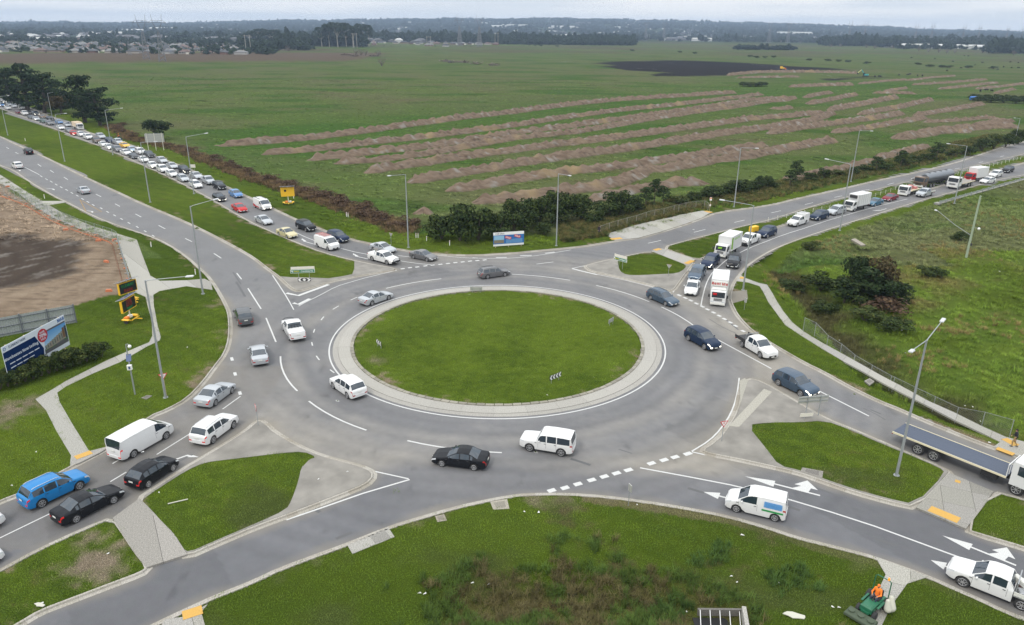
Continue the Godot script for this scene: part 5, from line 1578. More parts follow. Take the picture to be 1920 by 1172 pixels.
const CARS := {
	"sedan": {"W": 1.82, "r": 0.325, "wf": 1.42, "wr": -1.36, "gc": 0.2, "xc": 1.02, "xrf": 0.18, "xrr": -0.92, "xb": -1.62, "belt": [[2.4, 0.7], [1.0, 0.9], [-1.6, 0.97], [-2.4, 0.97]], "top": [[2.36, 0.52], [2.33, 0.62], [2.22, 0.7], [1.9, 0.79], [1.02, 0.95], [0.6, 1.18], [0.18, 1.385], [-0.1, 1.43], [-0.45, 1.45], [-0.92, 1.4], [-1.3, 1.22], [-1.62, 1.06], [-2.0, 1.04], [-2.25, 1.0], [-2.34, 0.9], [-2.36, 0.7]], "pill": [-0.12, -0.98], "wend": -1.22, "roofw": 0.62},
	"hatch": {"W": 1.78, "r": 0.325, "wf": 1.33, "wr": -1.3, "gc": 0.2, "xc": 1.05, "xrf": 0.22, "xrr": -1.5, "xb": -1.95, "belt": [[2.2, 0.72], [1.0, 0.93], [-1.6, 1.02], [-2.2, 0.98]], "top": [[2.13, 0.54], [2.1, 0.66], [1.98, 0.74], [1.7, 0.84], [1.05, 0.98], [0.6, 1.24], [0.22, 1.43], [-0.2, 1.49], [-0.7, 1.5], [-1.2, 1.46], [-1.5, 1.41], [-1.75, 1.22], [-1.95, 1.04], [-2.08, 0.98], [-2.12, 0.7]], "pill": [-0.15, -1.0], "wend": -1.5, "roofw": 0.62},
	"suv": {"W": 1.9, "r": 0.365, "wf": 1.42, "wr": -1.38, "gc": 0.26, "xc": 1.12, "xrf": 0.38, "xrr": -1.85, "xb": -2.14, "belt": [[2.4, 0.86], [1.1, 1.06], [-1.6, 1.12], [-2.4, 1.08]], "top": [[2.35, 0.6], [2.32, 0.78], [2.2, 0.9], [1.9, 0.99], [1.12, 1.1], [0.75, 1.36], [0.38, 1.6], [0.0, 1.67], [-0.5, 1.7], [-1.3, 1.67], [-1.85, 1.6], [-2.05, 1.32], [-2.14, 1.14], [-2.3, 1.05], [-2.34, 0.7]], "pill": [-0.08, -1.02], "wend": -1.82, "roofw": 0.66},
	"wagon": {"W": 1.83, "r": 0.335, "wf": 1.42, "wr": -1.38, "gc": 0.2, "xc": 1.05, "xrf": 0.25, "xrr": -1.95, "xb": -2.25, "belt": [[2.4, 0.74], [1.0, 0.93], [-1.6, 1.0], [-2.4, 0.98]], "top": [[2.38, 0.54], [2.35, 0.66], [2.22, 0.75], [1.9, 0.84], [1.05, 0.98], [0.6, 1.25], [0.25, 1.45], [-0.2, 1.51], [-0.8, 1.53], [-1.5, 1.51], [-1.95, 1.46], [-2.15, 1.2], [-2.25, 1.03], [-2.36, 0.95], [-2.38, 0.7]], "pill": [-0.12, -1.02], "wend": -1.95, "roofw": 0.63},
	"fourwd": {"W": 1.86, "r": 0.4, "wf": 1.4, "wr": -1.4, "gc": 0.36, "xc": 0.86, "xrf": 0.5, "xrr": -2.22, "xb": -2.34, "belt": [[2.4, 1.06], [0.9, 1.16], [-2.4, 1.17]], "top": [[2.36, 0.66], [2.35, 0.98], [2.27, 1.09], [1.6, 1.15], [0.86, 1.2], [0.66, 1.5], [0.5, 1.76], [0.3, 1.84], [-0.5, 1.88], [-1.6, 1.87], [-2.22, 1.82], [-2.3, 1.5], [-2.34, 1.2], [-2.37, 1.1], [-2.38, 0.7]], "pill": [-0.08, -0.98], "wend": -2.12, "roofw": 0.78},
	"ute": {"W": 1.88, "r": 0.39, "wf": 1.62, "wr": -1.55, "gc": 0.32, "xc": 1.28, "xrf": 0.62, "xrr": -0.72, "xb": -0.98, "belt": [[2.7, 0.95], [1.2, 1.12], [-0.98, 1.16], [-2.7, 1.14]], "top": [[2.62, 0.64], [2.6, 0.86], [2.48, 0.98], [2.1, 1.07], [1.28, 1.16], [0.95, 1.42], [0.62, 1.66], [0.3, 1.75], [-0.2, 1.78], [-0.72, 1.72], [-0.88, 1.46], [-0.98, 1.17], [-1.2, 1.16], [-2.5, 1.15], [-2.6, 1.12], [-2.63, 0.7]], "pill": [0.18, -0.64], "wend": -0.7, "roofw": 0.68},
	"van": {"W": 1.94, "r": 0.345, "wf": 1.62, "wr": -1.5, "gc": 0.24, "xc": 1.86, "xrf": 1.0, "xrr": -2.32, "xb": -2.42, "belt": [[2.5, 0.95], [1.8, 1.16], [-2.5, 1.16]], "top": [[2.48, 0.58], [2.46, 0.86], [2.36, 0.99], [2.1, 1.1], [1.86, 1.2], [1.4, 1.58], [1.0, 1.84], [0.7, 1.93], [0.2, 1.97], [-1.5, 1.97], [-2.32, 1.93], [-2.38, 1.6], [-2.42, 1.2], [-2.46, 1.0], [-2.48, 0.6]], "pill": [0.62], "wend": 0.6, "roofw": 0.76},
	"hiace": {"W": 1.95, "r": 0.345, "wf": 1.68, "wr": -1.53, "gc": 0.24, "xc": 2.12, "xrf": 1.12, "xrr": -2.48, "xb": -2.58, "belt": [[2.7, 0.95], [2.0, 1.17], [-2.7, 1.2]], "top": [[2.64, 0.58], [2.62, 0.86], [2.52, 1.02], [2.3, 1.13], [2.12, 1.22], [1.6, 1.62], [1.12, 1.9], [0.8, 1.97], [0.2, 2.0], [-1.5, 2.0], [-2.48, 1.95], [-2.54, 1.6], [-2.58, 1.22], [-2.62, 1.0], [-2.64, 0.6]], "pill": [0.72], "wend": 0.7, "roofw": 0.78},
	"minivan": {"W": 1.83, "r": 0.33, "wf": 1.3, "wr": -1.42, "gc": 0.22, "xc": 1.28, "xrf": 0.6, "xrr": -2.0, "xb": -2.08, "belt": [[2.2, 0.85], [1.2, 1.08], [-2.2, 1.1]], "top": [[2.14, 0.56], [2.12, 0.76], [2.0, 0.88], [1.7, 1.0], [1.28, 1.12], [0.95, 1.4], [0.6, 1.66], [0.3, 1.77], [-0.3, 1.82], [-1.3, 1.82], [-2.0, 1.79], [-2.05, 1.5], [-2.08, 1.12], [-2.12, 0.95], [-2.14, 0.6]], "pill": [-0.1], "wend": -0.12, "roofw": 0.72},
}


func loft(spec: Dictionary) -> Array:
	# stations along the car, each with seven points of the half section
	var top: Array = spec.top
	var x1: float = top[0][0]
	var x0: float = top[top.size() - 1][0]
	var xs := []
	for e in top:
		xs.append(e[0])
	var ra: float = spec.r + 0.055
	for w in [spec.wf, spec.wr]:
		for f in [-1.0, -0.97, -0.85, -0.6, -0.3, 0.0, 0.3, 0.6, 0.85, 0.97, 1.0]:
			xs.append(w + ra * f)
	for p in spec.pill:
		xs.append(p + 0.045)
		xs.append(p - 0.045)
	for f in [0.0, 0.22, 0.4]:
		xs.append(x1 - 0.02 - f)
		xs.append(x0 + 0.02 + f)
	xs.append(spec.wend)
	var x := x1
	while x > x0:
		xs.append(x)
		x -= 0.3
	xs.sort()
	xs.reverse()
	var clean := []
	for e in xs:
		if e <= x1 + 1e-6 and e >= x0 - 1e-6 and (clean.is_empty() or clean[clean.size() - 1] - e > 0.012):
			clean.append(e)
	var out := []
	var hw: float = spec.W * 0.5
	for e in clean:
		var t := lerp_pts(top, e)
		var w := hw
		var fx: float = clampf((e - 0.9) / (x1 - 0.9), 0.0, 1.0)
		var bx: float = clampf((-e - 1.1) / (-x0 - 1.1), 0.0, 1.0)
		w *= 1.0 - 0.1 * pow(fx, 3.0) - 0.1 * pow(fx, 14.0) - 0.055 * pow(bx, 3.0) - 0.07 * pow(bx, 14.0)
		var belt := minf(lerp_pts(spec.belt, e), t - 0.035)
		var cabin: float = clampf((t - belt - 0.035) / 0.25, 0.0, 1.0)
		var y0: float = spec.gc + 0.1 * pow(fx, 6.0) + 0.1 * pow(bx, 6.0)
		for q in [spec.wf, spec.wr]:
			var dx := absf(e - q)
			if dx < ra:
				y0 = maxf(y0, spec.r + sqrt(ra * ra - dx * dx))
		var y1 := maxf(belt * 0.52, y0 + 0.02)
		var y2 := maxf(belt - 0.12, y1 + 0.02)
		belt = maxf(belt, y2 + 0.02)
		t = maxf(t, belt + 0.02)
		var rw := lerpf(w * 0.88, hw * (spec.roofw + 0.14), cabin)
		out.append({"x": e, "cabin": cabin, "p": [Vector2(y0, w * 0.955), Vector2(y1, w), Vector2(y2, w * 0.99), Vector2(belt, w * 0.958), Vector2(t - lerpf(0.012, 0.06, cabin), rw), Vector2(t - 0.008, rw * 0.82), Vector2(t + 0.022, 0.0)]})
	return out


func P3(s: Dictionary, k: int, side: float) -> Vector3:
	return Vector3(s.x, s.p[k].x, s.p[k].y * side)


func build_car(kind: String) -> Node3D:
	var base := kind
	match kind:
		"suvrail": base = "suv"
		"taxi": base = "sedan"
		"vanred", "vanrack": base = "van"
		"utecanopy", "utebox", "utetrailer", "trayute", "tradeute": base = "ute"
	var spec: Dictionary = CARS[base]
	var st := loft(spec)
	var root := Node3D.new()
	root.name = {"suvrail": "suv", "taxi": "taxi", "vanred": "van", "vanrack": "van", "hiace": "van", "minivan": "small_van", "hatch": "hatchback", "wagon": "station_wagon", "fourwd": "four_wheel_drive", "sedan": "sedan", "suv": "suv", "van": "van"}.get(kind, "utility_truck")
	add_child(root)
	var tray := kind in ["trayute", "utetrailer", "tradeute"]
	if tray:
		var cut := []
		for s in st:
			if s.x > spec.xb - 0.03:
				cut.append(s)
		st = cut
	var body := MB.new()
	var ws := MB.new()
	var rw := MB.new()
	var sides := {}
	var hl := [MB.new(), MB.new()]
	var tl := [MB.new(), MB.new()]
	var x1: float = st[0].x
	var x0: float = st[st.size() - 1].x
	var shared := {}
	var pt := func(m: MB, k: int, q: int, side: float) -> int:
		var key := [m.get_instance_id(), k, q, side]
		if not shared.has(key):
			shared[key] = m.vert(P3(st[k], q, side))
		return shared[key]
	for k in st.size() - 1:
		var xm: float = (st[k].x + st[k + 1].x) * 0.5
		for s in 2:
			var side := 1.0 if s == 0 else -1.0
			for q in 6:
				var m := body
				if q >= 4 and xm < spec.xc and xm > spec.xrf:
					m = ws
				elif q >= 4 and xm > spec.xb and xm < spec.xrr:
					m = rw
				elif q == 3 and xm < spec.xc - 0.16 and xm > spec.wend and st[k].cabin > 0.3 and st[k + 1].cabin > 0.3:
					var run := 0
					var pillar := false
					for p in spec.pill:
						if absf(xm - p) < 0.05:
							pillar = true
						if xm < p:
							run += 1
					if not pillar:
						var key := [s, run]
						if not sides.has(key):
							sides[key] = MB.new()
						m = sides[key]
				elif q == 2 and xm > x1 - 0.4:
					m = hl[s]
				elif q == 2 and xm < x0 + 0.24 and not tray:
					m = tl[s]
				var a: int = pt.call(m, k, q, side)
				var b: int = pt.call(m, k + 1, q, side)
				var c: int = pt.call(m, k + 1, q + 1, side)
				var d: int = pt.call(m, k, q + 1, side)
				if s == 0:
					m.i.append_array([a, b, c, a, c, d])
				else:
					m.i.append_array([a, c, b, a, d, c])
	# nose and tail faces in rows and columns
	var grille := MB.new()
	var bumpers := [MB.new(), MB.new()]
	for e in 2:
		var bumper: MB = bumpers[e]
		var s: Dictionary = st[0] if e == 0 else st[st.size() - 1]
		for q in 6:
			for col in 6:
				var f0 := -1.0 + col / 3.0
				var f1 := -1.0 + (col + 1) / 3.0
				var bulge := func(f: float) -> float: return (0.06 if e == 0 else -0.04) * (1.0 - f * f)
				var A := Vector3(s.x + bulge.call(f0), s.p[q].x, s.p[q].y * f0)
				var B := Vector3(s.x + bulge.call(f1), s.p[q].x, s.p[q].y * f1)
				var C := Vector3(s.x + bulge.call(f1), s.p[q + 1].x, s.p[q + 1].y * f1)
				var D := Vector3(s.x + bulge.call(f0), s.p[q + 1].x, s.p[q + 1].y * f0)
				var m := body
				var edge := col == 0 or col == 5
				if e == 0:
					if q in [2, 3] and edge:
						m = hl[1 if col == 0 else 0]
					elif q in [1, 2] and not edge:
						m = grille
					elif q == 0:
						m = bumper if col in [1, 2, 3, 4] else body
				elif not tray:
					if q == 2 and edge:
						m = tl[1 if col == 0 else 0]
					elif q == 0:
						m = bumper
				if e == 0:
					m.quad(A, D, C, B)
				else:
					m.quad(A, B, C, D)
	# the pillars and roof edges that frame the glass
	for side in [-1.0, 1.0]:
		var line := []
		for s in st:
			if s.x <= spec.xc + 0.02 and s.x >= spec.xb - 0.02:
				line.append(P3(s, 4, side) + Vector3(0, -0.012, -0.012 * side))
		body.tube(line, [0.036], 6, false)
	var pm := paint("white")
	obj("body", body, pm, root)
	obj("windscreen", ws, M.glass, root)
	obj("rear_window", rw, M.glass, root)
	for k in sides:
		obj("side_window", sides[k], M.glass, root)
	for k in 2:
		obj("headlight", hl[k], M.lamp_clear, root)
		if not tray:
			obj("tail_light", tl[k], M.tail_red, root)
	obj("grille", grille, M.black_plastic, root)
	for b in bumpers:
		if b.i.size() > 0:
			obj("bumper", b, M.black_plastic, root)
	# the dark underside and wheel wells
	var ub := MB.new()
	ub.box(Vector3((x0 + x1) * 0.5, spec.gc + 0.24, 0), Vector3(x1 - x0 - 0.16, 0.44, spec.W - 0.52))
	obj("underbody", ub, M.underbody, root)
	# door seams, sills and handles
	for side in [-1.0, 1.0]:
		var stops := [spec.xc - 0.12]
		stops.append_array(spec.pill)
		for xx in stops:
			var near := 0
			for k in st.size():
				if absf(st[k].x - xx) < absf(st[near].x - xx):
					near = k
			var seam := MB.new()
			var line := []
			for q in range(1, 4):
				line.append(P3(st[near], q, side) + Vector3(0, 0, 0.002 * side))
			seam.tube(line, [0.007], 4, false)
			obj("door_seam", seam, M.black_plastic, root)
			seam = MB.new()
			seam.box(Vector3(xx + 0.12, lerp_pts(spec.belt, xx) - 0.13, side * (spec.W * 0.5 + 0.004)), Vector3(0.17, 0.03, 0.03))
			obj("door_handle", seam, M.black_plastic, root)
	for side in [-1.0, 1.0]:
		var mm := MB.new()
		var y := lerp_pts(spec.belt, spec.xc - 0.3) + 0.07
		mm.ball(Vector3(spec.xc - 0.32, y, side * (spec.W * 0.5 + 0.09)), Vector3(0.07, 0.075, 0.12), 8, 5)
		obj("mirror", mm, pm, root)
	var pl := MB.new()
	pl.box(Vector3(x1 + 0.055, 0.46, 0), Vector3(0.02, 0.12, 0.4))
	obj("number_plate", pl, M.plate, root)
	if not tray:
		pl = MB.new()
		pl.box(Vector3(x0 - 0.04, lerp_pts(spec.belt, x0) - 0.2, 0), Vector3(0.02, 0.12, 0.4))
		obj("number_plate", pl, M.plate, root)
	add_wheels(root, [spec.wf, spec.wr], spec.r, spec.W * 0.5 - 0.13)
	# what sets the kinds apart
	match kind:
		"suvrail":
			for side in [-1.0, 1.0]:
				var m := MB.new()
				m.tube([Vector3(0.25, 1.68, side * 0.62), Vector3(0.0, 1.74, side * 0.63), Vector3(-1.5, 1.73, side * 0.63), Vector3(-1.75, 1.66, side * 0.62)], [0.022], 6)
				obj("roof_rail", m, M.chrome, root)
		"wagon":
			for side in [-1.0, 1.0]:
				var m := MB.new()
				m.tube([Vector3(0.1, 1.5, side * 0.58), Vector3(-0.1, 1.56, side * 0.6), Vector3(-1.6, 1.55, side * 0.6), Vector3(-1.85, 1.47, side * 0.58)], [0.02], 6)
				obj("roof_rail", m, M.black_plastic, root)
		"taxi":
			var m := MB.new()
			m.box(Vector3(-0.2, 1.56, 0), Vector3(0.16, 0.16, 0.6), 0.0, 0.04)
			obj("roof_sign", m, M.plate, root)
		"vanrack":
			for z in [-0.45, 0.0, 0.45]:
				var m := MB.new()
				for s in [-0.13, 0.13]:
					m.bar(Vector3(0.5, 2.13, z + s), Vector3(-2.3, 2.13, z + s), 0.05, 0.04)
				for r in 9:
					m.bar(Vector3(0.35 - r * 0.31, 2.13, z - 0.13), Vector3(0.35 - r * 0.31, 2.13, z + 0.13), 0.03, 0.03)
				obj("ladder", m, mat("faded_red", lin(0.42, 0.16, 0.15), 0.6), root)
			var rk := MB.new()
			for x in [0.3, -1.0, -2.1]:
				rk.bar(Vector3(x, 2.06, -0.75), Vector3(x, 2.06, 0.75), 0.05, 0.05)
				for z in [-0.7, 0.7]:
					rk.bar(Vector3(x, 1.9, z), Vector3(x, 2.06, z), 0.05, 0.05)
			obj("roof_rack", rk, M.plate, root)
		"vanred":
			for side in [-1.0, 1.0]:
				var m := MB.new()
				var t := Transform3D(Basis.IDENTITY, Vector3(0, 0, side * (spec.W * 0.5 + 0.006)))
				m.plate(t, PackedVector2Array([Vector2(-2.2, 0.36), Vector2(0.9, 0.36), Vector2(0.4, 0.55), Vector2(-1.0, 0.62), Vector2(-2.2, 0.9)]), 0.006)
				obj("red_stripe", m, paint("red"), root)
				m = MB.new()
				m.tube([Vector3(0.6, 2.06, side * 0.62), Vector3(-2.2, 2.06, side * 0.62)], [0.05], 6)
				for x in [0.4, -0.8, -2.0]:
					m.bar(Vector3(x, 1.9, side * 0.62), Vector3(x, 2.06, side * 0.62), 0.05, 0.05)
				obj("roof_rail", m, M.black_plastic, root)
		"ute":
			var m := MB.new()
			m.box(Vector3(-1.8, 1.175, 0), Vector3(1.42, 0.03, 1.5), 0.0, 0.01)
			obj("tonneau_cover", m, M.black_plastic, root)
		"utecanopy":
			var m := MB.new()
			m.box(Vector3(-1.8, 1.21, 0), Vector3(1.5, 0.1, 1.6), 0.0, 0.05)
			obj("tray_lid", m, pm, root)
			m = MB.new()
			for r in [-0.4, 0.0, 0.4]:
				m.bar(Vector3(-1.15, 1.18, r), Vector3(-1.15, 1.6, r * 0.8), 0.06, 0.06)
			m.tube([Vector3(-1.15, 1.16, -0.75), Vector3(-1.12, 1.66, -0.6), Vector3(-1.12, 1.66, 0.6), Vector3(-1.15, 1.16, 0.75)], [0.035], 6)
			obj("sports_bar", m, M.black_plastic, root)
			m = MB.new()
			m.tube([Vector3(2.72, 0.55, -0.7), Vector3(2.76, 0.95, -0.6), Vector3(2.78, 1.1, -0.3), Vector3(2.78, 1.1, 0.3), Vector3(2.76, 0.95, 0.6), Vector3(2.72, 0.55, 0.7)], [0.035], 6)
			m.box(Vector3(2.7, 0.58, 0), Vector3(0.14, 0.22, 1.7), 0.0, 0.03)
			obj("bull_bar", m, M.black_plastic, root)
		"utebox":
			var m := MB.new()
			m.box(Vector3(-1.75, 1.55, 0), Vector3(1.75, 1.0, 1.78), 0.0, 0.05)
			obj("canopy_box", m, pm, root)
			m = MB.new()
			for x in [-1.1, -1.75, -2.4]:
				m.bar(Vector3(x, 2.1, -0.75), Vector3(x, 2.1, 0.75), 0.05, 0.05)
			obj("roof_rack", m, M.steel, root)
		"trayute", "utetrailer", "tradeute":
			var m := MB.new()
			var tm: Material = M.timber_deck if kind != "tradeute" else M.steel
			var x_end := -2.85
			m.box(Vector3((-1.02 + x_end) * 0.5, 0.86, 0), Vector3(-1.02 - x_end, 0.1, 1.86))
			obj("tray_floor", m, M.black_plastic if kind == "trayute" else tm, root)
			for side in [-1.0, 1.0]:
				m = MB.new()
				m.box(Vector3((-1.02 + x_end) * 0.5, 1.03, side * 0.915), Vector3(-1.02 - x_end, 0.26, 0.035))
				obj("tray_side", m, M.black_plastic if kind == "trayute" else M.plate, root)
				m = MB.new()
				m.box(Vector3(x_end - 0.01, 0.66, side * 0.72), Vector3(0.05, 0.12, 0.26))
				obj("tail_light", m, M.tail_red, root)
			m = MB.new()
			for z in [-0.8, -0.4, 0.0, 0.4, 0.8]:
				m.bar(Vector3(-1.1, 0.9, z), Vector3(-1.1, 1.75, z), 0.05, 0.05)
			m.bar(Vector3(-1.1, 1.75, -0.85), Vector3(-1.1, 1.75, 0.85), 0.06, 0.06)
			m.bar(Vector3(-1.1, 1.3, -0.85), Vector3(-1.1, 1.3, 0.85), 0.05, 0.05)
			obj("headboard", m, M.steel, root)
			m = MB.new()
			m.box(Vector3(-1.8, 0.62, 0), Vector3(2.2, 0.3, 0.8))
			obj("chassis", m, M.underbody, root)
	return root


func add_wheels(root: Node3D, xs: Array, r: float, half: float, width := 0.22) -> void:
	if not protos.has(["wheel", r, width]):
		var t := MB.new()
		t.wheel(Vector3.ZERO, r, width, 20)
		var rim := MB.new()
		for side in [-1.0, 1.0]:
			var z: float = side * (width * 0.5 + 0.004)
			rim.tube([Vector3(0, 0, z), Vector3(0, 0, z + side * 0.012)], [r * 0.16], 10)
			for k in 7:
				var a := TAU * k / 7.0
				rim.bar(Vector3(cos(a) * r * 0.1, sin(a) * r * 0.1, z), Vector3(cos(a) * r * 0.66, sin(a) * r * 0.66, z), 0.05, 0.012)
			var ring := []
			for k in 17:
				var a := TAU * k / 16.0
				ring.append(Vector3(cos(a) * r * 0.66, sin(a) * r * 0.66, z))
			rim.tube(ring, [0.02], 5, false)
		protos[["wheel", r, width]] = [t.mesh(), rim.mesh()]
	for x in xs:
		for side in [-1.0, 1.0]:
			var w := obj("wheel", protos[["wheel", r, width]][0], M.tyre, root)
			w.position = Vector3(x, r, side * half)
			obj("rim", protos[["wheel", r, width]][1], M.rim, w)


# ---- trucks: a forward cab, a chassis and what it carries
func truck_cab(root: Node3D, x_front: float, len: float, w: float, y0: float, h: float, m: Material) -> void:
	var prof := PackedVector2Array([Vector2(x_front - len, y0), Vector2(x_front - 0.06, y0), Vector2(x_front, y0 + 0.12), Vector2(x_front, y0 + h * 0.42), Vector2(x_front - 0.28, y0 + h * 0.93), Vector2(x_front - 0.42, y0 + h), Vector2(x_front - len + 0.05, y0 + h), Vector2(x_front - len, y0 + h - 0.08)])
	var b := MB.new()
	b.plate(Transform3D(), prof, w - 0.12)
	var inner := PackedVector2Array()
	for p in prof:
		inner.append(Vector2(x_front - len * 0.5, y0 + h * 0.5).lerp(p, 0.965))
	b.plate(Transform3D(), inner, w)
	obj("cab", b, m, root)
	var n := Vector2(0.28, -0.51).orthogonal().normalized()
	var g := MB.new()
	var a := Vector3(x_front - 0.02, y0 + h * 0.46, 0)
	var c := Vector3(x_front - 0.262, y0 + h * 0.9, 0)
	var o := Vector3(0.012, 0.006, 0)
	var hw := w * 0.5 - 0.14
	g.quad(a + o + Vector3(0, 0, hw), a + o - Vector3(0, 0, hw), c + o - Vector3(0, 0, hw), c + o + Vector3(0, 0, hw))
	g.quad(a + o - Vector3(0, 0, hw), a + o + Vector3(0, 0, hw), c + o + Vector3(0, 0, hw), c + o - Vector3(0, 0, hw))
	obj("windscreen", g, M.glass, root)
	for side in [-1.0, 1.0]:
		g = MB.new()
		g.plate(Transform3D(Basis.IDENTITY, Vector3(0, 0, side * (w * 0.5 + 0.004))), PackedVector2Array([Vector2(x_front - len * 0.78, y0 + h * 0.5), Vector2(x_front - 0.2, y0 + h * 0.46), Vector2(x_front - 0.4, y0 + h * 0.88), Vector2(x_front - len * 0.78, y0 + h * 0.88)]), 0.012)
		obj("side_window", g, M.glass, root)
		g = MB.new()
		g.box(Vector3(x_front + 0.01, y0 + 0.2, side * (w * 0.5 - 0.28)), Vector3(0.05, 0.15, 0.36), 0.0, 0.02)
		obj("headlight", g, M.lamp_clear, root)
		g = MB.new()
		g.box(Vector3(x_front - 0.02, y0 + h * 0.62, side * (w * 0.5 + 0.2)), Vector3(0.1, 0.42, 0.2), 0.0, 0.03)
		g.bar(Vector3(x_front - 0.1, y0 + h * 0.7, side * w * 0.5), Vector3(x_front - 0.02, y0 + h * 0.7, side * (w * 0.5 + 0.2)), 0.03, 0.03)
		obj("mirror", g, M.black_plastic, root)
	for k in 4:
		g = MB.new()
		g.box(Vector3(x_front + 0.012, y0 + 0.34 + k * 0.1, 0), Vector3(0.03, 0.05, w * 0.55))
		obj("grille_bar", g, M.black_plastic, root)
	g = MB.new()
	g.box(Vector3(x_front - 0.02, y0 - 0.06, 0), Vector3(0.22, 0.26, w * 0.97), 0.0, 0.03)
	obj("bumper", g, M.plate, root)
	g = MB.new()
	g.box(Vector3(x_front + 0.1, y0 - 0.05, 0), Vector3(0.02, 0.12, 0.4))
	obj("number_plate", g, M.plate, root)


func text_on(called: String, s: String, size: float, at: Vector3, turn: Basis, m: Material, parent: Node, font := "Droid Sans", bold := true) -> void:
	var t := TextMesh.new()
	t.text = s
	t.font = SystemFont.new()
	(t.font as SystemFont).font_names = PackedStringArray([font])
	if bold:
		(t.font as SystemFont).font_weight = 700
	t.font_size = 32
	t.pixel_size = size / 32.0
	t.depth = 0.012
	var o := obj(called, t, m, parent)
	o.transform = Transform3D(turn, at)


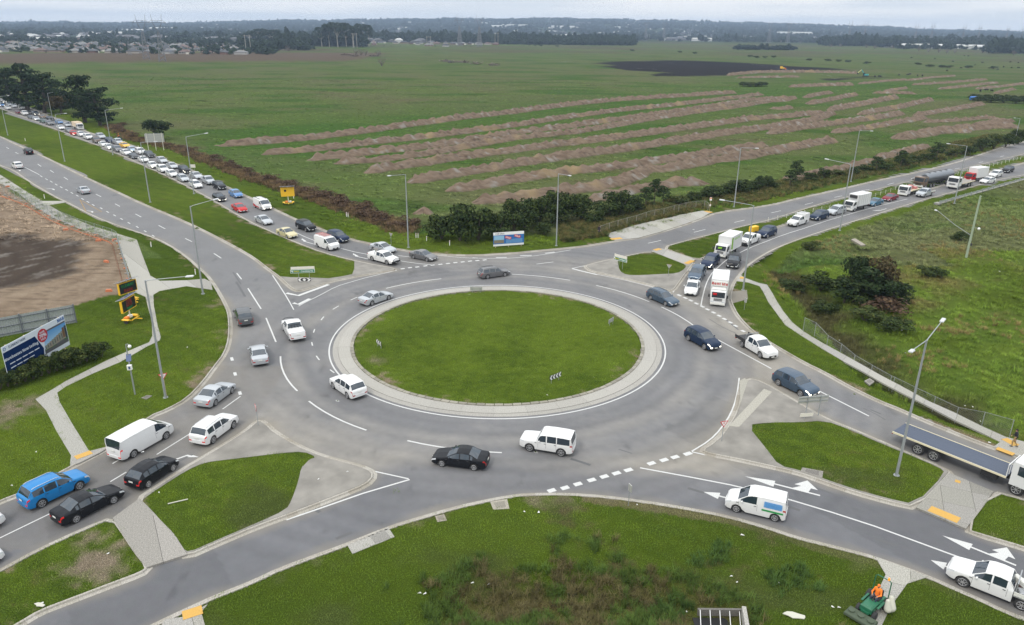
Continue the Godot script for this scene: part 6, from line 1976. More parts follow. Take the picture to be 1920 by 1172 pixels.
func build_truck(kind: String) -> Node3D:
	var root := Node3D.new()
	root.name = {"rent": "box_truck", "boxgreen": "box_truck", "fridge": "refrigerated_truck", "tanker": "tanker_truck", "lorry": "light_truck", "lorryred": "light_truck", "traytruck": "tray_truck"}.get(kind, "flatbed_truck")
	add_child(root)
	var white := paint("white")
	var m := MB.new()
	match kind:
		"rent", "boxgreen", "fridge", "lorry", "lorryred":
			var cab: Material = paint("red") if kind == "lorryred" else white
			truck_cab(root, 3.1, 1.55, 1.95, 0.5, 1.6, cab)
			var bh := 2.35 if kind != "lorry" else 1.5
			var x_end := -3.1
			m.box(Vector3((1.5 + x_end) * 0.5, 0.95 + bh * 0.5, 0), Vector3(1.5 - x_end, bh, 2.2), 0.0, 0.05)
			obj("cargo_box", m, white if kind != "lorry" else mat("cream_paint", lin(0.62, 0.5, 0.36), 0.5), root)
			m = MB.new()
			for z in [-1.08, 1.08]:
				for x in [1.49, x_end]:
					m.bar(Vector3(x, 0.96, z), Vector3(x, 0.96 + bh, z), 0.06, 0.06)
				m.bar(Vector3(1.5, 0.97, z), Vector3(x_end, 0.97, z), 0.1, 0.07)
			if kind == "fridge":
				for k in 6:
					for z in [-1.105, 1.105]:
						m.bar(Vector3(1.1 - k * 0.75, 1.1, z), Vector3(1.1 - k * 0.75, 0.9 + bh, z), 0.03, 0.025)
			obj("box_trim", m, M.plate if kind != "fridge" else M.steel, root)
			if kind == "fridge":
				m = MB.new()
				m.box(Vector3(1.66, 2.85, 0), Vector3(0.3, 0.6, 1.5), 0.0, 0.05)
				obj("cooling_unit", m, M.black_plastic, root)
			if kind == "boxgreen":
				for side in [-1.0, 1.0]:
					m = MB.new()
					m.plate(Transform3D(Basis.IDENTITY, Vector3(0, 0, side * 1.104)), PackedVector2Array([Vector2(1.35, 1.3), Vector2(0.75, 1.1), Vector2(0.75, 3.0), Vector2(1.1, 3.1), Vector2(1.35, 3.05)]), 0.01)
					obj("green_panel", m, mat("lime_green", lin(0.2, 0.42, 0.03), 0.5), root)
					m = MB.new()
					for k in 2:
						m.box(Vector3(-0.9, 2.62 + k * 0.2, side * 1.104), Vector3(2.4, 0.08, 0.01))
					obj("green_line", m, M.lime_green, root)
				m = MB.new()
				m.box(Vector3(3.02, 1.66, 0.1), Vector3(0.3, 0.22, 0.6))
				obj("dash_sign", m, M.lime_green, root)
			if kind == "rent":
				m = MB.new()
				m.box(Vector3(1.56, 2.72, 0), Vector3(0.14, 0.62, 1.95), 0.0, 0.04)
				m.box(Vector3(2.0, 2.2, 0), Vector3(0.9, 0.14, 1.8), 0.0, 0.05)
				obj("roof_fairing", m, M.plate, root)
				text_on("red_lettering", "Rent Me", 0.52, Vector3(1.645, 2.72, 0), Basis(Vector3.UP, PI / 2), paint("red"), root)
				m = MB.new()
				m.box(Vector3(3.02, 1.72, 0.45), Vector3(0.3, 0.2, 0.5))
				obj("dash_sign", m, paint("red"), root)
			m = MB.new()
			m.box(Vector3(-0.6, 0.66, 0), Vector3(5.6, 0.34, 0.9))
			obj("chassis", m, M.underbody, root)
			for side in [-1.0, 1.0]:
				m = MB.new()
				m.box(Vector3(x_end - 0.02, 0.8, side * 0.85), Vector3(0.06, 0.14, 0.3))
				obj("tail_light", m, M.tail_red, root)
			add_wheels(root, [2.2, -1.6], 0.39, 0.86, 0.26)
		"traytruck", "flatbed", "bigflat":
			var big := kind != "traytruck"
			var xf := 3.6 if not big else (4.6 if kind == "flatbed" else 5.6)
			var w := 2.1 if not big else 2.45
			var y0 := 0.55 if not big else 0.72
			truck_cab(root, xf, 1.7 if not big else 1.95, w, y0, 1.7 if not big else 2.05, white)
			var xa := xf - (1.85 if not big else 2.2)
			var x_end := -xf
			var yd := 1.02 if not big else 1.18
			var deck: Material = mat("beige_deck", lin(0.5, 0.42, 0.3), 0.8) if kind == "traytruck" else (mat("grey_deck", lin(0.26, 0.235, 0.21), 0.85) if kind == "flatbed" else mat("blue_grey_deck", lin(0.05, 0.065, 0.1), 0.5))
			var planks := 7
			for k in planks:
				m = MB.new()
				m.box(Vector3((xa + x_end) * 0.5, yd + R.randf_range(-0.006, 0.006), (-0.5 + (k + 0.5) / planks) * (w - 0.05)), Vector3(xa - x_end, 0.08, (w - 0.05) / planks - 0.012))
				obj("deck_plank", m, deck, root)
			for side in [-1.0, 1.0]:
				m = MB.new()
				m.box(Vector3((xa + x_end) * 0.5, yd, side * w * 0.5), Vector3(xa - x_end, 0.16, 0.06))
				obj("side_rail", m, mat("cream_rail", lin(0.62, 0.56, 0.4), 0.6), root)
				m = MB.new()
				m.box(Vector3(x_end - 0.02, yd - 0.16, side * (w * 0.5 - 0.25)), Vector3(0.06, 0.14, 0.34))
				obj("tail_light", m, M.tail_red, root)
			m = MB.new()
			for k in 5:
				m.bar(Vector3(xa - 0.03, yd, (-0.5 + k / 4.0) * (w - 0.2)), Vector3(xa - 0.03, yd + 1.1, (-0.5 + k / 4.0) * (w - 0.2)), 0.06, 0.05)
			m.bar(Vector3(xa - 0.03, yd + 1.1, -w * 0.46), Vector3(xa - 0.03, yd + 1.1, w * 0.46), 0.07, 0.07)
			obj("headboard", m, white, root)
			m = MB.new()
			m.box(Vector3(-0.3, yd - 0.27, 0), Vector3(xf * 1.8, 0.3, 0.95))
			for side in [-1.0, 1.0]:
				m.box(Vector3(xa - 1.2, yd - 0.38, side * (w * 0.5 - 0.32)), Vector3(1.2, 0.5, 0.5), 0.0, 0.08)
			obj("chassis", m, M.underbody, root)
			add_wheels(root, [xf - 1.1, -xf * 0.42] if not big else [xf - 1.35, -xf * 0.36, -xf * 0.36 - 1.3], 0.42 if not big else 0.5, w * 0.5 - 0.16, 0.28)
			if kind == "traytruck":
				m = MB.new()
				m.box(Vector3(-0.6, 1.5, 0.2), Vector3(1.5, 0.9, 1.0), 0.0, 0.1)
				m.box(Vector3(-2.0, 1.3, -0.2), Vector3(0.9, 0.5, 1.2), 0.0, 0.1)
				obj("red_load", m, mat("faded_red", lin(0.42, 0.16, 0.15), 0.6), root)
		"tanker":
			truck_cab(root, 7.0, 1.9, 2.4, 0.7, 2.0, paint("bronze"))
			m = MB.new()
			m.tube([Vector3(4.6, 2.2, 0), Vector3(4.45, 2.2, 0), Vector3(-6.7, 2.2, 0), Vector3(-6.9, 2.2, 0)], [0.85, 1.08, 1.08, 0.85], 20)
			obj("tank", m, mat("brushed_metal", lin(0.2, 0.215, 0.235), 0.35, 0.7), root)
			m = MB.new()
			m.box(Vector3(0, 1.0, 0), Vector3(12.8, 0.32, 1.0))
			for x in [3.0, 0.5, -2.0, -4.5]:
				m.box(Vector3(x, 3.26, 0), Vector3(0.5, 0.14, 0.5), 0.0, 0.03)
			m.bar(Vector3(4.0, 3.32, 0.4), Vector3(-6.2, 3.32, 0.4), 0.04, 0.04)
			obj("chassis", m, M.black_plastic, root)
			m = MB.new()
			m.box(Vector3(-6.98, 1.4, 0), Vector3(0.1, 0.7, 2.2))
			obj("rear_board", m, M.orange, root)
			add_wheels(root, [5.7, 3.4, 2.1, -3.6, -4.9, -6.1], 0.5, 1.06, 0.3)
	return root


func vehicle_extras(kind: String, o: Node3D) -> void:
	if kind == "tradeute":
		for e in [[-1.5, 1.1, 0.5, 0.8, 0.4, 0.5, "faded_red"], [-1.6, 1.05, -0.4, 0.9, 0.3, 0.6, "steel"], [-2.3, 1.05, 0.3, 0.6, 0.35, 0.9, "plate"], [-2.4, 1.1, -0.55, 0.5, 0.3, 0.4, "orange"], [-2.1, 1.0, 0.0, 1.2, 0.2, 0.3, "black_plastic"], [-1.35, 1.35, 0.1, 0.35, 0.35, 1.4, "plate"]]:
			var m := MB.new()
			m.box(Vector3(e[0], e[1], e[2]), Vector3(e[3], e[4], e[5]), R.randf(), 0.05)
			mat("faded_red", lin(0.42, 0.16, 0.15), 0.6)
			obj("tool_box", m, M[e[6]], o)
	if kind == "minivan":
		for side in [-1.0, 1.0]:
			var m := MB.new()
			for k in 5:
				m = MB.new()
				m.box(Vector3(-1.2, 1.12 + k * 0.1, side * 0.922), Vector3(1.25, 0.075, 0.012))
				obj("blue_stripe", m, mat("sky_blue", lin(0.08, 0.28, 0.6), 0.5), o)
			m = MB.new()
			m.box(Vector3(-1.2, 0.82, side * 0.928), Vector3(1.5, 0.14, 0.012))
			obj("green_stripe", m, mat("leaf_green", lin(0.02, 0.25, 0.06), 0.5), o)


func place_vehicles() -> void:
	vehicle_mats()
	var groups := {"q": "vehicles queued in the two lanes of the long left road", "r": "vehicles queued on the right hand arm", "m": "vehicles moving round the roundabout", "s": "cars waiting on the lower left arm", "x": "cars driving away on the upper left exit"}
	var rough := ["rent", "boxgreen", "fridge", "lorry", "lorryred", "traytruck", "flatbed", "bigflat", "tanker"]
	var cats := {"hatch": "hatchback", "sedan": "sedan", "taxi": "taxi", "wagon": "station wagon", "suv": "SUV", "suvrail": "SUV", "fourwd": "four wheel drive", "van": "van", "vanred": "van", "vanrack": "van", "hiace": "van", "minivan": "van"}
	var rr := RandomNumberGenerator.new()
	rr.seed = 99
	for e in VEHICLES:
		var kind: String = e[0]
		var o: Node3D
		if not protos.has(kind):
			o = build_truck(kind) if kind in rough else build_car(kind)
			used[String(o.name)] = used.get(String(o.name), 0)
			o.name = numbered(String(o.name))
			protos[kind] = o
			vehicle_extras(kind, o)
		else:
			o = protos[kind].duplicate()
			o.name = numbered(String(protos[kind].name).rstrip("0123456789").rstrip("_"))
			add_child(o)
		o.position = Vector3(e[2], 0.0, e[3])
		o.rotation.y = e[4]
		if not kind in rough:
			o.scale = Vector3(rr.randf_range(0.96, 1.04), rr.randf_range(0.97, 1.03), rr.randf_range(0.97, 1.02))
			var pm := paint(e[1])
			for c in o.get_children():
				var n := String(c.name)
				if n == "body" or n.begins_with("mirror") or n == "tray_lid" or n == "canopy_box":
					c.material_override = pm
				elif n.begins_with("headlight"):
					c.material_override = M.lamp_lit if e[7] == 1 else M.lamp_clear
				elif n.begins_with("tail_light"):
					c.material_override = M.brake_lit if e[6] == "s" else M.tail_red
		tag(o, e[5], "truck" if kind in rough else cats.get(kind, "ute"), groups[e[6]])


# ---------------------------------------------------------------- street furniture, signs, people, machines
func at(k: String) -> Vector3:
	return Vector3(AT[k][0], 0.1, AT[k][1])


func facing(a: Vector2, b: Vector2, y := 0.0) -> Transform3D:
	# x runs from a to b, z is the side one sees with a on the left
	var d := (b - a).normalized()
	var x := Vector3(d.x, 0, d.y)
	return Transform3D(Basis(x, Vector3.UP, x.cross(Vector3.UP)), Vector3((a.x + b.x) * 0.5, y, (a.y + b.y) * 0.5))


func lamp_post(kind: String, x: float, z: float, yaw: float, reach: float, h: float, label: String) -> void:
	var o := thing("lamp_post", label, "lamp post", Vector3(x, 0.1, z), 0.0, "lamp posts along the roads")
	var m := MB.new()
	m.tube([Vector3.ZERO, Vector3(0, 0.3, 0), Vector3(0, h, 0)], [0.13, 0.12, 0.07], 10)
	obj("pole", m, M.galvanised, o)
	m = MB.new()
	m.cyl(Vector3(0, -0.05, 0), 0.26, 0.1, 10, 0.24)
	for k in 4:
		m.cyl(Vector3(cos(k * PI / 2 + 0.7) * 0.19, 0.05, sin(k * PI / 2 + 0.7) * 0.19), 0.025, 0.06, 6)
	obj("base_plate", m, M.galvanised, o)
	for s in (2 if kind == "double" else 1):
		var d := Vector3(cos(yaw + s * PI), 0, -sin(yaw + s * PI))
		m = MB.new()
		m.tube([Vector3(0, h - 0.12, 0), d * 0.3 + Vector3(0, h + 0.02, 0), d * (reach - 0.35) + Vector3(0, h + 0.42, 0)], [0.045, 0.042, 0.035], 7)
		obj("arm", m, M.galvanised, o)
		m = MB.new()
		m.boxt(Transform3D(Basis(Vector3.UP, yaw + s * PI) * Basis(Vector3.BACK, 0.1), d * (reach - 0.05) + Vector3(0, h + 0.46, 0)), Vector3(0.72, 0.12, 0.3), 0.05)
		obj("luminaire", m, M.lamp_head, o)
		m = MB.new()
		m.boxt(Transform3D(Basis(Vector3.UP, yaw + s * PI) * Basis(Vector3.BACK, 0.1), d * (reach + 0.02) + Vector3(0, h + 0.385, 0)), Vector3(0.5, 0.03, 0.22))
		obj("lens", m, M.lamp_clear, o)


func post(m: MB, x: float, y1: float, z := 0.0, r := 0.03) -> void:
	m.tube([Vector3(x, -0.1, z), Vector3(x, y1, z)], [r], 7)


func one_post(o: Node3D, x: float, y1: float, z := 0.0, r := 0.03) -> void:
	var m := MB.new()
	post(m, x, y1, z, r)
	obj("post", m, M.galvanised, o)


func give_way(label: String, p: Vector3, turn: float, h: float, wooden: bool, size := 0.42) -> void:
	var o := thing("give_way_sign", label, "road sign", p, turn, "give way signs at the approaches")
	var m := MB.new()
	post(m, 0.0, h + 0.3, -0.04, 0.05 if wooden else 0.03)
	obj("post", m, M.timber_post if wooden else M.galvanised, o)
	m = MB.new()
	var tri := PackedVector2Array([Vector2(-size, h + size * 0.75), Vector2(0, h - size * 0.75), Vector2(size, h + size * 0.75)])
	m.plate(Transform3D(), tri, 0.02)
	obj("sign_plate", m, M.sign_red, o)
	m = MB.new()
	var inner := PackedVector2Array()
	for q in tri:
		inner.append(Vector2(0, h + size * 0.25).lerp(q, 0.7))
	m.plate(Transform3D(Basis.IDENTITY, Vector3(0, 0, 0.006)), inner, 0.02)
	obj("white_field", m, M.sign_white, o)
	text_on("lettering", "GIVE", size * 0.2, Vector3(0, h + size * 0.4, 0.018), Basis.IDENTITY, M.sign_red, o)
	text_on("lettering", "WAY", size * 0.18, Vector3(0, h + size * 0.16, 0.018), Basis.IDENTITY, M.sign_red, o)
	m = MB.new()
	var back := PackedVector2Array()
	for q in tri:
		back.append(Vector2(0, h + size * 0.25).lerp(q, 0.99))
	m.plate(Transform3D(Basis.IDENTITY, Vector3(0, 0, -0.012)), back, 0.012)
	obj("sign_back", m, M.alu, o)


func direction_sign(label: String, a: Vector2, b: Vector2, y0: float, posts: Array) -> void:
	var o := thing("direction_sign", label, "road sign")
	o.transform = facing(a, b, 0.1)
	var w := a.distance_to(b)
	for x in posts:
		one_post(o, x, y0 + 1.0, -0.06)
	var m := MB.new()
	m.box(Vector3(0, y0 + 0.27, 0), Vector3(w, 0.52, 0.03))
	obj("white_border", m, M.sign_white, o)
	m = MB.new()
	m.box(Vector3(0, y0 + 0.27, 0.008), Vector3(w - 0.1, 0.43, 0.03))
	obj("green_board", m, M.sign_green, o)
	m = MB.new()
	m.plate(Transform3D(Basis.IDENTITY, Vector3(-w * 0.42, y0 + 0.27, 0.028)), PackedVector2Array([Vector2(-0.12, 0.14), Vector2(0.06, 0.14), Vector2(0.0, 0.07), Vector2(0.14, -0.08), Vector2(0.07, -0.15), Vector2(-0.06, 0.0), Vector2(-0.12, -0.06)]), 0.008)
	obj("arrow", m, M.sign_white, o)
	text_on("route_number", "M420", 0.3, Vector3(-w * 0.25, y0 + 0.27, 0.03), Basis.IDENTITY, M.sign_yellow, o)
	text_on("town_name", "Cranbourne", 0.3, Vector3(w * 0.18, y0 + 0.27, 0.03), Basis.IDENTITY, M.sign_white, o)
	m = MB.new()
	m.box(Vector3(0.03, y0 + 0.76, 0), Vector3(w * 0.97, 0.36, 0.03))
	obj("street_name_board", m, M.sign_cream, o)


func chevron_board(label: String, p: Vector3, turn: float, n: int, to_left: bool, y0 := 0.35, seen_back := false) -> void:
	var o := thing("chevron_board", label, "road sign", p, turn)
	var s := 0.42
	var w := n * s
	for x in [-w * 0.32, w * 0.32]:
		one_post(o, x, y0 + 0.5, -0.05)
	var m := MB.new()
	m.box(Vector3(0, y0 + 0.26, 0), Vector3(w, 0.52, 0.025))
	obj("board", m, M.alu if seen_back else M.sign_black, o)
	for k in n:
		m = MB.new()
		var x := (k - n * 0.5) * s
		var d := 1.0 if to_left else -1.0
		m.plate(Transform3D(Basis.IDENTITY, Vector3(x + s * 0.5, y0 + 0.26, 0.014)), PackedVector2Array([Vector2(-0.18 * d, 0), Vector2(0.0, 0.24), Vector2(0.19 * d, 0.24), Vector2(0.02 * d, 0), Vector2(0.19 * d, -0.24), Vector2(0.0, -0.24)]), 0.01)
		obj("chevron", m, M.sign_white, o)


func diamond_board(label: String, a: Vector2, b: Vector2, y0: float) -> void:
	var o := thing("hazard_board", label, "road sign")
	o.transform = facing(a, b, 0.1)
	var w := a.distance_to(b)
	for x in [-w * 0.3, w * 0.3]:
		one_post(o, x, y0 + 0.4, -0.05)
	var m := MB.new()
	m.box(Vector3(0, y0 + 0.2, 0), Vector3(w, 0.42, 0.025))
	obj("board", m, M.sign_black, o)
	for s in [-1.0, 1.0]:
		m = MB.new()
		m.plate(Transform3D(Basis.IDENTITY, Vector3(0, y0 + 0.2, 0.014)), PackedVector2Array([Vector2(s * w * 0.49, 0), Vector2(s * w * 0.36, 0.2), Vector2(s * w * 0.2, 0.2), Vector2(s * w * 0.33, 0), Vector2(s * w * 0.2, -0.2), Vector2(s * w * 0.36, -0.2)]), 0.01)
		obj("chevron", m, M.sign_white, o)
	m = MB.new()
	m.plate(Transform3D(Basis.IDENTITY, Vector3(0, y0 + 0.2, 0.014)), PackedVector2Array([Vector2(-w * 0.15, 0), Vector2(0, 0.2), Vector2(w * 0.15, 0), Vector2(0, -0.2)]), 0.01)
	obj("diamond", m, M.sign_white, o)


func message_trailer(label: String, a: Vector2, b: Vector2, y0: float, y1: float, lines3: Array, back_seen: bool) -> void:
	var o := thing("message_trailer", label, "message sign", Vector3.ZERO, 0.0, "yellow electronic message trailers")
	o.transform = facing(a, b, 0.1)
	var w := a.distance_to(b)
	var h := y1 - y0
	var m := MB.new()
	m.box(Vector3(0, (y0 + y1) * 0.5, 0), Vector3(w, h, 0.28), 0.0, 0.03)
	obj("sign_case", m, M.safety_yellow, o)
	m = MB.new()
	m.box(Vector3(0, (y0 + y1) * 0.5, 0.135 if not back_seen else -0.135), Vector3(w - 0.16, h - 0.16, 0.03))
	obj("screen", m, M.screen_black, o)
	if not back_seen:
		for k in lines3.size():
			var t: Array = lines3[k]
			text_on("lit_letters", t[0], t[1], Vector3(0, y1 - 0.12 - h * (k + 0.5) / lines3.size() * 0.9, 0.152), Basis.IDENTITY, M[t[2]], o, "Droid Sans Mono")
	else:
		m = MB.new()
		m.box(Vector3(-w * 0.17, y1 - h * 0.35, 0.15), Vector3(0.42, 0.42, 0.04), 0.0)
		obj("control_hatch", m, M.screen_black, o)
		for k in 5:
			m = MB.new()
			m.bar(Vector3(-w * 0.5 + w * (k + 0.5) / 5.0, y0 + 0.05, 0.15), Vector3(-w * 0.5 + w * (k + 0.5) / 5.0, y1 - 0.05, 0.15), 0.05, 0.03)
			obj("rib", m, M.safety_yellow, o)
	# the tilted solar roof: cells are panes of their own
	var tilt := Transform3D(Basis(Vector3.RIGHT, -0.16 if back_seen else -0.3), Vector3(0, y1 + 0.22, 0.0))
	m = MB.new()
	m.boxt(tilt, Vector3(w * 1.08, 0.05, 1.15))
	obj("solar_frame", m, M.alu, o)
	for i in 4:
		for j in 2:
			m = MB.new()
			m.boxt(tilt * Transform3D(Basis.IDENTITY, Vector3((i - 1.5) * w * 0.26, 0.03, (j - 0.5) * 0.54)), Vector3(w * 0.245, 0.016, 0.5))
			obj("solar_pane", m, M.solar, o)
	m = MB.new()
	m.tube([Vector3(0, 0.5, 0), Vector3(0, y0 + 0.1, 0)], [0.07], 8)
	m.bar(Vector3(0, y1, 0), Vector3(0, y1 + 0.2, 0), 0.1, 0.1)
	obj("mast", m, M.sign_cream, o)
	m = MB.new()
	for s in [-1.0, 1.0]:
		m.bar(Vector3(s * 0.75, 0.42, -0.7), Vector3(s * 0.75, 0.42, 0.7), 0.1, 0.1)
	m.bar(Vector3(-0.8, 0.42, -0.6), Vector3(0.8, 0.42, -0.6), 0.1, 0.1)
	m.bar(Vector3(-0.8, 0.42, 0.6), Vector3(0.8, 0.42, 0.6), 0.1, 0.1)
	m.bar(Vector3(0, 0.42, 0.5), Vector3(0, 0.42, 1.5), 0.09, 0.09)
	obj("trailer_frame", m, M.safety_yellow, o)
	for s in [-1.0, 1.0]:
		m = MB.new()
		m.box(Vector3(s * 0.95, 0.52, 0), Vector3(0.32, 0.12, 0.8), 0.0, 0.05)
		obj("mudguard", m, M.safety_yellow, o)
		m = MB.new()
		m.wheel(Vector3(s * 0.95, 0.26, 0), 0.27, 0.16, 14, Vector3(1, 0, 0))
		obj("wheel", m, M.tyre, o)
		m = MB.new()
		m.box(Vector3(s * 0.35, 0.56, -0.25), Vector3(0.5, 0.28, 0.45), 0.0, 0.04)
		obj("battery_box", m, M.orange if s < 0 else M.sign_cream, o)


# ---- bodies: tapered capsules joined by a smooth minimum and meshed as surface nets
func nets(m: MB, bones: Array, cell: float, k: float) -> void:
	# bones: [a, b, ra, rb, colour]
	var lo := Vector3(1e9, 1e9, 1e9)
	var hi := -lo
	for b in bones:
		var r: float = maxf(b[2], b[3]) + cell * 2.0 + k * 0.3
		lo = lo.min(b[0] - Vector3(r, r, r)).min(b[1] - Vector3(r, r, r))
		hi = hi.max(b[0] + Vector3(r, r, r)).max(b[1] + Vector3(r, r, r))
	var n := Vector3i(((hi - lo) / cell).ceil()) + Vector3i.ONE
	var field := PackedFloat32Array()
	field.resize(n.x * n.y * n.z)
	field.fill(1e3)
	for b in bones:
		var A: Vector3 = b[0]
		var B: Vector3 = b[1]
		var AB := B - A
		var L := maxf(1e-6, AB.length_squared())
		var r: float = maxf(b[2], b[3]) + cell * 2.0 + k
		var i0 := Vector3i(((A.min(B) - Vector3(r, r, r) - lo) / cell).floor()).clamp(Vector3i.ZERO, n - Vector3i.ONE)
		var i1 := Vector3i(((A.max(B) + Vector3(r, r, r) - lo) / cell).ceil()).clamp(Vector3i.ZERO, n - Vector3i.ONE)
		for z in range(i0.z, i1.z + 1):
			for y in range(i0.y, i1.y + 1):
				for x in range(i0.x, i1.x + 1):
					var p := lo + Vector3(x, y, z) * cell
					var t := clampf((p - A).dot(AB) / L, 0.0, 1.0)
					var d: float = p.distance_to(A + AB * t) - lerpf(b[2], b[3], t)
					var q := (z * n.y + y) * n.x + x
					var e := field[q]
					var h := maxf(k - absf(d - e), 0.0) / k
					field[q] = minf(d, e) - h * h * k * 0.25
	var idx := {}
	var base := m.v.size()
	for z in n.z - 1:
		for y in n.y - 1:
			for x in n.x - 1:
				var q := (z * n.y + y) * n.x + x
				var f := [field[q], field[q + 1], field[q + n.x], field[q + n.x + 1], field[q + n.x * n.y], field[q + n.x * n.y + 1], field[q + n.x * n.y + n.x], field[q + n.x * n.y + n.x + 1]]
				var neg := 0
				for c in 8:
					if f[c] < 0.0:
						neg += 1
				if neg == 0 or neg == 8:
					continue
				var s := Vector3.ZERO
				var cnt := 0
				for e in [[0, 1], [2, 3], [4, 5], [6, 7], [0, 2], [1, 3], [4, 6], [5, 7], [0, 4], [1, 5], [2, 6], [3, 7]]:
					if (f[e[0]] < 0.0) != (f[e[1]] < 0.0):
						var t: float = f[e[0]] / (f[e[0]] - f[e[1]])
						var a := Vector3(e[0] & 1, (e[0] >> 1) & 1, e[0] >> 2)
						var b := Vector3(e[1] & 1, (e[1] >> 1) & 1, e[1] >> 2)
						s += a.lerp(b, t)
						cnt += 1
				var p := lo + (Vector3(x, y, z) + s / cnt) * cell
				var best := 1e9
				for b in bones:
					var t := clampf((p - b[0]).dot(b[1] - b[0]) / maxf(1e-6, (b[1] - b[0]).length_squared()), 0.0, 1.0)
					var d: float = p.distance_to(b[0].lerp(b[1], t)) - lerpf(b[2], b[3], t)
					if d < best:
						best = d
						m.col = b[4]
				idx[q] = m.vert(p)
	var sx := 1
	var sy := n.x
	var sz := n.x * n.y
	for q in idx:
		for e in [[sx, sy, sz], [sy, sz, sx], [sz, sx, sy]]:
			var a: float = field[q]
			var b: float = field[q + e[0]]
			if (a < 0.0) == (b < 0.0):
				continue
			if not (idx.has(q - e[1]) and idx.has(q - e[2]) and idx.has(q - e[1] - e[2])):
				continue
			var v := [idx[q], idx[q - e[1]], idx[q - e[1] - e[2]], idx[q - e[2]]]
			if a < 0.0:
				m.i.append_array([v[0], v[2], v[1], v[0], v[3], v[2]])
			else:
				m.i.append_array([v[0], v[1], v[2], v[0], v[2], v[3]])
	m.col = Color.WHITE


const SKIN := Color(0.42, 0.25, 0.17)


func hand_bones(out: Array, wrist: Vector3, dir: Vector3, side: Vector3, curl: float) -> void:
	var d := dir.normalized()
	var s := side.normalized()
	var palm := wrist + d * 0.085
	out.append([wrist, palm, 0.024, 0.032, SKIN])
	out.append([palm - s * 0.02, palm + s * 0.02, 0.02, 0.02, SKIN])
	var n := d.cross(s).normalized()
	var lens := [0.068, 0.078, 0.073, 0.058]
	for k in 4:
		var r := palm + s * (-0.033 + 0.022 * k)
		var a: Vector3 = r + (d * cos(curl) + n * sin(curl)) * lens[k] * 0.5
		var b: Vector3 = a + (d * cos(curl * 2.2) + n * sin(curl * 2.2)) * lens[k] * 0.5
		out.append([r, a, 0.0095, 0.009, SKIN])
		out.append([a, b, 0.009, 0.008, SKIN])
	var t0 := wrist + d * 0.03 - s * 0.025
	out.append([t0, t0 + (d * 0.6 - s * 0.8) * 0.045, 0.011, 0.01, SKIN])
	out.append([t0 + (d * 0.6 - s * 0.8) * 0.045, t0 + (d * 0.6 - s * 0.8) * 0.045 + (d + n * 0.4) * 0.03, 0.01, 0.009, SKIN])


func person(o: Node3D, j: Dictionary, top: Color, legs: Color, shoe: Color, hair: Color, hat := "") -> void:
	# j: joints in metres, facing +x
	var m := MB.new()
	var bones := []
	var pel: Vector3 = j.pelvis
	var neck: Vector3 = j.neck
	var head: Vector3 = j.head
	var f: Vector3 = j.get("front", Vector3(1, 0, 0))
	bones.append([pel + Vector3(0, 0.02, -0.07), pel + Vector3(0, 0.02, 0.07), 0.115, 0.115, legs])
	bones.append([pel + (neck - pel) * 0.15, pel + (neck - pel) * 0.75, 0.125, 0.15, top])
	bones.append([j.shl + (neck - j.shl) * 0.35, j.shr + (neck - j.shr) * 0.35, 0.105, 0.105, top])
	bones.append([neck, head - Vector3(0, 0.06, 0), 0.055, 0.05, SKIN])
	for s in ["l", "r"]:
		var side := -1.0 if s == "l" else 1.0
		bones.append([j["sh" + s], j["el" + s], 0.062, 0.048, top])
		bones.append([j["el" + s], j["wr" + s], 0.046, 0.032, top if j.get("sleeves", true) else SKIN])
		bones.append([pel + Vector3(0, 0, 0.09 * side), j["kn" + s], 0.092, 0.062, legs])
		bones.append([j["kn" + s], j["an" + s], 0.06, 0.042, legs])
		bones.append([j["an" + s] - Vector3(0, 0.03, 0) - f * 0.03, j["an" + s] - Vector3(0, 0.045, 0) + f * 0.15, 0.045, 0.036, shoe])
	nets(m, bones, 0.025, 0.05)
	# head with brow, nose, jaw and ears, in a finer grid
	var up := (head - neck).normalized()
	var sd := f.cross(up).normalized()
	var hb := []
	hb.append([head - up * 0.05 + f * 0.012, head + up * 0.045 - f * 0.012, 0.073, 0.085, SKIN])
	hb.append([head - up * 0.085 + f * 0.045, head - up * 0.02 + f * 0.055, 0.036, 0.04, SKIN])
	hb.append([head - up * 0.02 + f * 0.096, head + up * 0.012 + f * 0.088, 0.015, 0.01, SKIN])
	hb.append([head - up * 0.06 + f * 0.082 - sd * 0.018, head - up * 0.06 + f * 0.082 + sd * 0.018, 0.009, 0.009, Color(0.33, 0.13, 0.11)])
	for s in [-1.0, 1.0]:
		hb.append([head + sd * s * 0.08 - up * 0.02, head + sd * s * 0.083 + up * 0.02, 0.014, 0.017, SKIN])
		hb.append([head + f * 0.084 + sd * s * 0.03 + up * 0.012, head + f * 0.086 + sd * s * 0.03 + up * 0.012, 0.009, 0.009, Color(0.05, 0.04, 0.035)])
	hb.append([head + up * 0.055 - f * 0.03, head + up * 0.04 + f * 0.02, 0.092, 0.078, hair])
	hb.append([head - up * 0.02 - f * 0.045, head + up * 0.03 - f * 0.045, 0.07, 0.07, hair])
	if hat:
		hb.append([head + up * 0.07 - f * 0.01, head + up * 0.085 - f * 0.01, 0.1, 0.095, Color(0.6, 0.16, 0.02)])
		hb.append([head + up * 0.075 + f * 0.06, head + up * 0.072 + f * 0.15, 0.045, 0.03, Color(0.6, 0.16, 0.02)])
	nets(m, hb, 0.012, 0.015)
	for s in ["l", "r"]:
		var w: Vector3 = j["wr" + s]
		var hbn := []
		hand_bones(hbn, w, (w - j["el" + s]) * 0.5 + j.get("grip", Vector3.ZERO), sd, 0.5)
		nets(m, hbn, 0.006, 0.008)
	mat("figure", Color.WHITE, 0.85).vertex_color_use_as_albedo = true
	obj("body", m, M.figure, o)


